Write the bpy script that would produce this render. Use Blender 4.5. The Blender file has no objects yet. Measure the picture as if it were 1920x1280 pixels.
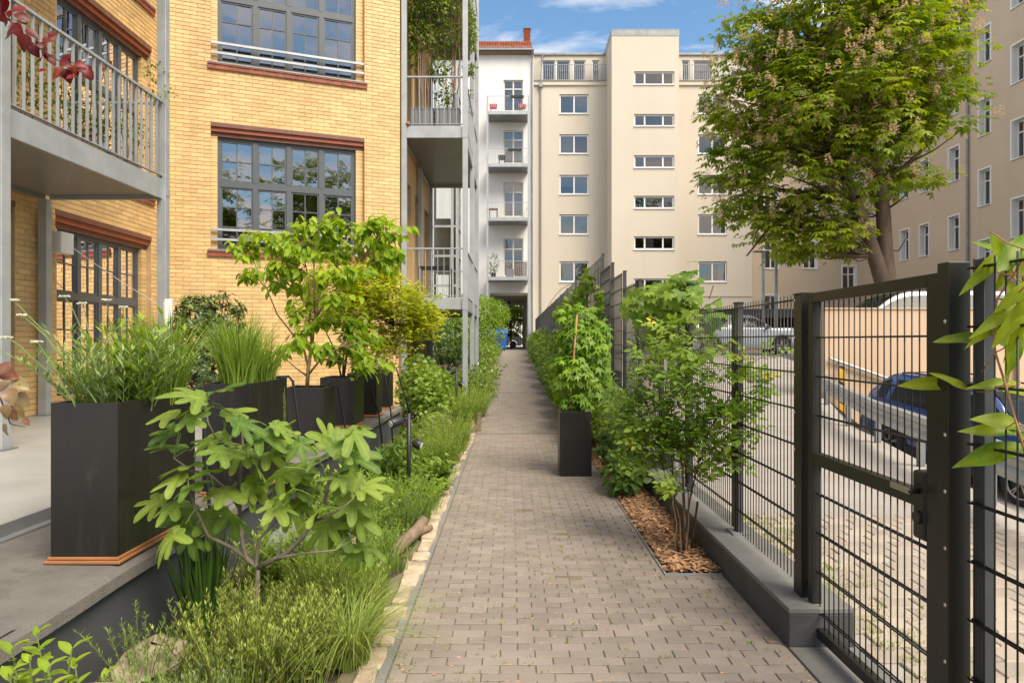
import bpy, bmesh, math, random
import numpy as np
from mathutils import Vector, Matrix

SC = bpy.context.scene
COL = SC.collection
R = math.radians

# ------------------------------------------------------------------ camera
cam = bpy.data.cameras.new('camera')
cam.sensor_width = 36.0
cam.lens = 24.0
cam.clip_start = 0.05
cam.clip_end = 2000
camo = bpy.data.objects.new('camera', cam)
COL.objects.link(camo)
camo.location = (0, 0, 1.55)
camo.rotation_euler = (R(90), 0, 0)
SC.camera = camo

# ------------------------------------------------------------------ sky and sun
SUN_EL, SUN_AZ = 52, 142          # azimuth clockwise from +Y: behind the camera, to the right
W = bpy.data.worlds.new('World')
SC.world = W
W.use_nodes = True
nt = W.node_tree
nt.nodes.clear()
wo = nt.nodes.new('ShaderNodeOutputWorld')
bg = nt.nodes.new('ShaderNodeBackground')
bg.inputs[1].default_value = 0.092
sky = nt.nodes.new('ShaderNodeTexSky')
sky.sky_type = 'NISHITA'
sky.sun_disc = False
sky.sun_elevation = R(SUN_EL)
sky.sun_rotation = R(SUN_AZ)
sky.air_density = 1.0
sky.dust_density = 0.4
sky.ozone_density = 1.6
tcw = nt.nodes.new('ShaderNodeTexCoord')
sep = nt.nodes.new('ShaderNodeSeparateXYZ')
nt.links.new(tcw.outputs['Generated'], sep.inputs[0])
zz = nt.nodes.new('ShaderNodeMath'); zz.operation = 'MAXIMUM'; zz.inputs[1].default_value = 0.0
nt.links.new(sep.outputs[2], zz.inputs[0])
za = nt.nodes.new('ShaderNodeMath'); za.operation = 'ADD'; za.inputs[1].default_value = 0.16
nt.links.new(zz.outputs[0], za.inputs[0])
dvx = nt.nodes.new('ShaderNodeMath'); dvx.operation = 'DIVIDE'
dvy = nt.nodes.new('ShaderNodeMath'); dvy.operation = 'DIVIDE'
nt.links.new(sep.outputs[0], dvx.inputs[0]); nt.links.new(za.outputs[0], dvx.inputs[1])
nt.links.new(sep.outputs[1], dvy.inputs[0]); nt.links.new(za.outputs[0], dvy.inputs[1])
cmb = nt.nodes.new('ShaderNodeCombineXYZ')
nt.links.new(dvx.outputs[0], cmb.inputs[0]); nt.links.new(dvy.outputs[0], cmb.inputs[1])
mpw = nt.nodes.new('ShaderNodeMapping')
mpw.inputs['Location'].default_value = (4.2, 1.5, 2.0)
mpw.inputs['Rotation'].default_value = (0, 0, R(-24))
mpw.inputs['Scale'].default_value = (0.75, 1.15, 1)
nt.links.new(cmb.outputs[0], mpw.inputs[0])
cn = nt.nodes.new('ShaderNodeTexNoise')
cn.inputs['Scale'].default_value = 1.9
cn.inputs['Detail'].default_value = 9
cn.inputs['Roughness'].default_value = 0.55
cn.inputs['Distortion'].default_value = 0.35
nt.links.new(mpw.outputs[0], cn.inputs['Vector'])
cr = nt.nodes.new('ShaderNodeValToRGB')
cr.color_ramp.elements[0].position = 0.41
cr.color_ramp.elements[0].color = (0, 0, 0, 1)
cr.color_ramp.elements[1].position = 0.60
cr.color_ramp.elements[1].color = (1, 1, 1, 1)
nt.links.new(cn.outputs[0], cr.inputs[0])
mixw = nt.nodes.new('ShaderNodeMix'); mixw.data_type = 'RGBA'
nt.links.new(cr.outputs[0], mixw.inputs[0])
tint = nt.nodes.new('ShaderNodeMix'); tint.data_type = 'RGBA'; tint.blend_type = 'MULTIPLY'; tint.inputs[0].default_value = 1.0
nt.links.new(sky.outputs[0], tint.inputs[6]); tint.inputs[7].default_value = (0.74, 0.93, 0.98, 1)
nt.links.new(tint.outputs[2], mixw.inputs[6])
mixw.inputs[7].default_value = (7.6, 7.0, 6.5, 1)
nt.links.new(mixw.outputs[2], bg.inputs[0])
nt.links.new(bg.outputs[0], wo.inputs[0])

sun = bpy.data.lights.new('sun', 'SUN')
sun.energy = 2.8
sun.angle = R(38)
sun.color = (1.0, 0.91, 0.77)
suno = bpy.data.objects.new('sun', sun)
COL.objects.link(suno)
_d = Vector((math.sin(R(SUN_AZ)) * math.cos(R(SUN_EL)), math.cos(R(SUN_AZ)) * math.cos(R(SUN_EL)), math.sin(R(SUN_EL))))
suno.rotation_euler = _d.to_track_quat('Z', 'Y').to_euler()
suno.location = (0, 0, 40)

vs = SC.view_settings
vs.view_transform = 'Standard'
vs.look = 'None'
vs.exposure = 1.24
vs.gamma = 1.0
vs.use_curve_mapping = False
vs.use_white_balance = True
vs.white_balance_temperature = 6700
SC.cycles.max_bounces = 8
SC.cycles.transparent_max_bounces = 12
SC.cycles.caustics_reflective = False
SC.cycles.caustics_refractive = False

rng = random.Random(7)
nrg = np.random.default_rng(11)

# ------------------------------------------------------------------ materials
def newmat(name):
    m = bpy.data.materials.new(name)
    m.use_nodes = True
    t = m.node_tree
    b = t.nodes['Principled BSDF']
    return m, t, b

def node(t, kind, **kw):
    n = t.nodes.new(kind)
    for k, v in kw.items():
        if k.startswith('i_'):
            n.inputs[k[2:].replace('_', ' ')].default_value = v
        else:
            setattr(n, k, v)
    return n

def rgb(c):
    return (c[0], c[1], c[2], 1)

def pm(name, col, rough=0.6, col2=None, scale=4.0, detail=6, bump=0.0, bscale=60.0, metal=0.0, spec=0.5, rndvar=0.0, stain=None, stretch=(1, 1, 1), mid=(0.35, 0.7), streak=None):
    """procedural surface: two tones by world-space noise, fine relief, per-piece tone from the 'rnd' attribute"""
    m, t, b = newmat(name)
    L = t.links
    geo = node(t, 'ShaderNodeNewGeometry')
    mp = node(t, 'ShaderNodeMapping')
    mp.inputs['Scale'].default_value = stretch
    L.new(geo.outputs['Position'], mp.inputs[0])
    n1 = node(t, 'ShaderNodeTexNoise', i_Scale=scale, i_Detail=detail, i_Roughness=0.6)
    L.new(mp.outputs[0], n1.inputs['Vector'])
    rp = node(t, 'ShaderNodeMapRange')
    rp.inputs[1].default_value = mid[0]; rp.inputs[2].default_value = mid[1]
    L.new(n1.outputs[0], rp.inputs[0])
    mx = node(t, 'ShaderNodeMix', data_type='RGBA')
    L.new(rp.outputs[0], mx.inputs[0])
    mx.inputs[6].default_value = rgb(col)
    if col2 is None:
        col2 = tuple(c * 0.78 for c in col)
    mx.inputs[7].default_value = rgb(col2)
    out = mx.outputs[2]
    if stain:
        n3 = node(t, 'ShaderNodeTexNoise', i_Scale=stain[1], i_Detail=8, i_Roughness=0.7)
        L.new(mp.outputs[0], n3.inputs['Vector'])
        r3 = node(t, 'ShaderNodeMapRange')
        r3.inputs[1].default_value = stain[2]; r3.inputs[2].default_value = stain[2] + 0.12
        r3.inputs[4].default_value = stain[3]
        L.new(n3.outputs[0], r3.inputs[0])
        m3 = node(t, 'ShaderNodeMix', data_type='RGBA')
        L.new(r3.outputs[0], m3.inputs[0])
        L.new(out, m3.inputs[6])
        m3.inputs[7].default_value = rgb(stain[0])
        out = m3.outputs[2]
    if streak:
        ms_ = node(t, 'ShaderNodeMapping'); ms_.inputs['Scale'].default_value = (streak[1], streak[1], streak[2])
        L.new(geo.outputs['Position'], ms_.inputs[0])
        n4 = node(t, 'ShaderNodeTexNoise', i_Scale=1.0, i_Detail=5, i_Roughness=0.65)
        L.new(ms_.outputs[0], n4.inputs['Vector'])
        r4 = node(t, 'ShaderNodeMapRange')
        r4.inputs[1].default_value = 0.52; r4.inputs[2].default_value = 0.72; r4.inputs[4].default_value = streak[3]
        L.new(n4.outputs[0], r4.inputs[0])
        m4 = node(t, 'ShaderNodeMix', data_type='RGBA')
        L.new(r4.outputs[0], m4.inputs[0]); L.new(out, m4.inputs[6]); m4.inputs[7].default_value = rgb(streak[0])
        out = m4.outputs[2]
    if rndvar:
        at = node(t, 'ShaderNodeAttribute', attribute_name='rnd')
        r2 = node(t, 'ShaderNodeMapRange')
        r2.inputs[3].default_value = 1 - rndvar; r2.inputs[4].default_value = 1 + rndvar
        L.new(at.outputs['Fac'], r2.inputs[0])
        mm = node(t, 'ShaderNodeVectorMath', operation='SCALE')
        L.new(out, mm.inputs[0]); L.new(r2.outputs[0], mm.inputs['Scale'])
        out = mm.outputs[0]
    L.new(out, b.inputs['Base Color'])
    b.inputs['Roughness'].default_value = rough
    b.inputs['Metallic'].default_value = metal
    b.inputs['Specular IOR Level'].default_value = spec
    if bump:
        n2 = node(t, 'ShaderNodeTexNoise', i_Scale=bscale, i_Detail=4, i_Roughness=0.6)
        L.new(mp.outputs[0], n2.inputs['Vector'])
        bp = node(t, 'ShaderNodeBump')
        bp.inputs['Strength'].default_value = bump
        bp.inputs['Distance'].default_value = 0.01
        L.new(n2.outputs[0], bp.inputs['Height'])
        L.new(bp.outputs[0], b.inputs['Normal'])
    return m

def leafmat(name, ca, cb, trans=0.35, rough=0.45, spec=0.35, cc=None):
    """leaf: tone runs from ca to cb by the per-leaf 'rnd' value, part of the light passes through"""
    m, t, b = newmat(name)
    L = t.links
    at = node(t, 'ShaderNodeAttribute', attribute_name='rnd')
    rp = node(t, 'ShaderNodeValToRGB')
    rp.color_ramp.elements[0].color = rgb(ca)
    rp.color_ramp.elements[1].color = rgb(cb)
    if cc:
        e = rp.color_ramp.elements.new(0.93); e.color = rgb(cb)
        rp.color_ramp.elements[-1].color = rgb(cc)
    geo = node(t, 'ShaderNodeNewGeometry')
    nz = node(t, 'ShaderNodeTexNoise', i_Scale=34.0, i_Detail=4, i_Roughness=0.7)
    L.new(geo.outputs['Position'], nz.inputs['Vector'])
    mr = node(t, 'ShaderNodeMapRange'); mr.inputs[1].default_value = 0.3; mr.inputs[2].default_value = 0.7; mr.inputs[3].default_value = -0.16; mr.inputs[4].default_value = 0.16
    L.new(nz.outputs[0], mr.inputs[0])
    ad = node(t, 'ShaderNodeMath', operation='ADD', use_clamp=True)
    L.new(at.outputs['Fac'], ad.inputs[0]); L.new(mr.outputs[0], ad.inputs[1])
    L.new(ad.outputs[0], rp.inputs[0])
    L.new(rp.outputs[0], b.inputs['Base Color'])
    b.inputs['Roughness'].default_value = rough
    b.inputs['Specular IOR Level'].default_value = spec
    tr = node(t, 'ShaderNodeBsdfTranslucent')
    hs = node(t, 'ShaderNodeHueSaturation')
    hs.inputs['Saturation'].default_value = 1.1
    hs.inputs['Value'].default_value = 1.5
    L.new(rp.outputs[0], hs.inputs['Color'])
    L.new(hs.outputs[0], tr.inputs[0])
    ms = node(t, 'ShaderNodeMixShader')
    ms.inputs[0].default_value = trans
    L.new(b.outputs[0], ms.inputs[1]); L.new(tr.outputs[0], ms.inputs[2])
    L.new(ms.outputs[0], t.nodes['Material Output'].inputs[0])
    return m

def glassmat(name, tint=(0.82, 0.86, 0.85), ior=3.5, rough=0.01):
    m, t, b = newmat(name)
    L = t.links
    t.nodes.remove(b)
    tr = node(t, 'ShaderNodeBsdfTransparent'); tr.inputs[0].default_value = rgb(tint)
    gl = node(t, 'ShaderNodeBsdfGlossy'); gl.inputs['Roughness'].default_value = rough; gl.inputs[0].default_value = (0.92, 0.87, 0.86, 1)
    fr = node(t, 'ShaderNodeFresnel'); fr.inputs[0].default_value = ior
    geo = node(t, 'ShaderNodeNewGeometry')
    n1 = node(t, 'ShaderNodeTexNoise', i_Scale=2.2, i_Detail=2)
    L.new(geo.outputs['Position'], n1.inputs['Vector'])
    bp = node(t, 'ShaderNodeBump'); bp.inputs['Strength'].default_value = 0.05; bp.inputs['Distance'].default_value = 0.02
    L.new(n1.outputs[0], bp.inputs['Height']); L.new(bp.outputs[0], gl.inputs['Normal'])
    ms = node(t, 'ShaderNodeMixShader')
    L.new(fr.outputs[0], ms.inputs[0]); L.new(tr.outputs[0], ms.inputs[1]); L.new(gl.outputs[0], ms.inputs[2])
    L.new(ms.outputs[0], t.nodes['Material Output'].inputs[0])
    return m

M = {}
M['brick'] = pm('yellow_glazed_brick', (0.655, 0.438, 0.195), 0.5, (0.60, 0.385, 0.158), 1.3, bump=0.25, bscale=70, rndvar=0.13, stain=((0.28, 0.17, 0.08), 2.6, 0.64, 0.8), streak=((0.44, 0.30, 0.14), 2.2, 0.25, 0.6))
M['mortar'] = pm('brick_mortar', (0.50, 0.345, 0.175), 0.9, (0.38, 0.26, 0.14), 8, bump=0.3)
M['plaster_yellow'] = pm('ochre_plaster', (0.62, 0.39, 0.17), 0.75, (0.56, 0.34, 0.14), 1.5, bump=0.1)
M['redbrick'] = pm('red_sill_brick', (0.27, 0.075, 0.035), 0.6, (0.20, 0.055, 0.03), 6, bump=0.2, rndvar=0.2)
M['lintel'] = pm('painted_steel_lintel', (0.19, 0.075, 0.045), 0.5, (0.13, 0.05, 0.035), 5, bump=0.1)
M['lintel_red'] = pm('oxide_red_paint', (0.34, 0.085, 0.035), 0.5, (0.27, 0.065, 0.03), 5)
M['winframe'] = pm('grey_window_paint', (0.085, 0.095, 0.105), 0.4, (0.075, 0.085, 0.095), 8)
M['glass'] = glassmat('window_glass')
M['glass_b'] = glassmat('far_window_glass', (0.86, 0.88, 0.88), 2.3)
M['glass_pale'] = glassmat('pale_glass', (0.86, 0.9, 0.9), 1.7)
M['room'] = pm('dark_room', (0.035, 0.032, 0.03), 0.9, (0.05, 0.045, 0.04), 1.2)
M['galv'] = pm('galvanised_steel', (0.42, 0.44, 0.45), 0.42, (0.32, 0.345, 0.36), 3.2, bump=0.05, bscale=30, metal=0.35, stain=((0.55, 0.56, 0.56), 5, 0.6, 0.5))
M['galv_dark'] = pm('weathered_zinc', (0.23, 0.24, 0.245), 0.5, (0.16, 0.17, 0.175), 3, metal=0.3)
M['slab'] = pm('grey_balcony_panel', (0.21, 0.20, 0.185), 0.35, (0.17, 0.16, 0.15), 1.5, spec=0.5)
M['paver'] = pm('clinker_paver', (0.245, 0.207, 0.174), 0.75, (0.205, 0.172, 0.145), 3.5, bump=0.35, bscale=90, rndvar=0.12, stain=((0.14, 0.115, 0.095), 2.2, 0.57, 0.35))
M['joint'] = pm('sandy_joint', (0.20, 0.16, 0.105), 0.95, (0.12, 0.115, 0.05), 9, bump=0.5, bscale=120)
M['cobble'] = pm('pale_concrete_cobble', (0.37, 0.31, 0.25), 0.8, (0.30, 0.25, 0.205), 3, bump=0.4, bscale=70, rndvar=0.14)
M['asphalt'] = pm('worn_pale_asphalt', (0.35, 0.315, 0.28), 0.85, (0.29, 0.262, 0.235), 1.2, bump=0.4, bscale=160)
M['concrete'] = pm('grey_concrete', (0.22, 0.215, 0.205), 0.8, (0.16, 0.158, 0.15), 2.4, bump=0.3, bscale=80)
M['kerb'] = pm('anthracite_render', (0.062, 0.062, 0.064), 0.75, (0.045, 0.045, 0.047), 3, bump=0.35, bscale=120, stain=((0.12, 0.115, 0.10), 3.5, 0.6, 0.6))
M['kerb_top'] = pm('grey_coping', (0.165, 0.16, 0.15), 0.8, (0.12, 0.118, 0.11), 3, bump=0.3, bscale=90)
M['felt'] = pm('mineral_roofing_felt', (0.20, 0.182, 0.16), 0.9, (0.13, 0.12, 0.105), 2.2, bump=1.0, bscale=130, stain=((0.085, 0.078, 0.07), 1.9, 0.52, 0.75))
M['plinth'] = pm('slate_grey_render', (0.075, 0.078, 0.085), 0.75, (0.055, 0.057, 0.063), 2, bump=0.15, bscale=90)
M['terrace'] = pm('grey_floor_coating', (0.36, 0.355, 0.335), 0.4, (0.29, 0.29, 0.272), 1.6, stain=((0.22, 0.21, 0.19), 3.0, 0.58, 0.45))
M['soil'] = pm('garden_soil', (0.062, 0.045, 0.028), 0.95, (0.035, 0.035, 0.014), 6, bump=0.8, bscale=40)
M['mulch'] = pm('bark_mulch', (0.22, 0.115, 0.055), 0.9, (0.13, 0.07, 0.035), 14, bump=0.8, bscale=60)
M['chip'] = pm('wood_chip', (0.42, 0.24, 0.125), 0.85, (0.29, 0.15, 0.075), 12, rndvar=0.5)
M['black'] = pm('black_resin_board', (0.0105, 0.0095, 0.009), 0.36, (0.019, 0.017, 0.016), 2.2, bump=0.06, bscale=25, spec=0.45, stain=((0.085, 0.075, 0.065), 6, 0.62, 0.40), stretch=(1, 1, 0.45), streak=((0.040, 0.035, 0.031), 16, 1.2, 0.5))
M['tray'] = pm('orange_plywood', (0.36, 0.15, 0.055), 0.7, (0.25, 0.10, 0.04), 10, stretch=(1, 1, 12))
M['anth'] = pm('anthracite_powder_coat', (0.019, 0.0185, 0.016), 0.36, (0.015, 0.016, 0.0135), 6, spec=0.35)
M['anth_b'] = pm('blue_grey_powder_coat', (0.048, 0.054, 0.062), 0.42, (0.04, 0.045, 0.052), 6)
M['steel'] = pm('brushed_stainless', (0.55, 0.54, 0.52), 0.3, (0.48, 0.47, 0.45), 30, metal=1.0)
M['strip'] = pm('woven_privacy_strip', (0.060, 0.062, 0.066), 0.5, (0.045, 0.047, 0.05), 7)
M['cream'] = pm('cream_render', (0.59, 0.53, 0.44), 0.85, (0.56, 0.50, 0.415), 0.35, bump=0.25, bscale=14, stain=((0.53, 0.45, 0.345), 0.5, 0.60, 0.5), stretch=(1, 1, 0.5), streak=((0.50, 0.44, 0.355), 1.6, 0.10, 0.28))
M['white'] = pm('white_render', (0.72, 0.71, 0.69), 0.85, (0.67, 0.66, 0.64), 0.6, bump=0.1, bscale=14, streak=((0.52, 0.51, 0.48), 1.5, 0.1, 0.4))
M['tan'] = pm('tan_render', (0.58, 0.465, 0.345), 0.85, (0.54, 0.43, 0.315), 0.4, bump=0.25, bscale=12, streak=((0.46, 0.365, 0.265), 1.3, 0.10, 0.3))
M['peach'] = pm('peach_retaining_wall', (0.56, 0.405, 0.27), 0.8, (0.51, 0.36, 0.24), 0.9, bump=0.15, bscale=30, stain=((0.44, 0.30, 0.2), 1.8, 0.62, 0.5), stretch=(1, 1, 0.3))
M['upvc'] = pm('white_window_paint', (0.78, 0.77, 0.75), 0.4, (0.74, 0.73, 0.71), 4)
M['offwhite'] = pm('ivory_paint', (0.66, 0.62, 0.54), 0.5, (0.62, 0.58, 0.5), 4)
M['tile'] = pm('red_roof_tile', (0.28, 0.085, 0.042), 0.95, (0.20, 0.062, 0.032), 3, spec=0.1, rndvar=0.25)
M['zinc'] = pm('zinc_sheet', (0.30, 0.31, 0.31), 0.45, (0.22, 0.23, 0.23), 2.5, metal=0.4, stain=((0.12, 0.12, 0.11), 1.4, 0.58, 0.7))
M['curtain'] = pm('pale_curtain', (0.62, 0.62, 0.60), 0.9, (0.5, 0.5, 0.49), 2)
M['curtain_b'] = pm('beige_curtain', (0.62, 0.52, 0.38), 0.9, (0.5, 0.42, 0.3), 2)
M['wood'] = pm('weathered_wood', (0.25, 0.175, 0.12), 0.8, (0.13, 0.088, 0.06), 11, bump=0.8, bscale=45, stretch=(1, 0.5, 1), stain=((0.09, 0.065, 0.045), 14, 0.58, 0.6))
M['cane'] = pm('bamboo_cane', (0.38, 0.20, 0.08), 0.6, (0.30, 0.15, 0.06), 9)
M['bark'] = pm('chestnut_bark', (0.115, 0.080, 0.055), 0.9, (0.065, 0.045, 0.032), 5, bump=1.0, bscale=22, stretch=(1, 1, 0.4))
M['bark_l'] = pm('pale_bark', (0.30, 0.185, 0.11), 0.8, (0.20, 0.12, 0.07), 14, bump=0.4, bscale=60)
M['figbark'] = pm('fig_bark', (0.20, 0.165, 0.125), 0.85, (0.11, 0.085, 0.06), 18, bump=0.5, bscale=90)
M['twig'] = pm('brown_twig', (0.10, 0.055, 0.03), 0.8, (0.07, 0.04, 0.022), 12)
M['gstem'] = pm('green_stem', (0.16, 0.22, 0.055), 0.6, (0.12, 0.16, 0.045), 12)
M['lime'] = pm('limestone', (0.47, 0.38, 0.27), 0.85, (0.30, 0.225, 0.15), 9, bump=1.0, bscale=45, rndvar=0.25, stain=((0.16, 0.13, 0.085), 8, 0.58, 0.7))
M['boulder'] = pm('brown_fieldstone', (0.25, 0.165, 0.115), 0.85, (0.17, 0.11, 0.08), 7, bump=0.7, bscale=30)
M['whitep'] = pm('white_paint', (0.76, 0.75, 0.73), 0.5, (0.7, 0.69, 0.67), 5)
M['greyplast'] = pm('grey_planter_plastic', (0.20, 0.205, 0.215), 0.5, (0.165, 0.17, 0.18), 5)
M['pinkp'] = pm('red_pink_plastic', (0.52, 0.10, 0.11), 0.4)
M['darkm'] = pm('black_metal', (0.02, 0.02, 0.021), 0.45)
M['rubber'] = pm('tyre_rubber', (0.02, 0.02, 0.02), 0.8, bump=0.2)
M['rim'] = pm('alloy_rim', (0.36, 0.33, 0.31), 0.35, metal=0.8)
M['redlamp'] = pm('red_lens', (0.5, 0.02, 0.02), 0.2)
M['lens'] = pm('clear_lens', (0.75, 0.75, 0.75), 0.15)
M['binblue'] = pm('blue_bin_plastic', (0.015, 0.12, 0.48), 0.45)
M['yel'] = pm('yellow_paint', (0.62, 0.36, 0.02), 0.5)
M['hose'] = pm('black_hose', (0.014, 0.014, 0.014), 0.5)

def carpaint(name, c):
    m = pm(name, c, 0.28, tuple(x * 0.93 for x in c), 3, spec=0.6)
    m.node_tree.nodes['Principled BSDF'].inputs['Coat Weight'].default_value = 0.8
    m.node_tree.nodes['Principled BSDF'].inputs['Coat Roughness'].default_value = 0.05
    return m
M['p_blue'] = carpaint('blue_car_paint', (0.008, 0.04, 0.17))
M['p_silver'] = carpaint('silver_car_paint', (0.42, 0.45, 0.49))
M['p_white'] = carpaint('white_car_paint', (0.75, 0.75, 0.75))
M['carglass'] = pm('car_glass', (0.02, 0.024, 0.024), 0.06, spec=0.25)

G = {}
G['chestnut'] = leafmat('chestnut_leaf', (0.080, 0.145, 0.014), (0.35, 0.40, 0.036), 0.45)
G['fig'] = leafmat('fig_leaf', (0.075, 0.150, 0.027), (0.30, 0.39, 0.066), 0.38, 0.55, 0.3)
G['hept'] = leafmat('seven_son_leaf', (0.13, 0.25, 0.013), (0.38, 0.48, 0.03), 0.47)
G['maple'] = leafmat('lime_maple_leaf', (0.23, 0.29, 0.016), (0.54, 0.56, 0.045), 0.45)
G['grass'] = leafmat('grass_blade', (0.10, 0.185, 0.02), (0.30, 0.40, 0.06), 0.35, 0.5, 0.3)
G['grassd'] = leafmat('dark_blade', (0.030, 0.080, 0.012), (0.085, 0.155, 0.025), 0.25, 0.4, 0.45)
G['sedge'] = leafmat('sedge_blade', (0.14, 0.22, 0.035), (0.40, 0.46, 0.12), 0.3, 0.5, 0.3)
G['rose'] = leafmat('rose_leaf', (0.075, 0.155, 0.018), (0.30, 0.41, 0.06), 0.4, cc=(0.66, 0.46, 0.02))
G['vine'] = leafmat('creeper_leaf', (0.085, 0.175, 0.018), (0.29, 0.40, 0.05), 0.42)
G['acer'] = leafmat('trailing_vine_leaf', (0.095, 0.21, 0.016), (0.28, 0.42, 0.045), 0.42)
G['rosem'] = leafmat('rosemary_needle', (0.11, 0.185, 0.024), (0.37, 0.45, 0.08), 0.25, 0.55)
G['herb'] = leafmat('herb_leaf', (0.085, 0.17, 0.022), (0.26, 0.36, 0.055), 0.35)
G['herbd'] = leafmat('dark_herb_leaf', (0.035, 0.090, 0.014), (0.115, 0.19, 0.03), 0.3)
G['greyg'] = leafmat('grey_green_leaf', (0.12, 0.19, 0.06), (0.32, 0.40, 0.15), 0.28)
G['rhodo'] = leafmat('rhododendron_leaf', (0.030, 0.060, 0.014), (0.085, 0.12, 0.028), 0.12, 0.35, 0.5, cc=(0.28, 0.30, 0.07))
G['laurel'] = leafmat('young_laurel_leaf', (0.16, 0.27, 0.018), (0.36, 0.46, 0.04), 0.4, 0.35, 0.5)
G['clem'] = leafmat('clematis_leaf', (0.11, 0.20, 0.012), (0.38, 0.43, 0.016), 0.42, 0.45, 0.3)
G['redbud'] = leafmat('purple_redbud_leaf', (0.050, 0.006, 0.008), (0.17, 0.014, 0.012), 0.2, 0.4, 0.3, cc=(0.22, 0.05, 0.012))
G['redbud_p'] = leafmat('pale_redbud_leaf', (0.20, 0.05, 0.045), (0.26, 0.22, 0.10), 0.25, 0.35, 0.35, cc=(0.30, 0.11, 0.012))
G['ivy'] = leafmat('balcony_ivy_leaf', (0.045, 0.095, 0.012), (0.22, 0.27, 0.028), 0.35)
G['street'] = leafmat('street_tree_leaf', (0.10, 0.18, 0.018), (0.32, 0.38, 0.035), 0.5)
G['petal'] = leafmat('chestnut_blossom', (0.44, 0.31, 0.19), (0.68, 0.54, 0.38), 0.3)
G['purple'] = leafmat('purple_petal', (0.30, 0.10, 0.30), (0.48, 0.22, 0.45), 0.3)
G['cream_f'] = leafmat('cream_flower', (0.55, 0.55, 0.42), (0.70, 0.70, 0.58), 0.2)

# ------------------------------------------------------------------ mesh helpers
def wm(o):
    m = o.matrix_basis.copy()
    if o.parent:
        m = wm(o.parent) @ o.matrix_parent_inverse @ m
    return m

def link(o, parent=None):
    COL.objects.link(o)
    if parent is not None:
        o.parent = parent
        o.matrix_parent_inverse = wm(parent).inverted()
    return o

def tag(o, label=None, cat=None, group=None, kind=None):
    if label: o['label'] = label
    if cat: o['category'] = cat
    if group: o['group'] = group
    if kind: o['kind'] = kind
    return o

def thing(name, label, cat, loc=(0, 0, 0), rz=0, group=None):
    o = bpy.data.objects.new(name, None)
    o.empty_display_size = 0.2
    o.location = loc
    o.rotation_euler = (0, 0, rz)
    COL.objects.link(o)
    return tag(o, label, cat, group)

def dup(root, loc, rz=None, label=None, name=None):
    r = root.copy(); COL.objects.link(r)
    r.location = loc
    if rz is not None: r.rotation_euler = (0, 0, rz)
    if label: r['label'] = label
    for ch in root.children:
        c = ch.copy(); COL.objects.link(c); c.parent = r
        for g in ch.children:
            d = g.copy(); COL.objects.link(d); d.parent = c
    return r

class Fr:
    """facade frame: s runs along the wall, d outward, z up"""
    def __init__(s, o, u, n):
        s.o = Vector((o[0], o[1], 0)); s.u = Vector((u[0], u[1], 0)).normalized(); s.n = Vector((n[0], n[1], 0)).normalized()
    def P(s, a, d, z):
        v = s.o + s.u * a + s.n * d
        return (v.x, v.y, z)

BF = [(0, 3, 2, 1), (4, 5, 6, 7), (0, 1, 5, 4), (1, 2, 6, 5), (2, 3, 7, 6), (3, 0, 4, 7)]

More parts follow.
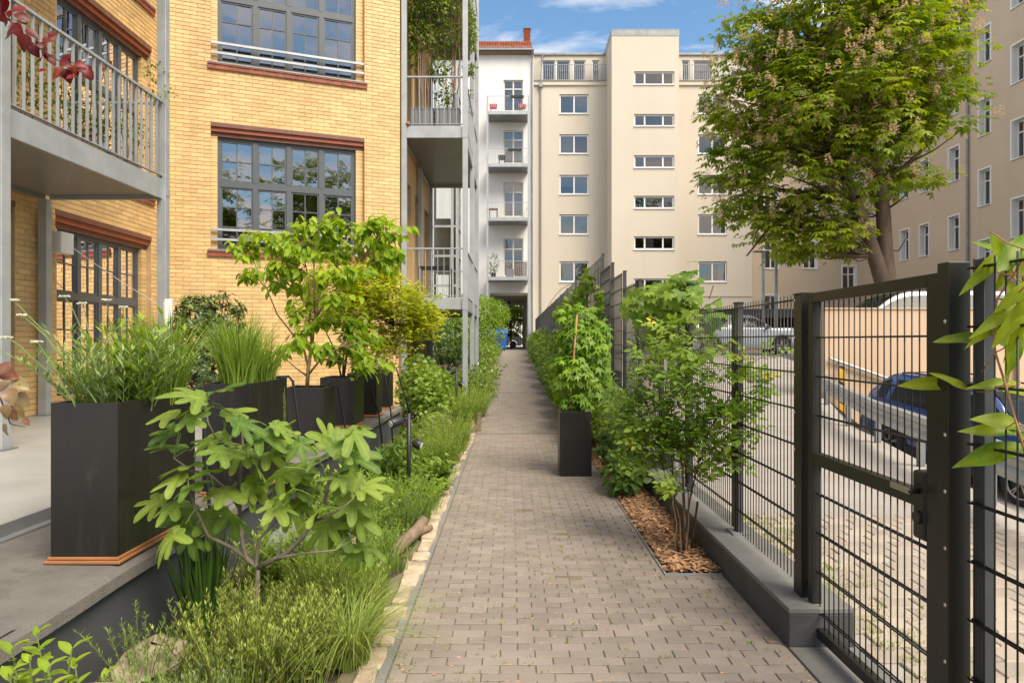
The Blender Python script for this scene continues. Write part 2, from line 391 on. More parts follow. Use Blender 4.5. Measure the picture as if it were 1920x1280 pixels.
class MB:
    def __init__(s):
        s.v = []; s.f = []; s.r = []
    def add(s, vs, fs, r=0.5):
        n = len(s.v)
        s.v.extend(tuple(v) for v in vs)
        s.f.extend(tuple(i + n for i in f) for f in fs)
        s.r.extend([r] * len(vs))
        return s
    def box(s, x0, x1, y0, y1, z0, z1, r=0.5):
        return s.add([(x0, y0, z0), (x1, y0, z0), (x1, y1, z0), (x0, y1, z0), (x0, y0, z1), (x1, y0, z1), (x1, y1, z1), (x0, y1, z1)], BF, r)
    def fbox(s, fr, a0, a1, d0, d1, z0, z1, r=0.5):
        return s.add([fr.P(a0, d1, z0), fr.P(a1, d1, z0), fr.P(a1, d0, z0), fr.P(a0, d0, z0), fr.P(a0, d1, z1), fr.P(a1, d1, z1), fr.P(a1, d0, z1), fr.P(a0, d0, z1)], BF, r)
    def bar(s, a, b, w, h, up=(0, 0, 1), r=0.5):
        a = Vector(a); b = Vector(b); t = (b - a).normalized(); u = Vector(up)
        if abs(t.dot(u)) > 0.99: u = Vector((0, 1, 0))
        x = t.cross(u).normalized() * (w / 2); y = x.cross(t).normalized() * (h / 2)
        return s.add([a - x - y, a + x - y, a + x + y, a - x + y, b - x - y, b + x - y, b + x + y, b - x + y], BF, r)
    def tube(s, pts, rad, n=6, r=0.5, cap=True):
        pts = [Vector(p) for p in pts]
        if not isinstance(rad, (list, tuple)): rad = [rad] * len(pts)
        vs = []; fs = []
        ref = Vector((0.31, 0.17, 0.93))
        for i, p in enumerate(pts):
            t = (pts[min(i + 1, len(pts) - 1)] - pts[max(i - 1, 0)])
            if t.length < 1e-9: t = Vector((0, 0, 1))
            t.normalize()
            x = t.cross(ref)
            if x.length < 0.05: x = t.cross(Vector((1, 0, 0)))
            x.normalize(); y = t.cross(x)
            for k in range(n):
                a = 2 * math.pi * k / n
                vs.append(p + (x * math.cos(a) + y * math.sin(a)) * rad[i])
        m = len(pts)
        for i in range(m - 1):
            for k in range(n):
                k2 = (k + 1) % n
                fs.append((i * n + k, i * n + k2, (i + 1) * n + k2, (i + 1) * n + k))
        if cap:
            fs.append(tuple(range(n - 1, -1, -1))); fs.append(tuple((m - 1) * n + k for k in range(n)))
        return s.add(vs, fs, r)
    def prism(s, poly, z0, z1, r=0.5):
        n = len(poly)
        vs = [(p[0], p[1], z0) for p in poly] + [(p[0], p[1], z1) for p in poly]
        fs = [tuple(range(n - 1, -1, -1)), tuple(range(n, 2 * n))] + [(i, (i + 1) % n, n + (i + 1) % n, n + i) for i in range(n)]
        return s.add(vs, fs, r)
    def chbox(s, x0, x1, y0, y1, z0, z1, c, r=0.5, jz=0.0):
        """block with a chamfered top"""
        j = [rng.uniform(-jz, jz) for _ in range(4)] if jz else [0] * 4
        zc = z1 - c
        vs = [(x0, y0, z0), (x1, y0, z0), (x1, y1, z0), (x0, y1, z0),
              (x0, y0, zc + j[0]), (x1, y0, zc + j[1]), (x1, y1, zc + j[2]), (x0, y1, zc + j[3]),
              (x0 + c, y0 + c, z1 + j[0]), (x1 - c, y0 + c, z1 + j[1]), (x1 - c, y1 - c, z1 + j[2]), (x0 + c, y1 - c, z1 + j[3])]
        fs = [(0, 1, 5, 4), (1, 2, 6, 5), (2, 3, 7, 6), (3, 0, 4, 7), (4, 5, 9, 8), (5, 6, 10, 9), (6, 7, 11, 10), (7, 4, 8, 11), (8, 9, 10, 11)]
        return s.add(vs, fs, r)
    def lathe(s, prof, c=(0, 0, 0), n=16, r=0.5):
        vs = []; fs = []
        for (a, z) in prof:
            for k in range(n):
                t = 2 * math.pi * k / n
                vs.append((c[0] + a * math.cos(t), c[1] + a * math.sin(t), c[2] + z))
        for i in range(len(prof) - 1):
            for k in range(n):
                k2 = (k + 1) % n
                fs.append((i * n + k, i * n + k2, (i + 1) * n + k2, (i + 1) * n + k))
        return s.add(vs, fs, r)
    def mesh(s, name, mat, smooth=False, rnd=False):
        me = bpy.data.meshes.new(name)
        me.from_pydata(s.v, [], s.f)
        if rnd:
            at = me.attributes.new('rnd', 'FLOAT', 'POINT')
            at.data.foreach_set('value', s.r)
        if smooth:
            me.polygons.foreach_set('use_smooth', [True] * len(me.polygons))
        me.materials.append(mat)
        me.update()
        return me
    def build(s, name, mat, parent=None, smooth=False, bev=0.0, rnd=False, seg=2):
        o = bpy.data.objects.new(name, s.mesh(name, mat, smooth, rnd))
        link(o, parent)
        if bev:
            b = o.modifiers.new('Bevel', 'BEVEL'); b.width = bev; b.segments = seg; b.limit_method = 'ANGLE'
        return o

def inst(name, me, parent, loc, rz=0, rx=0, ry=0, sc=1):
    o = bpy.data.objects.new(name, me)
    o.location = loc
    o.rotation_euler = (rx, ry, rz)
    o.scale = (sc, sc, sc)
    return link(o, parent)

# ---- numpy foliage
def npmesh(name, V, F, rv, mat, smooth=False):
    me = bpy.data.meshes.new(name)
    nf, k = F.shape
    me.vertices.add(len(V)); me.vertices.foreach_set('co', np.ascontiguousarray(V, dtype=np.float32).ravel())
    me.loops.add(nf * k); me.loops.foreach_set('vertex_index', np.ascontiguousarray(F, dtype=np.int32).ravel())
    me.polygons.add(nf)
    me.polygons.foreach_set('loop_start', np.arange(0, nf * k, k, dtype=np.int32))
    try:
        me.polygons.foreach_set('loop_total', np.full(nf, k, dtype=np.int32))
    except Exception:
        pass
    at = me.attributes.new('rnd', 'FLOAT', 'POINT')
    at.data.foreach_set('value', np.ascontiguousarray(rv, dtype=np.float32))
    if smooth:
        me.polygons.foreach_set('use_smooth', np.ones(nf, dtype=bool))
    me.materials.append(mat)
    me.update(calc_edges=True)
    return me

def npobj(name, V, F, rv, mat, parent=None, smooth=False, kind='stuff'):
    o = bpy.data.objects.new(name, npmesh(name, V, F, rv, mat, smooth))
    link(o, parent)
    if kind: o['kind'] = kind
    return o

def nrm(a):
    return a / np.maximum(np.linalg.norm(a, axis=1, keepdims=True), 1e-9)

def basis(along, up):
    y = nrm(along)
    x = np.cross(y, up)
    bad = np.linalg.norm(x, axis=1) < 1e-3
    if bad.any():
        x[bad] = np.cross(y[bad], np.array([1.0, 0.2, 0.1]))
    x = nrm(x); z = np.cross(x, y)
    return x, y, z

def scatter(T, pos, along, up, size, rv):
    """copies of leaf template T=(V,F) set at pos, pointing along, facing up"""
    V, F = T
    x, y, z = basis(np.asarray(along, float), np.asarray(up, float))
    size = np.asarray(size, float).reshape(-1, 1, 1)
    P = pos[:, None, :] + size * (V[None, :, 0:1] * x[:, None, :] + V[None, :, 1:2] * y[:, None, :] + V[None, :, 2:3] * z[:, None, :])
    n, m = len(pos), len(V)
    FF = (F[None] + (np.arange(n) * m)[:, None, None]).reshape(-1, F.shape[1])
    return P.reshape(-1, 3), FF, np.repeat(rv, m)

def merge(parts):
    V = []; F = []; r = []; o = 0
    for (a, b, c) in parts:
        V.append(a); F.append(b + o); r.append(c); o += len(a)
    return np.concatenate(V), np.concatenate(F), np.concatenate(r)

def T_leaf(w=0.4, fold=0.12, droop=0.15, belly=0.42):
    """8-triangle leaf, length 1 along +y"""
    V = []
    for (t, ww) in ((0.0, 0.0), (belly * 0.5, 0.78), (belly, 1.0), (0.74, 0.62), (1.0, 0.0)):
        zc = -droop * t * t
        h = w / 2 * ww
        V += [(0, t, zc), (-h, t, zc + fold * ww * w), (h, t, zc + fold * ww * w)]
    F = []
    for i in range(4):
        a = i * 3; b = a + 3
        F += [(a, b, b + 1), (a, b + 1, a + 1), (a, a + 2, b + 2), (a, b + 2, b)]
    F = [f for f in F]
    return np.array(V, float), np.array(F, int)

def T_small(w=0.5, fold=0.15, droop=0.1):
    V = [(0, 0, 0), (-w / 2, 0.45, fold * w), (0, 1, -droop), (w / 2, 0.45, fold * w), (0, 0.5, 0)]
    F = [(0, 4, 1), (1, 4, 2), (0, 3, 4), (3, 2, 4)]
    return np.array(V, float), np.array(F, int)

def T_palm(n=5, spread=1.25, w=0.36, droop=0.3):
    """compound hand-shaped leaf"""
    V = []; F = []
    for k in range(n):
        a = (k - (n - 1) / 2) / ((n - 1) / 2) * spread
        ln = 1 - 0.28 * abs(a) / spread
        c, s = math.sin(a), math.cos(a)
        base = len(V)
        for (u, t, z) in ((0, 0, 0), (-w * 0.5, 0.62, -droop * 0.35), (0, 1, -droop), (w * 0.5, 0.62, -droop * 0.35), (0, 0.6, -droop * 0.35 - 0.05)):
            t *= ln; 
            V.append((c * t + s * u, s * t - c * u, z))
        F += [(base, base + 4, base + 1), (base + 1, base + 4, base + 2), (base, base + 3, base + 4), (base + 3, base + 2, base + 4)]
    return np.array(V, float), np.array(F, int)

def T_fig(lobes=((0.0, 1.0, 0.28), (0.78, 0.93, 0.27), (-0.78, 0.93, 0.27), (1.58, 0.74, 0.32), (-1.58, 0.74, 0.32)), seed=0, droop=0.25, fold=0.10):
    """lobed leaf: outline from the lobes, rings so the blade can bend, creased along each lobe; third item marks the veins"""
    rg = random.Random(seed)
    N = 56
    cx, cy = 0.0, 0.30
    jit = [rg.uniform(0.86, 1.08) for _ in lobes]
    ja = [la + rg.uniform(-0.08, 0.08) for (la, _, _) in lobes]
    ring = []
    for i in range(N):
        a = -math.pi + 2 * math.pi * i / N
        r = 0.27; near = 9
        for (la, ll, lw), jj, aa in zip(lobes, jit, ja):
            d = (a - aa + math.pi) % (2 * math.pi) - math.pi
            near = min(near, abs(d))
            if abs(d) < lw * 3: r = max(r, 0.70 * ll * jj * math.exp(-(abs(d) / (lw * 1.45)) ** 2.5))
        if abs(a) > 2.75: r *= 0.80
        ring.append((a, r * (1 + 0.025 * math.sin(9 * a + seed) + rg.uniform(-.035, .035)), near))
    V = [(cx, cy, 0)]; vein = [0.22]
    ph = rg.uniform(0, 6)
    sk = rg.uniform(-.15, .15)
    for fr_ in (0.3, 0.58, 0.82, 1.0):
        for (a, r, near) in ring:
            rr = r * fr_
            x, y = cx + math.sin(a) * rr, cy + math.cos(a) * rr
            z = -droop * (rr / 0.66) ** 2 * (0.7 + 0.45 * math.cos(2 * a + ph)) + fold * min(near, 0.45) * fr_ + 0.025 * math.sin(4 * a + ph) * fr_ + sk * x
            V.append((x, y, z)); vein.append(0.22 if near < 0.06 and fr_ < .95 else -0.05)
    tri = []
    for i in range(N):
        j = (i + 1) % N
        tri.append((0, 1 + i, 1 + j))
        for k in range(3):
            o = 1 + k * N; p = o + N
            tri += [(o + i, p + i, p + j), (o + i, p + j, o + j)]
    return np.array(V, float), np.array(tri, int), np.array(vein)

def T_hi(w=0.3, fold=0.10, droop=0.2, belly=0.42, rows=9, wave=0.02, twist=0.2, seed=0):
    """finer leaf for the foreground: rounded outline, soft fold, wavy margin, slight twist; third item marks the midrib"""
    rg = random.Random(seed); ph = rg.uniform(0, 6)
    V = []; vn = []
    for i in range(rows + 1):
        t = i / rows
        e = math.log(0.5) / math.log(belly)
        ww = math.sin(math.pi * t ** e) ** 0.85 if 0 < t < 1 else 0.0
        h = w / 2 * ww; zc = -droop * t * t; a = twist * (t - .4)
        for k in (-1, -.5, 0, .5, 1):
            x = h * k; z = fold * w * abs(k) ** 1.3 * ww + wave * math.sin(9 * t + ph + 2 * k) * abs(k) * ww
            V.append((x * math.cos(a), t, zc + z + x * math.sin(a))); vn.append(0.16 if k == 0 else 0.0)
    F = []
    for i in range(rows):
        for k in range(4):
            a = i * 5 + k; b = a + 5
            F += [(a, a + 1, b + 1), (a, b + 1, b)]
    return np.array(V, float), np.array(F, int), np.array(vn)

TL = T_leaf(); TLn = T_leaf(0.26, 0.1, 0.2); TLw = T_leaf(0.62, 0.1, 0.22, 0.36); TS = T_small(); TSn = T_small(0.16, 0.1, 0.05); TSw = T_small(0.75, 0.12, 0.2)
TP = T_palm(); TP5 = T_palm(5, 1.5, 0.42, 0.2); TP3 = T_palm(3, 1.0, 0.5, 0.15)
def T_acer():
    return T_fig(((0.0, 1.1, 0.15), (0.9, 0.85, 0.15), (-0.9, 0.85, 0.15), (1.8, 0.5, 0.2), (-1.8, 0.5, 0.2)), 3, 0.3)[:2]
def T_lobe5(w=0.5):
    """cheap five-pointed leaf"""
    V = [(0, 0.25, 0)]; F = []
    pts = []
    for k in range(5):
        a = (k - 2) * 0.82
        ln = (0.55, 0.72, 0.85, 0.72, 0.55)[k]
        pts.append((math.sin(a) * ln, 0.25 + math.cos(a) * ln, -0.2))
        if k < 4:
            b = a + 0.41
            pts.append((math.sin(b) * 0.33, 0.25 + math.cos(b) * 0.33, 0.0))
    pts.append((0, 0, 0))
    V += pts
    n = len(pts)
    F = [(0, 1 + (i + 1) % n, 1 + i) for i in range(n)]
    return np.array(V, float), np.array(F, int)
TA = T_lobe5()

def ru(n, a, b):
    return nrg.uniform(a, b, n)

def rdir(n, zmin=-1.0, zmax=1.0):
    z = ru(n, zmin, zmax); a = ru(n, 0, 2 * math.pi); s = np.sqrt(np.maximum(0, 1 - z * z))
    return np.stack([s * np.cos(a), s * np.sin(a), z], 1)

def blades(base, n, rad, h, lean=0.35, wid=0.008, seg=5, hv=0.35, arch=0.5, rpow=0.5, lo=0.0, dirbias=(0, 0)):
    """grass blades: n strips rising from a disc round base"""
    a = ru(n, 0, 2 * math.pi); r = rad * ru(n, 0, 1) ** rpow
    bx = base[0] + r * np.cos(a); by = base[1] + r * np.sin(a)
    H = h * (1 - hv * ru(n, 0, 1))
    ang = a + ru(n, -0.9, 0.9)
    ln = lean * (lo + (1 - lo) * ru(n, 0, 1)) * H
    dx = np.cos(ang) * ln + dirbias[0] * H; dy = np.sin(ang) * ln + dirbias[1] * H
    side = ang + math.pi / 2 + ru(n, -0.8, 0.8)
    sx = np.cos(side); sy = np.sin(side)
    V = np.zeros((n, (seg + 1) * 2, 3))
    for i in range(seg + 1):
        t = i / seg
        w = wid * (1 - t ** 1.8) * (0.55 + 0.45 * min(1, t * 4)) * 0.5 + 0.0003
        tt = t ** (1 + arch * 1.6)
        px = bx + dx * tt; py = by + dy * tt
        pz = base[2] + H * (t - arch * 0.55 * t ** 3 * (ln / np.maximum(H, 1e-6)) * 1.2)
        V[:, 2 * i] = np.stack([px - sx * w, py - sy * w, pz], 1)
        V[:, 2 * i + 1] = np.stack([px + sx * w, py + sy * w, pz], 1)
    F = np.array([(2 * i, 2 * i + 1, 2 * i + 3, 2 * i + 2) for i in range(seg)])
    m = (seg + 1) * 2
    FF = (F[None] + (np.arange(n) * m)[:, None, None]).reshape(-1, 4)
    return V.reshape(-1, 3), FF, np.repeat(ru(n, 0, 1), m)

def clumpnoise(P, s=3.0, seed=1.0):
    return 0.5 + 0.5 * np.sin(P[:, 0] * s + seed + 1.7 * np.sin(P[:, 1] * s * 0.8 + seed)) * np.cos(P[:, 2] * s * 1.1 + P[:, 1] * s * 0.6 + seed * 2)

def cloud(lobes, n, inner=0.45):
    """points through a group of ellipsoid lobes (cx,cy,cz,rx,ry,rz), most of them near the outside; also returns outward direction"""
    lob = np.array(lobes, float)
    vol = (lob[:, 3] * lob[:, 4] + lob[:, 3] * lob[:, 5] + lob[:, 4] * lob[:, 5])
    k = nrg.choice(len(lob), n, p=vol / vol.sum())
    d = rdir(n)
    r = inner + (1 - inner) * ru(n, 0, 1) ** 0.6
    P = lob[k, :3] + d * lob[k, 3:6] * r[:, None]
    return P, d

def leafcloud(T, lobes, n, size, mat, name, parent, droop=0.3, inner=0.45, sv=0.35, outw=0.7, upw=0.7, kind='stuff', clus=0.6, cs=3.5):
    P, d = cloud(lobes, n, inner)
    P += nrg.normal(0, 0.01, P.shape)
    al = nrm(d * outw + rdir(n) * 0.75 + np.array([0, 0, -droop]))
    up = nrm(np.array([0, 0, upw]) + d * 0.55 + rdir(n) * 0.45)
    rv = np.clip(clus * clumpnoise(P, cs) + (1 - clus) * ru(n, 0, 1), 0, 1)
    V, F, r = scatter(T, P, al, up, size * (1 - sv * ru(n, 0, 1)), rv)
    return npobj(name, V, F, r, mat, parent, kind=kind)

def curve(a, b, sag=0.0, n=6, wob=0.0, rg=None):
    rg = rg or rng
    a = Vector(a); b = Vector(b)
    out = []
    L_ = (b - a).length
    for i in range(n + 1):
        t = i / n
        p = a.lerp(b, t) + Vector((0, 0, sag * L_ * 4 * t * (1 - t)))
        if 0 < i < n: p += Vector((rg.uniform(-1, 1), rg.uniform(-1, 1), rg.uniform(-1, 1))) * wob * L_
        out.append(p)
    return out

def lerp_poly(pts, t):
    k = t * (len(pts) - 1); i = min(int(k), len(pts) - 2)
    return pts[i].lerp(pts[i + 1], k - i)

def px(x, y, Y):
    """photo pixel at depth Y -> world point"""
    return ((x - 960) / 1280 * Y, Y, 1.55 + (640 - y) / 1280 * Y)

def grd(Y):
    """height of the path surface"""
    return 0.0 if Y < 11.5 else min(1.0, (Y - 11.5) * 0.029)
# ================================================================== SETTING
def sheet(name, rows, mat):
    """rows: list of rows of points (grid)"""
    m = MB(); n = len(rows[0])
    vs = [p for r_ in rows for p in r_]
    fs = [(i * n + j, i * n + j + 1, (i + 1) * n + j + 1, (i + 1) * n + j) for i in range(len(rows) - 1) for j in range(n - 1)]
    m.add(vs, fs)
    return tag(m.build(name, mat), kind='structure')

m = MB(); m.add([(-400, -400, -1.9), (400, -400, -1.9), (400, 600, -1.9), (-400, 600, -1.9)], [(0, 1, 2, 3)])
tag(m.build('ground', M['asphalt']), kind='structure')

# garden ground left of the path and behind the factory (rises with the path)
YS = [-4, 0, 3, 6, 9, 11.5, 20, 30, 44]
def bump_soil(x, y):
    return 0.03 * math.sin(x * 5.1 + y * 2.3) + 0.02 * math.sin(y * 6.7 - x * 3.1)
ys = [-4 + 0.2 * i for i in range(int(49 / 0.2))]
xs_l = [-9.0, -6.0, -4.0, -3.0, -2.4, -2.1, -1.9, -1.7, -1.5, -1.3, -1.1, -0.95, -0.82, -0.72]
sheet('garden_bed', [[(x, y, grd(y) - 0.01 + (bump_soil(x, y) * 0.6 if x < -0.8 else 0)) for x in xs_l] for y in ys], M['soil'])
# path bedding that shows in the joints
sheet('path', [[(x, y, grd(y) - 0.007) for x in (-0.80, 1.03, 1.42)] for y in (-4, 0, 4.55)], M['joint'])
PATH = bpy.data.objects['path']
PATH['label'] = 'grey clinker brick path running to the passage'
pm2 = MB()
pp = [(x, y, grd(y) - 0.007) for y in (4.551, 11.5, 45.3) for x in (-0.80, 1.03)]
pm2.add(pp, [(0, 1, 3, 2), (2, 3, 5, 4)])
pm2.build('path_bedding', M['joint'], PATH)

# pavers in running bond; the 300 largest in view one by one, the rest joined
PW, PD = 0.172, 0.0785
pav_me = []
for k in range(14):
    b = MB(); b.chbox(-PW / 2 + 0.0026, PW / 2 - 0.0026, -PD / 2 + 0.0026, PD / 2 - 0.0026, -0.05, 0, 0.0025, r=k / 13, jz=0.0012)
    pav_me.append(b.mesh('paver', M['paver'], rnd=True))
def cx_(a, b): return (a + b) / 2
def row_off(y):
    return 0.035 * math.sin(y * 0.4)
restp = MB(); npav = 0
iy = 0
y = -1.0
while y < 45.2:
    if 11.42 < y < 11.56 or 17.95 < y < 18.06 or 27.9 < y < 28.0:
        y += PD; iy += 1; continue
    xl = -0.585 + row_off(y) * 0.3
    xr = 1.395 if y < 4.50 else 1.015
    x = xl - (PW / 2 if iy % 2 else 0)
    while x < xr - 0.02:
        x0 = max(x, xl); x1 = min(x + PW, xr)
        if x1 - x0 > 0.03:
            z = grd(y) + rng.uniform(-0.0018, 0.0018) + 0.004 * math.sin(cx_(x0, x1) * 3.1 + y * 1.3) * math.sin(y * 0.9) - (0.004 if rng.random() < .05 else 0)
            cx = (x0 + x1) / 2
            full = (x1 - x0) > PW - 0.002
            sx = (cx / max(y, 0.1)) * 1280 + 960
            sy = 640 + 1280 * 1.55 / max(y, 0.1)
            if full and npav < 300 and y > 2.95 and sx < 1950:
                inst('paver', rng.choice(pav_me), PATH, (cx, y, z), rz=rng.gauss(0, 0.006)); npav += 1
            else:
                restp.chbox(x0 + 0.0026, x1 - 0.0026, y - PD / 2 + 0.0026, y + PD / 2 - 0.0026, z - 0.05, z, 0.0025, r=rng.random(), jz=0.0012)
        x += PW
    y += PD; iy += 1
tag(restp.build('paver_field', M['paver'], PATH, rnd=True), kind='stuff')
# drain channels across the path
for yy in (11.49, 18.0, 27.95):
    t = thing('drain_channel', {11.49: 'narrow slotted drain across the path beside the wooden stake', 18.0: 'narrow drain channel across the rising path past the balcony posts', 27.95: 'thin drain line across the path towards the passage'}[yy], 'drain', (0.2, yy, grd(yy)))
    d = MB(); d.box(-0.58, 1.01, yy - 0.055, yy + 0.055, grd(yy) - 0.04, grd(yy) - 0.002); d.build('channel', M['concrete'], t)
    d = MB(); d.box(-0.575, 1.005, yy - 0.012, yy + 0.012, grd(yy) - 0.03, grd(yy) + 0.002); d.build('slot', M['darkm'], t)
# moss and sand crumbs in the joints
m = MB()
for _ in range(1500):
    yy = 2.6 + 9 * rng.random() ** 1.7; xx = rng.uniform(-0.57, 1.38 if yy < 4.5 else 1.0)
    if rng.random() < 0.75:
        yy = round((yy + 1.0) / PD) * PD - 1.0 + PD / 2
    s = rng.uniform(0.002, 0.006)
    m.add([(xx - s * 2, yy - s, 0.0), (xx + s * 2, yy - s * 0.6, 0.0), (xx + s, yy + s, 0.0005), (xx, yy, s * 0.8)], [(0, 1, 3), (1, 2, 3), (2, 0, 3)], rng.random())
tag(m.build('joint_crumbs', M['chip'], PATH, rnd=True), kind='stuff')
parts = []
for _ in range(420):
    yy = 2.7 + 8 * rng.random() ** 1.6; yy = round((yy + 1.0) / PD) * PD - 1.0 + PD / 2
    xx = rng.uniform(-0.57, 1.38 if yy < 4.5 else 1.0)
    parts.append(blades((xx, yy, -0.004), 7, 0.018, 0.022, 0.9, 0.003, 3))
V_, F_, r_ = merge(parts)
npobj('joint_moss', V_, F_, r_, G['grass'], PATH)
# fallen leaves and petals, most of them along the edges
nl = 420
ly_ = 2.7 + 9 * ru(nl, 0, 1) ** 1.6; ed = ru(nl, 0, 1) < .7
lx_ = np.where(ed, np.where(ru(nl, 0, 1) < .6, -0.58 + np.abs(nrg.normal(0, .07, nl)), np.where(ly_ < 4.5, 1.39, 1.0) - np.abs(nrg.normal(0, .06, nl))), ru(nl, -.55, 1.0))
LP_ = np.stack([lx_, ly_, np.full(nl, .004)], 1)
V_, F_, r_ = scatter(TS, LP_, rdir(nl, -.05, .1), nrm(np.array([0, 0, 1.0]) + rdir(nl) * .25), .009 + .014 * ru(nl, 0, 1), ru(nl, 0, 1))
npobj('leaf_litter', V_, F_, r_, leafmat('dry_leaf', (0.16, 0.09, 0.04), (0.42, 0.31, 0.14), 0.15), PATH)

# limestone edging along the left of the path
eb = thing('stone_edging', 'row of pale limestone setts edging the left side of the path', 'edging', (-0.66, 5, 0))
yy = 2.3
while yy < 11.2:
    ln = rng.uniform(0.12, 0.28)
    w = rng.uniform(0.08, 0.14)
    xo = -0.645 - 0.010 * math.sin(yy) + rng.uniform(-0.012, 0.012)
    s = MB()
    pts = []
    for (ax, ay) in ((-1, -1), (0, -1.06), (1, -1), (1.04, 0), (1, 1), (0, 1.05), (-1, 1), (-1.05, 0)):
        pts.append((xo - 0.03 + ax * w / 2 * rng.uniform(0.88, 1.05), yy + ln / 2 + ay * ln / 2 * rng.uniform(0.9, 0.98)))
    zt = rng.uniform(0.012, 0.035)
    top = [(p[0] * 0.88 + (xo - 0.03) * 0.12, p[1] * 0.92 + (yy + ln / 2) * 0.08, zt + rng.uniform(-0.006, 0.008)) for p in pts]
    vs_ = [(p[0], p[1], -0.05) for p in pts] + [(p[0], p[1], zt - 0.012) for p in pts] + top
    fs_ = [tuple(range(16, 24))] + [(i + a, (i + 1) % 8 + a, (i + 1) % 8 + a + 8, i + a + 8) for a in (0, 8) for i in range(8)]
    s.add(vs_, fs_, rng.random())
    s.build('stone', M['lime'], eb, rnd=True)
    yy += ln + rng.choice((0.006, 0.012, 0.03, 0.08))
for i in range(22):
    y0 = 2.3 + i * 0.42
    s = MB(); s.chbox(-0.638 + row_off(y0 + .2) * 0.3 + 0.0, -0.592 + row_off(y0 + .2) * 0.3, y0, y0 + 0.412, -0.05, 0.003, 0.003, r=rng.random()); s.build('border_strip', M['concrete'], eb)

# right-hand mulch bed
sheet('mulch_bed', [[(x, y, -0.012 + grd(y) + (0.03 if 1.1 < x < 1.39 else 0)) for x in (1.035, 1.12, 1.25, 1.38, 1.45)] for y in (4.565, 4.7, 6, 8, 10, 11.5, 20, 30, 44)], M['mulch'])
MUL = bpy.data.objects['mulch_bed']
m = MB()
for _ in range(2600):
    yy = 4.57 + 4.2 * rng.random() ** 1.4; xx = rng.uniform(1.04, 1.395)
    l = rng.uniform(0.008, 0.028); w = l * rng.uniform(0.3, 0.7); a = rng.uniform(0, 3.14); tz = rng.uniform(-0.5, 0.5)
    c, s_ = math.cos(a), math.sin(a); z = rng.uniform(0.006, 0.035)
    P = []
    for (u, v, h) in ((-l, -w, 0), (l, -w * 0.8, 0), (l * 0.9, w, 0), (-l * 0.9, w, 0), (0, 0, 0.006)):
        P.append((xx + c * u - s_ * v, yy + s_ * u + c * v, z + tz * u + h))
    m.add(P, [(0, 1, 4), (1, 2, 4), (2, 3, 4), (3, 0, 4), (3, 2, 1, 0)], rng.random())
tag(m.build('bark_chips', M['chip'], MUL, rnd=True), kind='stuff')
m = MB(); m.box(1.018, 1.03, 4.545, 11.4, -0.05, 0.006); m.box(1.031, 1.40, 4.545, 4.557, -0.05, 0.006)
m.build('metal_edging', M['galv'], MUL)

# driveway beyond the fence: flat near the gate, then climbing to the upper parking level
def dz(y):
    return 0.0 if y < 12.5 else min(1.05, (y - 12.5) * 0.105)
def edge_x(y):
    return 4.57 + (y - 6.1) * 0.267
rows = []
for i in range(60):
    yv = -5 + i * 0.475
    rows.append([(x, yv, dz(yv) - 0.004) for x in (1.66, 2.4, 3.0, min(edge_x(yv), 8.8) if yv < 15.2 else min(edge_x(yv) + (yv - 15.2) * 0.12, 8.85))])
sheet('driveway', rows, M['asphalt'])
DRV = bpy.data.objects['driveway']
m = MB(); nc = 0; CW, CD = 0.205, 0.165
cob_me = []
for k in range(10):
    b = MB(); b.chbox(-CW / 2 + 0.004, CW / 2 - 0.004, -CD / 2 + 0.004, CD / 2 - 0.004, -0.03, 0, 0.006, r=k / 9, jz=0.002); cob_me.append(b.mesh('cobble', M['cobble'], rnd=True))
iy = 0; y = 0.4
while y < 6.1:
    x = 1.76 + (CW / 2 if iy % 2 else 0)
    while x < min(edge_x(y) - 0.1, 4.0):
        sx = x / y * 1280 + 960
        if nc < 190 and 2.6 < y < 6 and sx < 1940:
            inst('cobble', rng.choice(cob_me), DRV, (x + CW / 2, y, 0.012 + rng.uniform(-0.002, 0.002)), rz=rng.gauss(0, 0.01)); nc += 1
        else:
            m.chbox(x + 0.004, x + CW - 0.004, y - CD / 2 + 0.004, y + CD / 2 - 0.004, -0.02, 0.012, 0.006, r=rng.random(), jz=0.002)
        x += CW
    y += CD; iy += 1
tag(m.build('cobble_field', M['cobble'], DRV, rnd=True), kind='stuff')
parts = []
for _ in range(420):
    yy = rng.uniform(2.4, 6.0); xx = 1.80 + abs(rng.gauss(0, 0.22)) + 0.05 * (yy - 2.4)
    if rng.random() < 0.6: yy = round((yy - 0.4) / CD) * CD + 0.4 + CD / 2
    parts.append(blades((xx, yy, 0.0), 12, 0.045, 0.035, 0.9, 0.004, 3))
V_, F_, r_ = merge(parts)
npobj('joint_grass', V_, F_, r_, G['sedge'], DRV)

# lower ramp behind the guard rail, its side wall, the upper parking level
def rz_(y): return -0.74 + (y - 13.3) * 0.115
sheet('lower_ramp', [[(x, yv, rz_(yv)) for x in (2.5, 26.0)] for yv in (2.0, 8.0, 13.3, 15.3)], M['asphalt'])
m = MB()
for (a, b) in ((2.0, 5.0), (5.0, 8.0), (8.0, 11.0), (11.0, 15.15)):
    xa, xb = edge_x(a), edge_x(b)
    m.add([(xa, a, dz(a) - 0.006), (xb, b, dz(b) - 0.006), (xb, b, -2.0), (xa, a, -2.0)], [(0, 1, 2, 3)])
tag(m.build('ramp_wall', M['concrete']), 'concrete side wall where the driveway drops to the lower ramp', 'wall')
m = MB()
m.prism([(1.66, 22.4), (8.85, 22.4), (8.85, 23.7), (10.0, 23.7), (8.0, 15.5), (24.5, 15.5), (24.5, 47.6), (1.66, 47.6)], 0.6, 1.05)
tag(m.build('upper_parking', M['asphalt']), kind='structure')
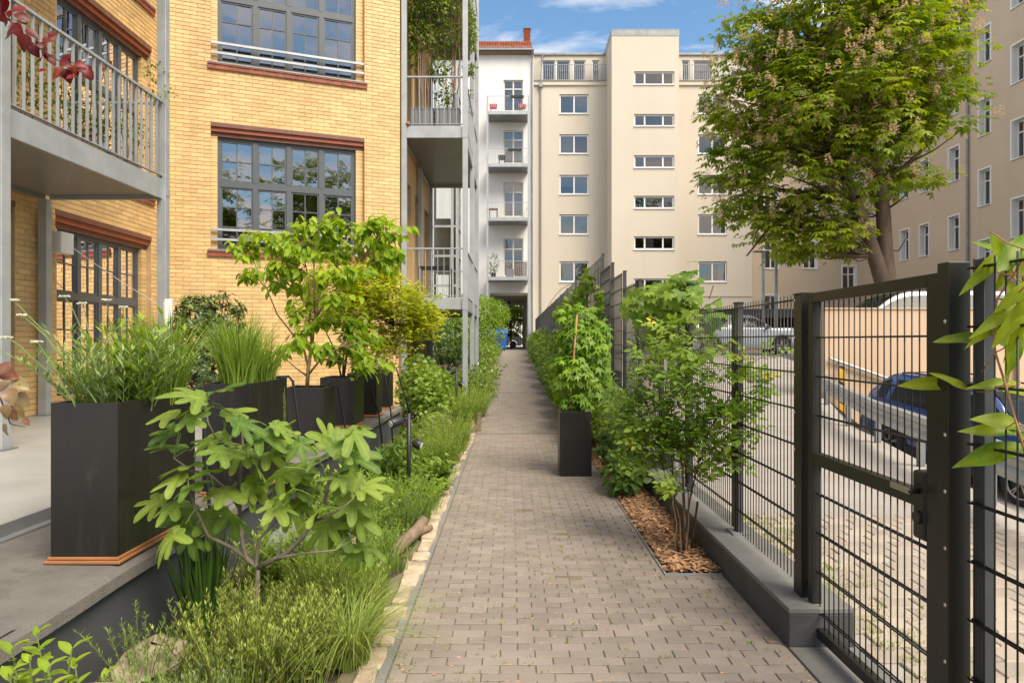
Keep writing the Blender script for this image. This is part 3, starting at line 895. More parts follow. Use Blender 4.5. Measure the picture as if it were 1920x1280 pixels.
m = MB(); m.box(8.85, 10.3, 23.60, 23.70, -0.3, 1.08); m.bar((10.0, 23.65, 0.4), (7.9, 15.4, 0.4), 0.1, 1.36)
t = tag(m.build('parking_wall', M['kerb_top']), 'dark low retaining wall in front of the silver car', 'wall')
t = thing('retaining_wall', 'peach rendered retaining wall behind the blue car', 'wall', (14, 15.3, -0.6))
m = MB(); m.box(6.95, 26.0, 15.2, 15.45, -1.0, 2.27); m.build('wall', M['peach'], t)
m = MB(); m.box(6.93, 26.0, 15.17, 15.48, 2.27, 2.30); m.build('coping', M['peach'], t)
m = MB(); m.box(11.2, 26.0, 15.06, 15.2, -1.0, 1.35); m.build('ledge', M['peach'], t)
t = tag(MB().box(8.0, 20.0, 33.0, 33.2, 1.0, 2.0).build('low_wall', M['peach']), 'low peach wall at the back of the upper parking level', 'wall')
t = thing('carport', 'dark flat carport roof above the low peach wall', 'carport', (13, 35, 1.05))
m = MB(); m.box(6.8, 22.0, 33.6, 38.0, 2.72, 3.15); m.build('roof', M['darkm'], t)
for xx in (7.2, 12.0, 17.0, 21.6):
    MB().box(xx - .06, xx + .06, 33.8, 33.92, 1.05, 2.72).build('post', M['darkm'], t)
m = MB(); m.box(6.9, 21.9, 37.7, 37.8, 1.05, 2.72); m.build('back_panel', M['kerb'], t)

# street seen through the passage
m = MB(); m.prism([(-14, 45.0), (12, 45.0), (12, 110), (-14, 110)], 0.5, 0.965)
tag(m.build('street', M['asphalt']), kind='structure')

# ================================================================== TERRACE on the left
t = thing('terrace_plinth', 'slate grey plinth wall with a roofing felt top along the flower bed', 'wall', (-2.3, 6, 0))
m = MB(); m.box(-2.9, -1.915, -2.0, 11.66, -0.3, 0.40); m.build('wall', M['plinth'], t)
rowsf = MB()
fx = [(-2.82, 0.462), (-1.96, 0.455), (-1.905, 0.447), (-1.878, 0.428), (-1.872, 0.375), (-1.895, 0.37)]
ysf = [-2 + 0.25 * i for i in range(56)]
vs_ = []
for yv in ysf:
    for (xv, zv) in fx:
        vs_.append((xv + (0.006 * math.sin(yv * 3.1) if xv > -1.9 else 0), min(yv, 11.70), zv + 0.004 * math.sin(yv * 4.3 + xv * 7)))
n = len(fx)
rowsf.add(vs_, [(i * n + j, i * n + j + 1, (i + 1) * n + j + 1, (i + 1) * n + j) for i in range(len(ysf) - 1) for j in range(n - 1)])
rowsf.add([(-2.82, 11.70, 0.462), (-1.88, 11.70, 0.43), (-1.88, 11.70, 0.37), (-2.82, 11.70, 0.37)], [(0, 1, 2, 3)])
f_ = rowsf.build('felt_top', M['felt'], t)
# overlapping felt sheets (seams)
for y0, y1 in ((-2, 2.62), (4.4, 6.2), (8.0, 9.5)):
    m = MB(); m.add([(-2.81, y0, 0.469), (-1.93, y0, 0.460), (-1.90, y0 + .1, 0.454), (-1.90, y1, 0.454), (-1.93, y1 - 0.02, 0.460), (-2.81, y1 + 0.10, 0.469)], [(0, 1, 2, 3, 4, 5)])
    sd = m.build('felt_sheet', M['felt'], t)
m = MB(); m.box(-9, -2.82, -3.0, 12.9, -0.2, 0.535)
tag(m.build('terrace_floor', M['terrace']), kind='structure')
m = MB(); m.box(-2.815, -2.80, -3, 11.7, 0.40, 0.545); m.box(-2.8, -2.745, -3, 11.7, 0.44, 0.475)
tag(m.build('edge_flashing', M['zinc']), 'zinc edge flashing along the grey terrace floor', 'flashing')

# ================================================================== FACTORY (yellow brick)
FAC = thing('brick_factory', 'yellow brick factory loft building with large grey steel windows', 'building', (-6.55, 12.74, 0))
FM = Fr((-6.55, 12.74), (0.93, 0.368), (0.368, -0.93))     # main facade, s 0..4.5
FW = Fr((-6.55, 12.74), (0, -1), (1, 0))                   # wing wall, s runs towards the camera
FS = Fr((-2.365, 14.396), (0, 1), (1, 0))                  # side wall under the balconies
LEN = 4.5
BL, BH = 0.245, 0.0765

def wall_with_holes(fr, s0, s1, z0, z1, holes, thick, mat, name, parent, d=0.0):
    """solid wall (slabs) leaving rectangular openings; holes = (s0,s1,z0,z1)"""
    ss = sorted({s0, s1, *[h[0] for h in holes], *[h[1] for h in holes]})
    ss = [a for a in ss if s0 <= a <= s1]
    mb = MB()
    for a, b in zip(ss[:-1], ss[1:]):
        mid = (a + b) / 2
        hs = sorted([(h[2], h[3]) for h in holes if h[0] < mid < h[1]])
        zc = z0
        for (h0, h1) in hs:
            if h0 > zc: mb.fbox(fr, a, b, d - thick, d, zc, min(h0, z1))
            zc = max(zc, h1)
        if zc < z1: mb.fbox(fr, a, b, d - thick, d, zc, z1)
    return mb.build(name, mat, parent)

brick_me = []
def brick_mesh(l, r, c=0.004, h=BH):
    b = MB()
    x0, x1, z0, z1 = -l / 2 + 0.004, l / 2 - 0.004, -h / 2 + 0.004, h / 2 - 0.004
    # face towards -y in local space
    vs_ = [(x0, 0.0, z0), (x1, 0.0, z0), (x1, 0.0, z1), (x0, 0.0, z1),
           (x0, -0.008 + c, z0), (x1, -0.008 + c, z0), (x1, -0.008 + c, z1), (x0, -0.008 + c, z1),
           (x0 + c, -0.008, z0 + c), (x1 - c, -0.008, z0 + c), (x1 - c, -0.008, z1 - c), (x0 + c, -0.008, z1 - c)]
    fs_ = [(0, 1, 5, 4), (1, 2, 6, 5), (2, 3, 7, 6), (3, 0, 4, 7), (4, 5, 9, 8), (5, 6, 10, 9), (6, 7, 11, 10), (7, 4, 8, 11), (8, 9, 10, 11)]
    b.add(vs_, fs_, r)
    return b
BR = [brick_mesh(BL, k / 11).mesh('brick', M['brick'], rnd=True) for k in range(12)]

def bricks(fr, s0, s1, z0, z1, holes, parent, single=0, d=0.0, stuffname='brickwork', vis=None):
    ang = math.atan2(fr.u.y, fr.u.x)
    if fr.u.cross(fr.n).z > 0: flip = True
    else: flip = False
    rest = MB(); cnt = 0; row = 0
    z = z0 + BH / 2
    while z < z1:
        s = s0 - (BL / 2 if row % 2 else 0)
        while s < s1:
            a, b = max(s, s0), min(s + BL, s1)
            segs = [(a, b)]
            for h in holes:
                if h[2] < z < h[3]:
                    ns = []
                    for (p, q) in segs:
                        if h[1] <= p or h[0] >= q: ns.append((p, q))
                        else:
                            if h[0] > p: ns.append((p, h[0]))
                            if h[1] < q: ns.append((h[1], q))
                    segs = ns
            for (p, q) in segs:
                if q - p < 0.03: continue
                c = (p + q) / 2; pos = fr.P(c, d + rng.uniform(-0.0015, 0.0015), z)
                rr = rng.random()
                if cnt < single and q - p > BL - 0.003 and (vis is None or vis(pos)):
                    inst('brick', BR[int(rr * 11.99)], parent, pos, rz=ang if not flip else ang + math.pi); cnt += 1
                else:
                    l = q - p; k = 0.008; cc = 0.004
                    x0, x1, zz0, zz1 = p + 0.004, q - 0.004, z - BH / 2 + 0.004, z + BH / 2 - 0.004
                    o = d + rng.uniform(-0.0015, 0.0015)
                    vs_ = [fr.P(x0, o, zz0), fr.P(x1, o, zz0), fr.P(x1, o, zz1), fr.P(x0, o, zz1), fr.P(x0, o + k - cc, zz0), fr.P(x1, o + k - cc, zz0), fr.P(x1, o + k - cc, zz1), fr.P(x0, o + k - cc, zz1), fr.P(x0 + cc, o + k, zz0 + cc), fr.P(x1 - cc, o + k, zz0 + cc), fr.P(x1 - cc, o + k, zz1 - cc), fr.P(x0 + cc, o + k, zz1 - cc)]
                    rest.add(vs_, [(0, 1, 5, 4), (1, 2, 6, 5), (2, 3, 7, 6), (3, 0, 4, 7), (4, 5, 9, 8), (5, 6, 10, 9), (6, 7, 11, 10), (7, 4, 8, 11), (8, 9, 10, 11)], rr)
            s += BL
        z += BH; row += 1
    tag(rest.build(stuffname, M['brick'], parent, rnd=True), kind='stuff')

# openings: (s0, s1, sill z, head z)
SILLS = [3.32, 6.90]
HO = [(0.85, 3.757, zs, zs + 2.43) for zs in SILLS] + [(0.85, 3.757, 10.48, 12.9)]
ZTOP = 13.6
wmain = wall_with_holes(FM, 0, LEN, 0.0, ZTOP, HO, 0.45, M['mortar'], 'wall', FAC)
def vis_main(p):
    X, Y, Z = p
    sx = X / Y * 1280 + 960; sy = 640 - (Z - 1.55) / Y * 1280
    return 330 < sx < 745 and 5 < sy < 560
bricks(FM, 0.0, LEN, 0.0, ZTOP, HO, wmain, single=300, vis=lambda p: vis_main(p) and p[2] > 5.6)
# wing wall openings, s from the corner towards the camera
HWING = [(0.35, 2.95, 0.75, 3.45), (0.35, 2.95, 4.15, 6.88), (0.35, 2.95, 7.6, 10.3), (3.75, 5.0, 0.55, 3.4), (3.75, 6.2, 4.15, 6.88), (3.75, 6.2, 7.6, 10.3)]
wwing = wall_with_holes(FW, 0.02, 9.5, 0.0, ZTOP, HWING, 0.45, M['mortar'], 'wall', FAC)
bricks(FW, 0.02, 9.5, 0.0, ZTOP, HWING, wwing)
# side wall: ochre plaster with window bays
HS = [(0.55 + i * 1.75, 1.65 + i * 1.75, z_, z_ + 2.6) for i in range(3) for z_ in (2.55, 6.13, 9.7)] + [(0.55, 1.65, 0.3, 2.0), (2.3, 3.4, 0.0, 2.1)]
wside = wall_with_holes(FS, 0.0, 5.3, 0.0, ZTOP, HS, 0.4, M['plaster_yellow'], 'wall', FAC)
m = MB(); m.fbox(FS, 0.0, 5.3, -0.02, 0.03, 0.0, 0.3); m.fbox(FS, 1.66, 2.29, -0.02, 0.03, 0.3, 2.0); m.fbox(FS, -0.02, 0.54, -0.02, 0.03, 0.3, 2.0); m.fbox(FS, 3.41, 5.3, -0.02, 0.03, 0.3, 2.0)
m.build('plinth', M['boulder'], FAC)
m = MB(); m.add([(-14, 12.5, ZTOP), (-6.9, 3.0, ZTOP), (-6.55, 3.2, ZTOP), (-6.55, 12.74, ZTOP), (-2.365, 14.396, ZTOP), (-2.365, 19.7, ZTOP), (-14, 19.7, ZTOP)], [(0, 1, 2, 3, 4, 5, 6)])
m.build('roof', M['zinc'], FAC)
m = MB(); m.fbox(FS, 5.3, 5.7, -8.0, 0.0, 0.0, ZTOP); m.build('rear_wall', M['plaster_yellow'], FAC)

def curtain(fr, s0, s1, d, z0, z1, mat, parent, waves=6, amp=0.025, name='curtain', taper=0.0):
    mb = MB(); n = waves * 6
    vs_ = []
    for i in range(n + 1):
        t = i / n
        for z, k in ((z0, 0.0), (z1, taper)):
            c = (s0 + s1) / 2
            s = c + (s0 + (s1 - s0) * t - c) * (1 - k)
            vs_.append(fr.P(s, d + amp * math.sin(t * waves * 2 * math.pi), z))
    mb.add(vs_, [(2 * i, 2 * i + 2, 2 * i + 3, 2 * i + 1) for i in range(n)])
    return mb.build(name, mat, parent, smooth=True)

def steel_window(fr, s0, s1, z0, z1, parent, cols=4, rows=(3, 2), d=-0.17, transom=0.55, ratios=None, deep=0.9, pan=2):
    """multi-pane steel window: each casement its own part with bars; panes its sub-parts"""
    W_ = MB(); f = 0.055
    W_.fbox(fr, s0, s1, d - 0.05, d + 0.02, z0, z0 + f); W_.fbox(fr, s0, s1, d - 0.05, d + 0.02, z1 - f, z1)
    W_.fbox(fr, s0, s0 + f, d - 0.05, d + 0.02, z0 + f, z1 - f); W_.fbox(fr, s1 - f, s1, d - 0.05, d + 0.02, z0 + f, z1 - f)
    zt = z0 + (z1 - z0) * transom
    W_.fbox(fr, s0 + f, s1 - f, d - 0.055, d + 0.03, zt - 0.055, zt + 0.055)
    cw = (s1 - s0 - 2 * f) / cols
    for i in range(1, cols):
        c = s0 + f + cw * i
        W_.fbox(fr, c - 0.045, c + 0.045, d - 0.052, d + 0.035, z0 + f, zt - 0.055); W_.fbox(fr, c - 0.045, c + 0.045, d - 0.052, d + 0.035, zt + 0.055, z1 - f)
    win = W_.build('window', M['winframe'], parent)
    for i in range(cols):
        a = s0 + f + cw * i + (0.045 if i else 0); b = s0 + f + cw * (i + 1) - (0.045 if i < cols - 1 else 0)
        for (q0, q1, nr) in ((z0 + f, zt - 0.055, rows[0]), (zt + 0.055, z1 - f, rows[1])):
            c_ = MB(); g = 0.032
            c_.fbox(fr, a, a + g, d - 0.03, d + 0.012, q0, q1); c_.fbox(fr, b - g, b, d - 0.03, d + 0.012, q0, q1)
            c_.fbox(fr, a + g, b - g, d - 0.03, d + 0.012, q0, q0 + g); c_.fbox(fr, a + g, b - g, d - 0.03, d + 0.012, q1 - g, q1)
            for k in range(1, pan):
                xm = a + (b - a) * k / pan
                c_.fbox(fr, xm - 0.011, xm + 0.011, d - 0.018, d + 0.005, q0 + g, q1 - g)
            for k in range(1, nr):
                zk = q0 + (q1 - q0) * k / nr
                c_.fbox(fr, a + g, b - g, d - 0.019, d + 0.007, zk - 0.011, zk + 0.011)
            c_.build('casement', M['winframe'], win)
            for k in range(nr):
                for e in range(pan):
                    tl = rng.uniform(-0.004, 0.004); tl2 = rng.uniform(-0.004, 0.004)
                    p0, p1 = a + (b - a) * e / pan + 0.006, a + (b - a) * (e + 1) / pan - 0.006
                    y0_, y1_ = q0 + (q1 - q0) * k / nr + 0.006, q0 + (q1 - q0) * (k + 1) / nr - 0.006
                    pn = MB(); pn.add([fr.P(p0, d - 0.008, y0_), fr.P(p1, d - 0.008 + tl, y0_), fr.P(p1, d - 0.008 + tl + tl2, y1_), fr.P(p0, d - 0.008 + tl2, y1_)], [(0, 1, 2, 3)])
                    pn.build('pane', M['glass'], win)
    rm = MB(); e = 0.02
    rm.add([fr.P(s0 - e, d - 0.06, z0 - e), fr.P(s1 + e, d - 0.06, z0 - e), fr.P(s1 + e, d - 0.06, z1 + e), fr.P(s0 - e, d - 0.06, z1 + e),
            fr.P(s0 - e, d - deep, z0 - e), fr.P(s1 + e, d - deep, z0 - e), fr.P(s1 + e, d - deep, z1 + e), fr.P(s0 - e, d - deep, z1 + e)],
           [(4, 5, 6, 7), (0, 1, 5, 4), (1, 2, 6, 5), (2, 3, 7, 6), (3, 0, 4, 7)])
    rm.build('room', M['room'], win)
    return win

def brick_reveal(fr, s0, s1, z0, z1, inner0, inner1, parent, d0=-0.085):
    """stepped brick jambs inside the opening"""
    mb = MB(); z = z0
    while z < z1 - 0.02:
        zt_ = min(z + BH, z1)
        for (a, b) in ((s0, inner0), (inner1, s1)):
            if b - a > 0.02: mb.fbox(fr, a, b, d0 - 0.22, d0, z + 0.004, zt_ - 0.004, rng.random())
        z += BH
    mb.build('jamb_bricks', M['brick'], parent, rnd=True)['kind'] = 'stuff'
    mb = MB()
    for (a, b) in ((s0, inner0), (inner1, s1)):
        if b - a > 0.02: mb.fbox(fr, a - 0.0, b - 0.003, d0 - 0.22, d0 - 0.006, z0, z1)
    mb.build('jamb_core', M['mortar'], parent)

def lintel(fr, s0, s1, zh, parent):
    """two stepped steel sections over the opening"""
    l = MB(); l.fbox(fr, s0, s1, -0.06, 0.012, zh - 0.085, zh); l.build('lintel', M['lintel'], parent, bev=0.004)
    l = MB(); l.fbox(fr, s0 + 0.004, s1 - 0.004, -0.10, -0.03, zh - 0.165, zh - 0.0855); l.build('lintel_band', M['lintel_red'], parent)
    l = MB(); l.fbox(fr, s0 + 0.008, s1 - 0.008, -0.24, -0.085, zh - 0.245, zh - 0.1655); l.build('lintel_flange', M['lintel'], parent)

def sill(fr, s0, s1, z, parent):
    l = MB(); l.fbox(fr, s0 - 0.045, s1 + 0.045, -0.2, 0.065, z - 0.028, z - 0.004); l.build('sill_cap', M['zinc'], parent)
    n = int((s1 - s0 + 0.1) / 0.075)
    core = MB(); core.fbox(fr, s0 - 0.055, s1 + 0.055, -0.1, 0.038, z - 0.135, z - 0.03); c = core.build('sill', M['redbrick'], parent)
    for i in range(n):
        a = s0 - 0.06 + (s1 - s0 + 0.12) * i / n; b = s0 - 0.06 + (s1 - s0 + 0.12) * (i + 1) / n
        q = MB(); q.fbox(fr, a + 0.002, b - 0.002, -0.05, 0.046 + rng.uniform(-.002, .002), z - 0.14, z - 0.06, rng.random())
        q.fbox(fr, a + 0.002, b - 0.002, -0.05, 0.060 + rng.uniform(-.002, .002), z - 0.058, z - 0.029, rng.random())
        q.build('sill_brick', M['redbrick'], c, rnd=True)

for i, (a, b, z0, z1) in enumerate(HO):
    steel_window(FM, a + 0.115, b - 0.16, z0 + 0.02, z1 - 0.245, FAC, transom=0.585 if i == 0 else 0.6)
    brick_reveal(FM, a, b, z0, z1 - 0.245, a + 0.115, b - 0.16, FAC)
    lintel(FM, a, b, z1, FAC)
    sill(FM, a, b, z0, FAC)
    for zr in (0.17, 0.36):
        r_ = MB(); r_.fbox(FM, a + 0.004, b - 0.004, -0.045, -0.005, z0 + zr, z0 + zr + 0.045); r_.build('window_rail', M['galv'], FAC)
# folded blind in the upper window, blinds in the lower one
curtain(FM, 1.18, 1.50, -0.42, 6.95, 8.15, M['curtain_b'], FAC, waves=4, taper=0.95)
for j in range(34):
    z = 3.45 + j * 0.042
    q = MB(); q.fbox(FM, 1.72, 3.5, -0.40, -0.365, z, z + 0.004)
    q.build('blind_slat', M['curtain'], FAC) if j < 34 else None
for (a, b, z0, z1) in HWING:
    steel_window(FW, a + 0.16, b - 0.16 if b < 5.5 else b, z0 + 0.02, z1 - 0.245, FAC, cols=4 if b - a > 2 else 2, transom=0.6, rows=(3, 2))
    brick_reveal(FW, a, b, z0, z1 - 0.245, a + 0.16, b - 0.16, FAC)
    lintel(FW, a, b, z1, FAC)
    if z0 > 1: sill(FW, a, b, z0, FAC)
for (a, b, z0, z1) in HS:
    steel_window(FS, a + 0.02, b - 0.02, z0 + 0.01, z1 - 0.02, FAC, cols=2, transom=0.66, rows=(3, 1), d=-0.2, pan=2, deep=0.6)

# ================================================================== BALCONIES of galvanised steel
def railing(parent, p0, p1, zf, zr, step=0.125, name='baluster', flat=True):
    """rail between two floor points with separate balusters"""
    a = Vector((p0[0], p0[1], 0)); b = Vector((p1[0], p1[1], 0)); L_ = (b - a).length
    n = max(2, round(L_ / step)); u = (b - a).normalized()
    MB().bar((a.x, a.y, zr), (b.x, b.y, zr), 0.05, 0.03).build('handrail', M['galv'], parent)
    MB().bar((a.x, a.y, zf + 0.045), (b.x, b.y, zf + 0.045), 0.04, 0.012).build('lower_rail', M['galv'], parent)
    me = MB().box(-0.005, 0.005, -0.016, 0.016, zf + 0.05, zr - 0.014).mesh('baluster', M['galv']) if flat else MB().box(-0.006, 0.006, -0.006, 0.006, zf + 0.05, zr - 0.014).mesh('baluster', M['galv'])
    ang = math.atan2(u.y, u.x) + math.pi / 2
    for i in range(1, n):
        p = a + u * (L_ * i / n)
        inst('baluster', me, parent, (p.x, p.y, 0), rz=ang + (math.pi / 2 if flat else 0))

def Ibar(mb, a, b, w, h):
    mb.bar(a, b, w, h)

B1 = thing('steel_balcony', 'galvanised steel balcony on posts in front of the left brick wing', 'balcony', (-5.6, 7.2, 0.53))
xf, xw, yn, yf = -4.80, -6.45, 2.9, 9.40
for (xx, yy, zt) in ((xf, yf, 9.6), (xf, 6.40, 9.6), (xf, yn, 9.6), (xw + 0.02, yf, 3.5), (xw + 0.02, 6.4, 3.5)):
    q = MB(); q.box(xx - 0.06, xx + 0.06, yy - 0.06, yy + 0.06, 0.535, zt)
    q.build('post', M['galv'], B1, bev=0.006)
    q = MB(); q.box(xx - 0.10, xx + 0.10, yy - 0.10, yy + 0.10, 0.536, 0.55); q.build('base_plate', M['galv_dark'], B1)
for zf in (3.50, 7.0):
    q = MB(); q.box(xf - 0.02, xf + 0.015, yn, yf - 0.061, zf, zf + 0.27); q.build('fascia', M['galv'], B1, bev=0.004)
    q = MB(); q.box(xw + 0.1, xf - 0.061, yf - 0.03, yf + 0.03, zf, zf + 0.26); q.build('end_beam', M['galv'], B1)
    q = MB(); q.box(xw, xw + 0.07, yn, yf - 0.061, zf, zf + 0.2); q.build('wall_beam', M['galv_dark'], B1)
    q = MB(); q.box(xw + 0.075, xf - 0.025, yn, yf - 0.035, zf + 0.05, zf + 0.2); q.build('floor_slab', M['slab'], B1)
    railing(B1, (xf, yf - 0.06), (xf, 6.46), zf + 0.27, zf + 1.33)
    railing(B1, (xf, 6.34), (xf, yn), zf + 0.27, zf + 1.33)
    railing(B1, (xf - 0.06, yf), (xw + 0.1, yf), zf + 0.27, zf + 1.33)
for yy in (6.4, 9.4):
    q = MB(); q.box(xf + 0.016, xf + 0.024, yy - 0.11, yy + 0.11, 3.52, 3.75) if yy == 6.4 else q.box(xf + 0.061, xf + 0.066, yy - 0.05, yy + 0.05, 3.55, 3.72)
    q.build('joint_plate', M['galv'], B1)

B2 = thing('balcony_tower', 'tall galvanised balcony tower standing beside the path in front of the ochre side wall', 'balcony', (-1.6, 16.5, 0.1))
xa, xb = -2.28, -0.99
yp = (14.45, 16.95, 19.15)
for i, yy in enumerate(yp):
    q = MB(); q.box(xb - 0.055, xb + 0.055, yy - 0.055, yy + 0.055, grd(yy) - 0.02, 13.2); q.build('post', M['galv'], B2, bev=0.006)
    q = MB(); q.box(xa - 0.055, xa + 0.055, yy - 0.055, yy + 0.055, grd(yy) - 0.02, 13.2); q.build('post', M['galv'], B2, bev=0.006)
for zf in (2.225, 5.85, 9.43):
    for (p, q_) in (((xa + 0.056, yp[0]), (xb - 0.056, yp[0])), ((xa + 0.056, yp[2]), (xb - 0.056, yp[2]))):
        q = MB(); q.bar((p[0], p[1], zf + 0.125), (q_[0], q_[1], zf + 0.125), 0.05, 0.25); q.build('fascia', M['galv'], B2, bev=0.004)
    q = MB(); q.box(xb - 0.02, xb + 0.02, yp[0] + 0.056, yp[2] - 0.056, zf, zf + 0.25); q.build('fascia', M['galv'], B2, bev=0.004)
    q = MB(); q.box(xa - 0.02, xa + 0.02, yp[0] + 0.056, yp[2] - 0.056, zf, zf + 0.2); q.build('wall_beam', M['galv_dark'], B2)
    q = MB(); q.box(xa + 0.025, xb - 0.025, yp[0] + 0.03, yp[2] - 0.03, zf + 0.06, zf + 0.2); q.build('floor_slab', M['slab'], B2)
    q = MB(); q.box(xb - 0.06, xb + 0.06, yp[0] - 0.062, yp[0] - 0.056, zf + 0.0, zf + 0.25); q.build('joint_plate', M['galv'], B2)
    railing(B2, (xa + 0.06, yp[0]), (xb - 0.06, yp[0]), zf + 0.25, zf + 1.29, 0.125, flat=False)
    railing(B2, (xb, yp[0] + 0.06), (xb, yp[1] - 0.06), zf + 0.25, zf + 1.29, 0.125, flat=False)
    railing(B2, (xb, yp[1] + 0.06), (xb, yp[2] - 0.06), zf + 0.25, zf + 1.29, 0.125, flat=False)
    railing(B2, (xa + 0.06, yp[2]), (xb - 0.06, yp[2]), zf + 0.25, zf + 1.29, 0.125, flat=False)

# corrugated planters on the upper balcony, table on the lower
for k, (x0, x1) in enumerate(((-2.17, -1.68), (-1.64, -1.12))):
    t = thing('balcony_planter', ['ribbed grey balcony planter next to the brick corner', 'ribbed grey balcony planter next to the outer steel post'][k], 'planter', ((x0 + x1) / 2, 14.72, 6.05), group='ribbed planters on the upper balcony')
    q = MB(); q.box(x0, x1, 14.56, 14.9, 6.055, 6.50); q.build('tub', M['greyplast'], t)
    for i in range(6):
        c = x0 + (x1 - x0) * (i + 0.5) / 6
        q = MB(); q.box(c - 0.030, c + 0.030, 14.545, 14.56, 6.06, 6.50); q.build('rib', M['greyplast'], t, bev=0.006)
    q = MB(); q.box(x0 - 0.01, x1 + 0.01, 14.54, 14.91, 6.50, 6.52); q.build('rim', M['greyplast'], t)
t = thing('balcony_table', 'slim black metal table on the lower steel balcony', 'table', (-1.7, 15.3, 2.42))
for yy in (15.0, 15.55):
    MB().tube([(-2.05, yy, 2.43), (-2.05, yy, 3.18), (-1.38, yy, 3.18), (-1.38, yy, 2.43)], 0.014, 6).build('leg_frame', M['darkm'], t)
for i in range(7):
    yy = 15.0 + 0.55 * i / 6
    MB().box(-2.05, -1.38, yy - 0.03, yy + 0.03, 3.185, 3.20).build('slat', M['darkm'], t)
q = MB(); q.lathe([(0.0, 0), (0.045, 0.01), (0.05, 0.05), (0.03, 0.085), (0, 0.09)], (-2.2, 14.42, 6.10), 10)
tag(q.build('clay_bird', M['tray'], smooth=True), 'small orange clay ornament at the foot of the balcony post', 'ornament')

# wall lamp and hanging cable on the wing
t = thing('wall_lamp', 'white box lamp on the brick wing under the balcony', 'lamp', (-6.4, 9.75, 2.9))
MB().box(-6.54, -6.50, 9.62, 9.86, 2.82, 3.09).build('mounting_plate', M['darkm'], t)
MB().box(-6.50, -6.34, 9.60, 9.88, 2.80, 3.10).build('housing', M['whitep'], t, bev=0.008)
cb = MB(); cb.tube(curve((-6.35, 9.88, 2.9), (-6.0, 12.2, 2.05), -0.02, 10), 0.006, 5)
tag(cb.build('cable', M['whitep']), 'thin pale cable hanging diagonally from the wall lamp', 'cable')
q = MB(); q.box(-4.66, -4.56, 9.15, 9.19, 0.54, 2.12); q.box(-4.70, -4.66, 9.20, 9.23, 0.54, 2.08)
tag(q.build('white_board', M['whitep'], bev=0.004), 'white painted board leaning against the far balcony post', 'board')
# ================================================================== FAR BUILDINGS
def sash(fr, s0, s1, z0, z1, parent, cols=2, d=-0.14, f=0.09, mat='upvc', transom=None, rowbars=(), cur=None, sillout=0.06, colr=None, deep=0.7, reveal=None, gl='glass_b', slot=True):
    """plain framed window: frame, panes, sill, room behind"""
    mb = MB()
    mb.fbox(fr, s0, s1, d - 0.05, d + 0.02, z0, z0 + f); mb.fbox(fr, s0, s1, d - 0.05, d + 0.02, z1 - f, z1)
    mb.fbox(fr, s0, s0 + f, d - 0.05, d + 0.02, z0 + f, z1 - f); mb.fbox(fr, s1 - f, s1, d - 0.05, d + 0.02, z0 + f, z1 - f)
    edges = [s0 + f]
    rat = colr or [1 / cols] * cols
    acc = s0 + f; W_ = s1 - s0 - 2 * f
    for k in range(cols - 1):
        acc += rat[k] * W_; edges.append(acc)
        mb.fbox(fr, acc - f * 0.55, acc + f * 0.55, d - 0.045, d + 0.024, z0 + f, z1 - f)
    edges.append(s1 - f)
    zs_ = [z0 + f] + ([z0 + (z1 - z0) * transom] if transom else []) + [z1 - f]
    if transom:
        for k in range(cols):
            e0 = edges[k] + (f * 0.55 if k else 0); e1 = edges[k + 1] - (f * 0.55 if k < cols - 1 else 0)
            mb.fbox(fr, e0, e1, d - 0.045, d + 0.022, zs_[1] - f * 0.45, zs_[1] + f * 0.45)
    w = mb.build('window', M[mat], parent)
    for k in range(cols):
        for j in range(len(zs_) - 1):
            tl = rng.uniform(-0.006, 0.006); t2 = rng.uniform(-0.006, 0.006)
            p = MB(); p.add([fr.P(edges[k] - .01, d - 0.01, zs_[j] - .01), fr.P(edges[k + 1] + .01, d - 0.01 + tl, zs_[j] - .01), fr.P(edges[k + 1] + .01, d - 0.01 + tl + t2, zs_[j + 1] + .01), fr.P(edges[k] - .01, d - 0.01 + t2, zs_[j + 1] + .01)], [(0, 1, 2, 3)])
            p.build('pane', M[gl], w)
    if sillout:
        q = MB(); q.fbox(fr, s0 - 0.04, s1 + 0.04, d + 0.021, sillout, z0 - 0.05, z0 - 0.004); q.build('sill', M['upvc'], w)
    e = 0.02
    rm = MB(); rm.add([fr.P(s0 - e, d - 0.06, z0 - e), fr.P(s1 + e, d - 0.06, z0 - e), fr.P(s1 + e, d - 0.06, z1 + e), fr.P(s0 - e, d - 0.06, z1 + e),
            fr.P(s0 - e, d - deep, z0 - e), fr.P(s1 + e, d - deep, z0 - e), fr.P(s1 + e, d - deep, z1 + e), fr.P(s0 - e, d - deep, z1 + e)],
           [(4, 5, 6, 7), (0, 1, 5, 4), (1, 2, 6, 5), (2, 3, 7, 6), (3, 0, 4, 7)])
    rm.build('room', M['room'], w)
    if cur:
        for (a, b, za, kind) in cur:
            sa, sb = s0 + f + W_ * a, s0 + f + W_ * b
            curtain(fr, sa, sb, d - 0.16, z0 + (z1 - z0) * za, z1 - f * 0.5, M['curtain'], w, waves=max(2, int((sb - sa) * 5)) if kind == 'c' else 2, amp=0.03 if kind == 'c' else 0.002)
    if reveal:
        for (a, b) in ((s0 - reveal, s0), (s1, s1 + reveal)):
            q = MB(); q.fbox(fr, a, b, d - 0.05, 0.015, z0 - reveal * 0.6, z1 + reveal); q.build('surround', M['upvc'], w)
        q = MB(); q.fbox(fr, s0, s1, d - 0.05, 0.015, z1 + 0.001, z1 + reveal); q.build('surround', M['upvc'], w)
        q = MB(); q.fbox(fr, s0, s1, d - 0.05, 0.03, z0 - reveal * 0.6, z0 - 0.001); q.build('surround', M['upvc'], w)
    return w

def fx_(x, Y): return (x - 960) / 1280 * Y
def fz_(y, Y): return 1.55 + (640 - y) / 1280 * Y

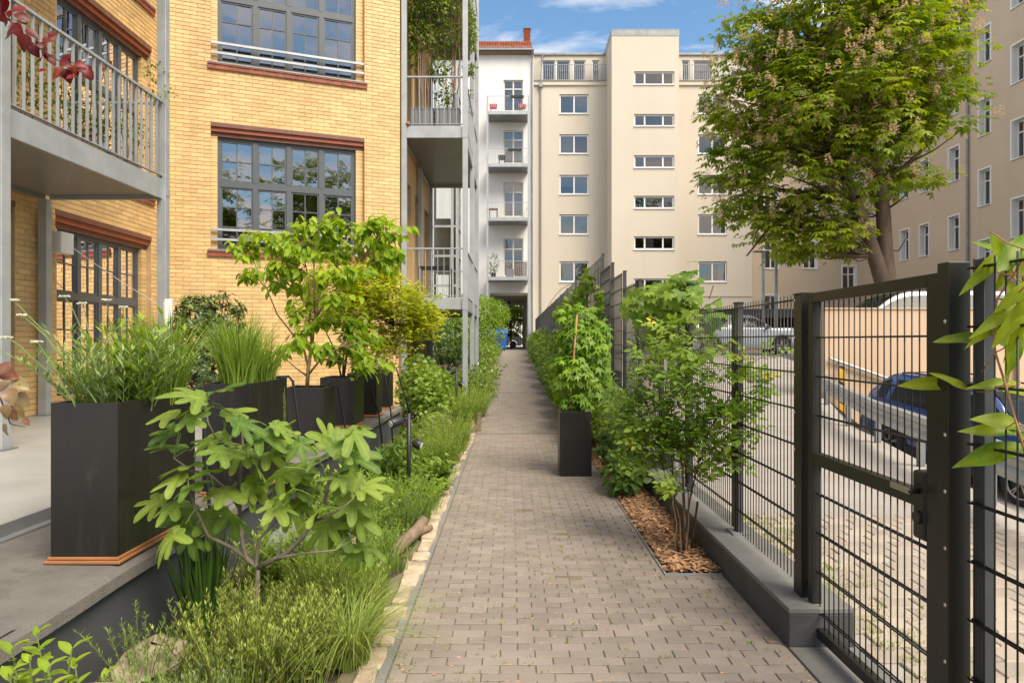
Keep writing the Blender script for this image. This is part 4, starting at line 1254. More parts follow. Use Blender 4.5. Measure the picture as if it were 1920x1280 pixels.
# ---- cream apartment block: tower front Y=45, main front Y=47.5
YT, YM = 45.0, 47.5
CA = thing('apartment_block', 'cream rendered apartment block with a projecting stair tower', 'building', (10, YM, 1))
FC = Fr((0, YM), (1, 0), (0, -1)); FT = Fr((0, YT), (1, 0), (0, -1))
xl, xr = 1.50, fx_(1410, YM)
tx0, tx1 = fx_(1147, YT), fx_(1273, YT)
rowsL = [(177, 215), (252, 290), (328, 366), (402, 441), (490, 530)]
holesC = []
for (a, b) in rowsL:
    holesC.append((fx_(1049, YM), fx_(1104, YM), fz_(b, YM), fz_(a, YM)))
    holesC.append((fx_(1309, YM), fx_(1363, YM), fz_(b, YM), fz_(a, YM)))
zpar = fz_(152, YM)
wall_with_holes(FC, xl, xr, 0.8, zpar, holesC, 0.5, M['cream'], 'wall', CA)
curs = [[(0, 0.47, 0, 'c'), (0.53, 1, 0, 'c')], [(0, 0.47, 0, 'c')], [(0, 0.47, 0.45, 'b'), (0.53, 1, 0, 'b')], [(0, 0.47, 0, 'b'), (0.53, 1, 0, 'b')], [(0, 0.47, 0, 'c'), (0.53, 1, 0, 'c')]]
cursR = [[(0.55, 0.95, 0, 'c')], None, None, None, [(0.75, 0.98, 0, 'c')]]
for k, h in enumerate(holesC):
    sash(FC, h[0] + 0.005, h[1] - 0.005, h[2] + 0.06, h[3] - 0.03, CA, 2, cur=curs[k // 2] if k % 2 == 0 else cursR[k // 2], d=-0.12)
# set-back penthouse with railing
YP = YM + 0.55
FP = Fr((0, YP), (1, 0), (0, -1))
zr = fz_(98, YM)
ph = [(fx_(1016, YP), fx_(1041, YP), zpar + .05, fz_(113, YP)), (fx_(1043, YP), fx_(1069, YP), zpar + .05, fz_(113, YP)), (fx_(1075, YP), fx_(1098, YP), zpar + .05, fz_(113, YP)), (fx_(1110, YP), fx_(1124, YP), zpar + .05, fz_(113, YP)),
      (fx_(1278, YP), fx_(1293, YP), zpar + .05, fz_(113, YP)), (fx_(1300, YP), fx_(1335, YP), zpar + .05, fz_(113, YP))]
wall_with_holes(FP, xl, xr, zpar - 0.3, zr, ph, 0.3, M['cream'], 'penthouse_wall', CA)
for k, h in enumerate(ph):
    sash(FP, h[0], h[1], h[2], h[3], CA, 1, d=-0.1, sillout=0, f=0.07, gl='glass_b', cur=[(0, 1, 0, 'b')] if k > 3 else None)
m = MB(); m.box(xl - 0.1, xr, YP - 0.12, YM + 12, zr, zr + 0.14); m.build('roof', M['zinc'], CA)
m = MB(); m.box(xl, xr, YM - 0.11, YM - 0.004, zpar - 0.32, zpar - 0.22); m.build('cornice', M['cream'], CA)
m = MB(); m.box(xl, xr, YM - 0.06, YM + 0.5, zpar, zpar + 0.06); m.build('parapet_cap', M['zinc'], CA)
for (a, b) in ((1016, 1140), (1280, 1405)):
    x0, x1 = fx_(a, YM), fx_(b, YM)
    zt = fz_(121, YM)
    MB().box(x0, x1, YM - 0.02, YM + 0.03, zt - 0.03, zt).build('handrail', M['galv'], CA)
    me = MB().box(-0.012, 0.012, -0.012, 0.012, zpar + 0.06, zt - 0.03).mesh('baluster', M['galv'])
    n = int((x1 - x0) / 0.13)
    for i in range(n + 1):
        inst('baluster', me, CA, (x0 + (x1 - x0) * i / n, YM + 0.005, 0))
# stair tower
TW = [(134, 160), (214, 238), (291, 316), (367, 392), (443, 469), (522, 548)]
ht = [(fx_(1189, YT), tx1 - 0.3, fz_(b, YT), fz_(a, YT)) for (a, b) in TW]
ztw = fz_(57, YT)
twr = wall_with_holes(FT, tx0, tx1, 0.8, ztw, ht, 0.3, M['cream'], 'stair_tower', CA)
m = MB(); m.box(tx0, tx0 + 0.3, YT + 0.3, YM + 2, 0.8, ztw); m.box(tx1 - 0.3, tx1, YT + 0.3, YM + 2, 0.8, ztw); m.build('stair_tower_side', M['cream'], CA)
m = MB(); m.box(tx0 - 0.03, tx1 + 0.03, YT - 0.03, YM + 2, ztw, ztw + 0.05); m.box(tx0 - 0.02, tx1 + 0.02, YT - 0.02, YT - 0.002, ztw - 0.38, ztw); m.box(tx0 - 0.02, tx0 - 0.002, YT - 0.002, YM + 2, ztw - 0.38, ztw); m.build('tower_coping', M['zinc'], CA)
for k, h in enumerate(ht):
    sash(FT, h[0] + 0.01, h[1] - 0.01, h[2] + 0.05, h[3] - 0.02, CA, 3, d=-0.13, colr=(0.25, 0.49, 0.26), f=0.085, cur=[(0.26, 0.5, 0, 'b')] if k in (3, 4) else None)
m = MB(); m.box(fx_(1273, YM), xr, YM - 0.05, YM - 0.004, fz_(556, YM), fz_(552, YM)); m.build('base_ledge', M['cream'], CA)
m = MB(); xp = fx_(1011, YM) + 0.1
m.tube([(xp, YM - 0.12, fz_(163, YM)), (xp, YM - 0.12, 1.2)], 0.055, 8); m.tube([(xp + 0.25, YM + 0.6, zr), (xp + .1, YM - .1, zr - 0.35), (xp, YM - 0.12, zpar - 0.2), (xp, YM - 0.12, zpar - 0.4)], 0.05, 8)
m.build('downpipe', M['zinc'], CA)
MB().box(xp - 0.14, xp + 0.14, YM - 0.24, YM - 0.01, fz_(165, YM), fz_(158, YM)).build('rain_hopper', M['zinc'], CA)
m = MB(); m.box(xl, xr, YP + 1.2, YM + 10, 0.8, zr - 0.05)
m.build('rear_block', M['cream'], CA)

# ---- white house with the passage
YWH = 46.5
WH = thing('white_house', 'white rendered house with red tile roof above the arched-through passage', 'building', (-1, YWH, 1))
WH['label'] = 'white rendered old house with red tile roof and open ground floor passage'
FH = Fr((0, YWH), (1, 0), (0, -1))
zeave = fz_(100, YWH)
doors = [(150, 209), (245, 307), (342, 407), (447, 518)]
hd = [(fx_(944, YWH), fx_(981, YWH), fz_(b, YWH), fz_(a, YWH)) for (a, b) in doors]
pas = (fx_(918, YWH), fx_(990, YWH), 0.0, fz_(549, YWH))
w_ = wall_with_holes(FH, -14.0, 1.48, 0.0, zeave, hd + [pas], 0.45, M['white'], 'wall', WH)
for k, h in enumerate(hd):
    sash(FH, h[0], h[1], h[2] + 0.02, h[3], WH, 2, d=-0.14, f=0.085, mat='offwhite', transom=0.72, sillout=0, cur=[[(0, .48, 0, 'b'), (.52, 1, .3, 'b')], [(0, .48, 0, 'b'), (.52, 1, 0, 'b')], [(0, .48, 0, 'b'), (.52, 1, 0, 'b')], None][k])
# passage: side walls, soffit, stepped beams
m = MB(); m.box(pas[0] - 0.3, pas[0], YWH + 0.45, YWH + 9, 0.9, pas[3]); m.box(pas[1], pas[1] + 0.3, YWH + 0.45, YWH + 9, 0.9, pas[3]); m.build('passage_wall', M['offwhite'], WH)
m = MB(); m.box(pas[0] - 0.3, pas[1] + 0.3, YWH + 0.45, YWH + 9, pas[3] + 0.002, pas[3] + 0.4); m.build('passage_ceiling', M['offwhite'], WH)
for yy, dr in ((YWH + 0.6, 0.12), (YWH + 8.4, 0.32)):
    m = MB(); m.box(pas[0], pas[1], yy, yy + 0.4, pas[3] - dr, pas[3]); m.build('passage_beam', M['offwhite'], WH)
m = MB(); m.box(pas[0], pas[0] + 0.2, YWH + 8.4, YWH + 8.8, 0.9, pas[3] - .33); m.box(pas[1] - 0.22, pas[1], YWH + 8.4, YWH + 8.8, 0.9, pas[3] - .33); m.build('passage_jamb', M['offwhite'], WH)
t = thing('passage_lamp', 'small dark ceiling lamp hanging in the passage', 'lamp', (-0.2, YWH + 4, pas[3]))
MB().tube([(-0.22, YWH + 4, pas[3]), (-0.22, YWH + 4, pas[3] - 0.35)], 0.012, 5).build('rod', M['darkm'], t)
MB().lathe([(0.0, -0.34), (0.08, -0.36), (0.15, -0.5), (0, -0.5)], (-0.22, YWH + 4, pas[3]), 10).build('shade', M['darkm'], t)
m = MB(); m.box(-14.0, 1.48, YWH + 9, YWH + 9.4, pas[3] - .2, zeave); m.box(-14, pas[0] - 0.3, YWH + 9, YWH + 9.4, 0.8, pas[3] - .2); m.build('rear_wall', M['white'], WH)
# roof: tile rows, each course a part, gutter, snow guard, skylights, chimney
RY0, RY1, RZ1 = YWH - 0.35, YWH + 2.2, zeave + 1.75
for k in range(7):
    a, b = k / 7, (k + 1) / 7
    y0, y1 = RY0 + (RY1 - RY0) * a, RY0 + (RY1 - RY0) * b
    z0, z1 = zeave + 0.1 + (RZ1 - zeave - .1) * a, zeave + 0.1 + (RZ1 - zeave - .1) * b
    m = MB(); nx = 84
    for i in range(nx):
        x0 = -14.2 + 15.6 * i / nx; x1 = -14.2 + 15.6 * (i + 1) / nx; xm = (x0 + x1) / 2
        rr = rng.random()
        m.add([(x0, y0, z0 + 0.03), (xm, y0, z0 + 0.075), (x1, y0, z0 + 0.03), (x0, y1, z1), (xm, y1, z1 + 0.06), (x1, y1, z1)], [(0, 1, 4, 3), (1, 2, 5, 4)], rr)
    m.build('tile_course', M['tile'], WH, rnd=True)
m = MB(); m.add([(-14.2, RY0 + .02, zeave + .08), (1.4, RY0 + .02, zeave + .08), (1.4, RY1, RZ1 - .02), (-14.2, RY1, RZ1 - .02), (1.4, RY1 + 3, zeave), (-14.2, RY1 + 3, zeave)], [(0, 1, 2, 3), (3, 2, 4, 5)]); m.build('roof_deck', M['tile'], WH)
m = MB(); m.box(-14.2, 1.48, YWH - 0.52, YWH - 0.36, zeave + 0.02, zeave + 0.14); m.build('gutter', M['zinc'], WH)
m = MB(); m.box(-14.2, 1.48, YWH - 0.36, YWH, zeave - 0.12, zeave + 0.015); m.build('soffit', M['wood'], WH)
m = MB(); m.box(-14.0, 1.45, RY0 + 0.75, RY0 + 0.78, zeave + 0.62, zeave + 0.66)
for i in range(18): m.box(-14 + i * 0.9, -13.97 + i * 0.9, RY0 + 0.74, RY0 + 0.77, zeave + 0.3, zeave + 0.62)
m.build('snow_guard', M['galv'], WH)
m = MB(); m.bar((-0.9, RY0 + 1.1, zeave + 0.60), (-0.9, RY0 + 1.9, zeave + 0.88), 0.7, 0.05); m.build('skylight', M['upvc'], WH)
m = MB(); m.box(0.85, 1.32, YWH + 2.6, YWH + 3.1, zeave - 0.2, fz_(57, YWH + 2.8)); c = m.build('chimney', M['tile'], WH)
m = MB(); m.box(0.82, 1.35, YWH + 2.57, YWH + 3.13, fz_(57, YWH + 2.8), fz_(57, YWH + 2.8) + 0.06); m.build('chimney_cap', M['tile'], c)
m = MB(); xq = fx_(998, YWH); m.tube([(xq, YWH - 0.4, zeave + .05), (xq, YWH - 0.12, zeave - 0.5), (xq, YWH - 0.12, 1.2)], 0.06, 8); m.build('downpipe', M['zinc'], WH)
# balcony rack on the white house
BT = thing('balcony_rack', 'narrow steel rack of four balconies on the white house', 'balcony', (-0.3, YWH - 1, 1))
bx0, bx1 = fx_(914, 45.0), fx_(991, 45.0)
YB = 45.0
for xx in (bx0, bx1):
    MB().box(xx - 0.06, xx + 0.06, YB - 0.06, YB + 0.06, 1.0, fz_(180, YB)).build('post', M['galv'], BT)
for (ys_, yt) in ((209, 180), (307, 278), (408, 379), (519, 489)):
    zf = fz_(ys_, YB)
    MB().box(bx0, bx1, YB - 0.05, YWH - 0.005, zf - 0.24, zf).build('floor_slab', M['galv_dark'], BT)
    MB().box(bx0 + 0.07, bx1 - 0.07, YB - 0.075, YB - 0.052, zf - 0.22, zf - 0.01).build('fascia', M['galv'], BT)
    zt = fz_(yt, YB)
    MB().box(bx0, bx1, YB - 0.02, YB + 0.02, zt - 0.03, zt).build('handrail', M['galv'], BT)
    me = MB().box(-0.008, 0.008, -0.008, 0.008, zf, zt - 0.03).mesh('baluster', M['galv'])
    for i in range(1, 20):
        inst('baluster', me, BT, (bx0 + (bx1 - bx0) * i / 20, YB, 0))
    MB().box(bx0 - .02, bx0 + .02, YB + .06, YWH, zt - 0.03, zt).build('handrail', M['galv'], BT)
    MB().box(bx1 - .02, bx1 + .02, YB + .06, YWH, zt - 0.03, zt).build('handrail', M['galv'], BT)
# things on those balconies
def chair_at(x, y, z, mat, label, s=1.0):
    t = thing('balcony_chair', label, 'chair', (x, y, z))
    for (a, b) in ((-.2, -.2), (.2, -.2), (-.2, .2), (.2, .2)):
        MB().tube([(x + a * s, y + b * s, z), (x + a * .85 * s, y + b * .85 * s, z + .42 * s)], 0.018, 5).build('leg', mat, t)
    MB().box(x - .24 * s, x + .24 * s, y - .22 * s, y + .22 * s, z + .42 * s, z + .46 * s).build('seat', mat, t, bev=0.01)
    q = MB(); q.box(x - .24 * s, x + .24 * s, y + .2 * s, y + .24 * s, z + .47 * s, z + .82 * s); q.build('backrest', mat, t, bev=0.02)
    for sg in (-1, 1):
        MB().box(x + sg * .24 * s - .02, x + sg * .24 * s + .02, y - .2 * s, y + .2 * s, z + .6 * s, z + .64 * s).build('armrest', mat, t)
chair_at(fx_(925, 45.6), 45.6, fz_(209, YB), M['pinkp'], 'pink chair at the wall end of the top balcony', 0.95)
chair_at(fx_(979, 45.6), 45.6, fz_(209, YB), M['pinkp'], 'pink chair under the window box on the top balcony', 0.95)
chair_at(fx_(941, 45.5), 45.5, fz_(307, YB), M['darkm'], 'black folding chair on the second balcony from the roof', 0.95)
for (x0, x1, yy, lb) in ((957, 982, 181, 'dark window box hooked on the top balcony rail'), (952, 978, 280, 'dark window box hooked on the rail above the folding chair')):
    q = MB(); q.box(fx_(x0, YB), fx_(x1, YB), YB - 0.24, YB - 0.03, fz_(yy + 4, YB), fz_(yy, YB)); tag(q.build('window_box', M['darkm'], bev=0.01), lb, 'planter')
t = thing('side_table', 'small dark side table on the third balcony of the white house', 'table', (fx_(925, 45.5), 45.5, fz_(408, YB)))
zz_ = fz_(408, YB); xx = fx_(925, 45.5)
MB().box(xx - .3, xx + .3, 45.3, 45.8, zz_ + .62, zz_ + .68).build('top', M['lintel'], t)
for (a, b) in ((-.25, 45.35), (.25, 45.35), (-.25, 45.75), (.25, 45.75)): MB().box(xx + a - .03, xx + a + .03, b - .03, b + .03, zz_, zz_ + .62).build('leg', M['lintel'], t)
z4 = fz_(519, YB)
t = thing('bench_screen', 'slatted wooden bench screen on the lowest balcony of the white house', 'bench', (fx_(979, 45.2), 45.2, z4))
for i in range(8): MB().box(fx_(965, YB), fx_(990, YB) - 0.06, YB + 0.05, YB + 0.08, z4 + 0.05 + i * 0.12, z4 + 0.14 + i * 0.12).build('slat', M['wood'], t)
q = MB(); q.box(fx_(949, 45.4), fx_(963, 45.4), 45.2, 45.6, z4, z4 + 0.55); tag(q.build('plant_tub', M['greyplast'], bev=0.02), 'grey tub with red flowers on the lowest balcony', 'planter')
lp = thing('potted_plant', 'leafy green potted plant on the lowest balcony of the white house', 'plant', (fx_(925, 45.4), 45.4, z4))
MB().lathe([(0.0, 0), (0.16, 0), (0.2, 0.3), (0, 0.3)], (fx_(925, 45.4), 45.4, z4), 10).build('pot', M['darkm'], lp)
leafcloud(TS, [(fx_(926, 45.4), 45.4, z4 + 1.0, .35, .3, .7), (fx_(921, 45.4), 45.4, z4 + .5, .3, .25, .3)], 260, 0.16, G['herbd'], 'foliage', lp)
q = leafcloud(TS, [(fx_(957, 45.4), 45.4, z4 + .7, .12, .12, .12)], 40, 0.1, G['redbud'], 'red_flowers', None); tag(q, 'red flowers growing in the grey balcony tub', 'flowers', kind='stuff')

# ---- tan house: back front at Y 47.6, right wing at X 24.5
TN = thing('tan_house', 'tan rendered old house around the upper parking with white window surrounds', 'building', (18, 47.6, 1))
FB = Fr((0, 47.6), (1, 0), (0, -1)); FR = Fr((24.5, 47.6), (0, -1), (-1, 0))
ZT = 26.0
rowsM = [2.83, 6.56, 10.37, 14.05, 17.75, 21.45]
rowsS = [4.87, 8.55, 12.2, 15.9, 19.6]
hb = []
for (c, rows) in ((1446, rowsM), (1519, rowsM), (1592, rowsS)):
    cx = fx_(c, 47.6)
    for z in rows: hb.append((cx - 0.52, cx + 0.52, z, z + 2.0))
wall_with_holes(FB, xr + 0.002, 24.5, 0.8, 21.3, [h for h in hb if h[3] < 20.5], 0.5, M['tan'], 'wall', TN)
hb = [h for h in hb if h[3] < 20.5]
for k, h in enumerate(hb):
    sash(FB, h[0] + 0.07, h[1] - 0.07, h[2] + 0.07, h[3] - 0.07, TN, 2, d=-0.16, transom=0.7, f=0.075, sillout=0.05, reveal=0.08, cur=[(0.05, .95, 0, 'b')] if k == 7 else None)
hw = []
for (yc, rows) in ((45.6, rowsM), (42.6, rowsM), (40.6, rowsM), (37.85, rowsM), (35.4, rowsS), (33.05, rowsM), (30.4, rowsM), (27.6, rowsM)):
    for z in rows: hw.append((47.6 - yc - 0.5, 47.6 - yc + 0.5, z, z + 2.0))
wall_with_holes(FR, 0, 32, -1.5, ZT, hw, 0.5, M['tan'], 'wall', TN)
for k, h in enumerate(hw):
    sash(FR, h[0] + 0.07, h[1] - 0.07, h[2] + 0.07, h[3] - 0.07, TN, 2, d=-0.32, transom=0.7, f=0.075, sillout=0.06, reveal=0.08)
m = MB(); m.tube([(24.4, 36.6, ZT), (24.4, 36.6, 1.2)], 0.07, 8); m.build('downpipe', M['zinc'], TN)
m = MB(); m.box(24.3, 36, 15.6, 60, ZT, ZT + 0.4); m.add([(xr, 47.3, 21.3), (24.3, 47.3, 21.3), (24.3, 52, 24.0), (xr, 52, 24.0)], [(0, 1, 2, 3)]); m.build('roof', M['zinc'], TN)

# ---- glazed lift shaft behind the balcony tower
LS = thing('lift_shaft', 'grey steel and glass lift shaft in front of the white house', 'lift', (-3.0, 30, 0.5))
lx0, lx1, ly0, ly1 = fx_(809, 30), fx_(858, 30), 30.0, 31.4
for xx in (lx0, lx1, (lx0 + lx1) / 2 + 0.33):
    for yy in (ly0, ly1):
        MB().box(xx - 0.05, xx + 0.05, yy - 0.05, yy + 0.05, 0.4, 15.0).build('post', M['galv'], LS)
for z in (1.4, 2.9, 4.0, 5.3, 6.6, 8.6, 10.5, 12.5, 14.9):
    MB().box(lx0 + .051, lx1 - .051, ly0 - 0.04, ly0 + 0.04, z - 0.05, z + 0.05).build('cross_bar', M['galv'], LS)
    MB().box(lx1 - 0.04, lx1 + 0.04, ly0 + .051, ly1 - .051, z - 0.05, z + 0.05).build('cross_bar', M['galv'], LS)
MB().box(lx0 + 0.05, lx1 - 0.05, ly0 + 0.055, ly0 + 0.065, 0.5, 14.9).build('glass_front', M['glass_pale'], LS)
MB().box(lx1 - .005, lx1 + 0.005, ly0 + 0.07, ly1 - 0.05, 0.5, 14.9).build('glass_side', M['glass_pale'], LS)
MB().box(lx0 + 0.15, lx1 - 0.35, ly0 + 0.3, ly1 - 0.1, 4.6, 7.0).build('lift_car', M['offwhite'], LS)

# ---- things in and beyond the passage
t = thing('iron_gate', 'black iron bar gate closing the street end of the passage', 'gate', (-0.2, YWH + 8.9, 0.97))
gy = YWH + 8.95; gz = fz_(600, gy)
MB().box(pas[0], pas[1], gy - .03, gy + .03, gz - .06, gz + .0).build('top_rail', M['darkm'], t)
MB().box(pas[0], pas[1], gy - .03, gy + .03, 1.02, 1.12).build('bottom_rail', M['darkm'], t)
MB().box(fx_(958, gy) - .07, fx_(958, gy) + .07, gy - .05, gy + .05, 0.97, gz - .061).build('meeting_stile', M['darkm'], t)
for i in range(17):
    xx = pas[0] + (pas[1] - pas[0]) * (i + .5) / 17
    MB().box(xx - .012, xx + .012, gy - .012, gy + .012, 1.12, gz - .061).build('bar', M['darkm'], t)
def bin_(x, y, z, label):
    t = thing('waste_bin', label, 'bin', (x, y, z))
    b = MB(); w0, w1, d0, d1, h = .5, .62, .38, .46, 1.15
    b.add([(x - w0, y - d0, z + .12), (x + w0, y - d0, z + .12), (x + w0, y + d0, z + .12), (x - w0, y + d0, z + .12), (x - w1, y - d1, z + h), (x + w1, y - d1, z + h), (x + w1, y + d1, z + h), (x - w1, y + d1, z + h)], BF)
    b.build('tub', M['binblue'], t, bev=0.03)
    b = MB(); b.add([(x - w1 - .03, y - d1 - .03, z + h + .003), (x + w1 + .03, y - d1 - .03, z + h + .003), (x + w1 + .03, y + d1, z + h + .003), (x - w1 - .03, y + d1, z + h + .003), (x - w1, y - d1 + .1, z + h + .12), (x + w1, y - d1 + .1, z + h + .12), (x + w1, y + d1 - .05, z + h + .26), (x - w1, y + d1 - .05, z + h + .26)], BF)
    b.build('lid', M['binblue'], t, bev=0.02)
    for a in (-.4, .4):
        for c in (-.3, .3):
            w = MB(); w.tube([(x + a - .03, y + c, z + .07), (x + a + .03, y + c, z + .07)], .07, 10); w.build('wheel', M['rubber'], t)
    MB().bar((x - .4, y - d1 - .06, z + .95), (x + .4, y - d1 - .06, z + .95), .04, .04).build('grab_bar', M['darkm'], t)
bin_(fx_(934, 44.3), 44.3, 0.955, 'blue wheeled waste bin standing at the passage entrance')

# ================================================================== FENCE
XF = 1.57
KW = thing('fence_plinth', 'anthracite plinth wall under the mesh fence, stepping up along the path', 'wall', (XF, 6, 0))
steps = [(3.46, 7.30, 0.20), (7.30, 8.55, 0.36), (8.55, 9.70, 0.60), (9.70, 10.86, 0.84), (10.86, 12.03, 1.08), (12.03, 46.4, 1.35)]
for (a, b, h) in steps:
    q = MB(); q.box(1.405, 1.735, a + 0.002, b - 0.002, -0.3, h - 0.03); q.build('wall', M['kerb'], KW, bev=0.006)
    q = MB(); q.box(1.403, 1.737, a, b - 0.003, h - 0.0298, h); q.build('coping', M['kerb_top'], KW, bev=0.005)
q = MB(); q.box(1.402, 1.75, -1.5, 3.455, -0.1, 0.006)
tag(q.build('gate_threshold', M['kerb_top'], bev=0.004), 'grey concrete threshold strip under the fence gate', 'threshold')

FE = thing('mesh_fence', 'anthracite double-bar mesh fence stepping up beside the path', 'fence', (XF, 6, 0.2))
def wires(parent, y0, y1, z0, z1, x=XF, top=True, spacing=0.05, rows=None, ov=0.03):
    me = MB().tube([(0, 0, z0), (0, 0, z1 + ov)], 0.0033, 6).mesh('wire', M['anth'], smooth=True)
    n = int((y1 - y0) / spacing)
    off = ((y1 - y0) - n * spacing) / 2
    for i in range(n + 1):
        inst('wire', me, parent, (x, y0 + off + i * spacing, 0))
    for z in rows:
        q = MB()
        for sx in (-0.0075, 0.0075):
            q.tube([(x + sx, y0, z), (x + sx, y1, z)], 0.0042, 6)
        q.build('cross_wire', M['anth'], parent, smooth=True)
posts = [(3.68, 1.80), (4.83, 1.815), (6.15, 2.06), (7.32, 2.16), (8.55, 2.31), (9.70, 2.54), (10.86, 2.79), (12.03, 3.08)]
ptop = [1.78, 1.78, 1.78, 2.02, 2.14, 2.27, 2.50, 2.75]
for i, (yp_, zt) in enumerate(posts):
    if i == 0: continue
    zb = [h for (a, b, h) in steps if a <= yp_ + 0.02 < b][0]
    q = MB(); q.box(XF + 0.012, XF + 0.052, yp_ - 0.04, yp_ + 0.04, zb, zt); q.build('post', M['anth_b'], FE, bev=0.003)
    q = MB(); q.box(XF + 0.008, XF + 0.056, yp_ - 0.044, yp_ + 0.044, zt, zt + 0.012); q.build('post_cap', M['anth'], FE)
    q = MB(); q.box(XF - 0.016, XF - 0.011, yp_ - 0.055, yp_ - 0.015, zb + 0.05, zt - 0.03); q.build('cover_strip', M['anth'], FE)
    q = MB(); q.box(XF - 0.03, XF + 0.10, yp_ - 0.08, yp_ + 0.08, zb, zb + 0.012); q.build('base_plate', M['galv_dark'], FE)
for i in range(len(posts) - 1):
    y0, y1 = posts[i][0] + 0.04, posts[i + 1][0] - 0.02
    zt = ptop[i + 1] if i else 1.78
    zb = [h for (a, b, h) in steps if a <= (y0 + y1) / 2 < b][0] + 0.03
    rows = []
    z = zt
    while z > zb: rows.append(z); z -= 0.2
    wires(FE, y0, y1, zb, zt, rows=rows)
# far solid part: mesh with woven dark strips
for k in range(13):
    y0 = 12.06 + k * 2.6; y1 = min(y0 + 2.56, 46.3)
    if y0 > 46: break
    q = MB(); n = 24
    for i in range(n):
        a = y0 + (y1 - y0) * i / n; b = y0 + (y1 - y0) * (i + 1) / n - 0.004
        o = 0.006 if i % 2 else -0.006
        q.box(XF + o - 0.002, XF + o + 0.002, a, b, 1.36, 3.02)
    q.build('privacy_panel', M['strip'], FE)
    for z in (1.45, 1.8, 2.15, 2.5, 2.85, 3.02):
        MB().box(XF - 0.016, XF - 0.008, y0, y1, z - 0.006, z + 0.006).build('cross_wire', M['anth'], FE)
    MB().box(XF + 0.01, XF + 0.06, y1 - 0.02, y1 + 0.05, 1.35, 3.09).build('post', M['anth_b'], FE)

# gate with its posts
GP = thing('gate_post', 'square anthracite hinge post between the gate and the mesh fence', 'post', (XF, 3.66, 0))
q = MB(); q.box(XF - 0.045, XF + 0.045, 3.60, 3.70, 0.0, 1.80); q.build('post', M['anth'], GP, bev=0.004)
MB().box(XF - 0.048, XF + 0.048, 3.597, 3.703, 1.80, 1.808).build('cap', M['anth'], GP)
me = MB().lathe([(0.0, 0.004), (0.006, 0.003), (0.008, 0)], n=8).mesh('screw', M['steel'], smooth=True)
for z in [0.37 + 0.2 * i for i in range(8)]:
    inst('screw', me, GP, (XF - 0.0455, 3.685, z), ry=-math.pi / 2)
GT = thing('fence_gate', 'anthracite mesh gate with lever handle opening onto the driveway', 'gate', (XF, 3.0, 0.04))
gy0, gy1 = 2.515, 3.565
for (a, b) in ((gy0 - 0.05, gy0 + 0.03), (gy1 - 0.05, gy1)):
    q = MB(); q.box(XF - 0.025, XF + 0.025, a, b, 0.05, 1.80); q.build('stile', M['anth'], GT, bev=0.003)
for z, h in ((0.075, 0.05), (0.95, 0.06), (1.775, 0.05)):
    q = MB(); q.box(XF - 0.0245, XF + 0.0245, gy0 + 0.031, gy1 - 0.051, z - h / 2, z + h / 2); q.build('rail', M['anth'], GT, bev=0.003)
wires(GT, gy0 + 0.04, gy1 - 0.06, 0.10, 0.92, rows=[0.17 + .2 * i for i in range(4)], ov=0.0)
wires(GT, gy0 + 0.04, gy1 - 0.06, 0.98, 1.75, rows=[1.17, 1.37, 1.57], ov=0.0)
q = MB(); q.box(XF - 0.03, XF + 0.03, gy0 + 0.031, gy0 + 0.115, 0.80, 1.06); q.build('lock_box', M['anth'], GT, bev=0.012)
q = MB(); q.tube([(XF - 0.031, gy0 + 0.07, 0.985), (XF - 0.075, gy0 + 0.07, 0.985)], 0.011, 10); q.build('handle_neck', M['anth'], GT, smooth=True)
q = MB(); q.bar((XF - 0.07, gy0 + 0.06, 0.985), (XF - 0.072, gy0 + 0.185, 0.987), 0.012, 0.024); q.build('lever', M['steel'], GT, bev=0.005)
q = MB(); q.tube([(XF - 0.03, gy0 + 0.07, 0.885), (XF - 0.042, gy0 + 0.07, 0.885)], 0.024, 14); q.build('lock_rose', M['darkm'], GT)
for z in (0.30, 1.62):
    q = MB(); q.tube([(XF + 0.0, gy1 + 0.001, z), (XF, 3.599, z)], 0.014, 8); q.build('hinge', M['steel'], GT)
LP = thing('gate_latch_post', 'anthracite latch post with screwed cover strip beside the gate handle', 'post', (XF, 2.42, 0))
q = MB(); q.box(XF - 0.04, XF + 0.04, 2.395, 2.458, 0.0, 1.83); q.build('post', M['anth'], LP, bev=0.003)
for z in [0.22 + 0.2 * i for i in range(8)]:
    inst('screw', me, LP, (XF - 0.0405, 2.412, z), ry=-math.pi / 2)
NF = thing('mesh_fence', 'anthracite mesh fence panel overgrown by long-leaved clematis next to the gate latch post', 'fence', (XF, 1.2, 0))
q = MB(); q.box(XF + 0.012, XF + 0.052, 2.29, 2.345, 0.0, 1.83); q.build('post', M['anth_b'], NF, bev=0.003)
wires(NF, -1.2, 2.34, 0.05, 1.80, rows=[1.80 - 0.2 * i for i in range(9)])

# ================================================================== GUARD RAIL on the driveway edge
GR = thing('guard_rail', 'galvanised crash barrier rail along the driveway edge', 'guard rail', (5.5, 10, 0))
def wrail(y0, y1, z):
    prof = [(-0.0, -0.16), (0.05, -0.14), (0.05, -0.07), (0.0, -0.03), (0.0, 0.03), (0.05, 0.07), (0.05, 0.14), (0.0, 0.16)]
    vs_ = []
    for yv in (y0, y1):
        for (o, h) in prof: vs_.append((edge_x(yv) - 0.18 - o, yv, z + dz(yv) * 0.6 + h))
    m = MB(); n = len(prof); m.add(vs_, [(i, i + 1, n + i + 1, n + i) for i in range(n - 1)])
    m.build('rail', M['galv'], GR)
for (a, b) in ((2.5, 6.5), (6.5, 10.5), (10.5, 14.8)): wrail(a, b, 0.50)
for yv in (4.5, 6.5, 8.5, 10.5, 12.5, 14.5):
    xx = edge_x(yv) - 0.12; MB().box(xx - 0.04, xx + 0.04, yv - 0.03, yv + 0.03, dz(yv) - 0.2, dz(yv) + 0.62).build('post', M['galv_dark'], GR)
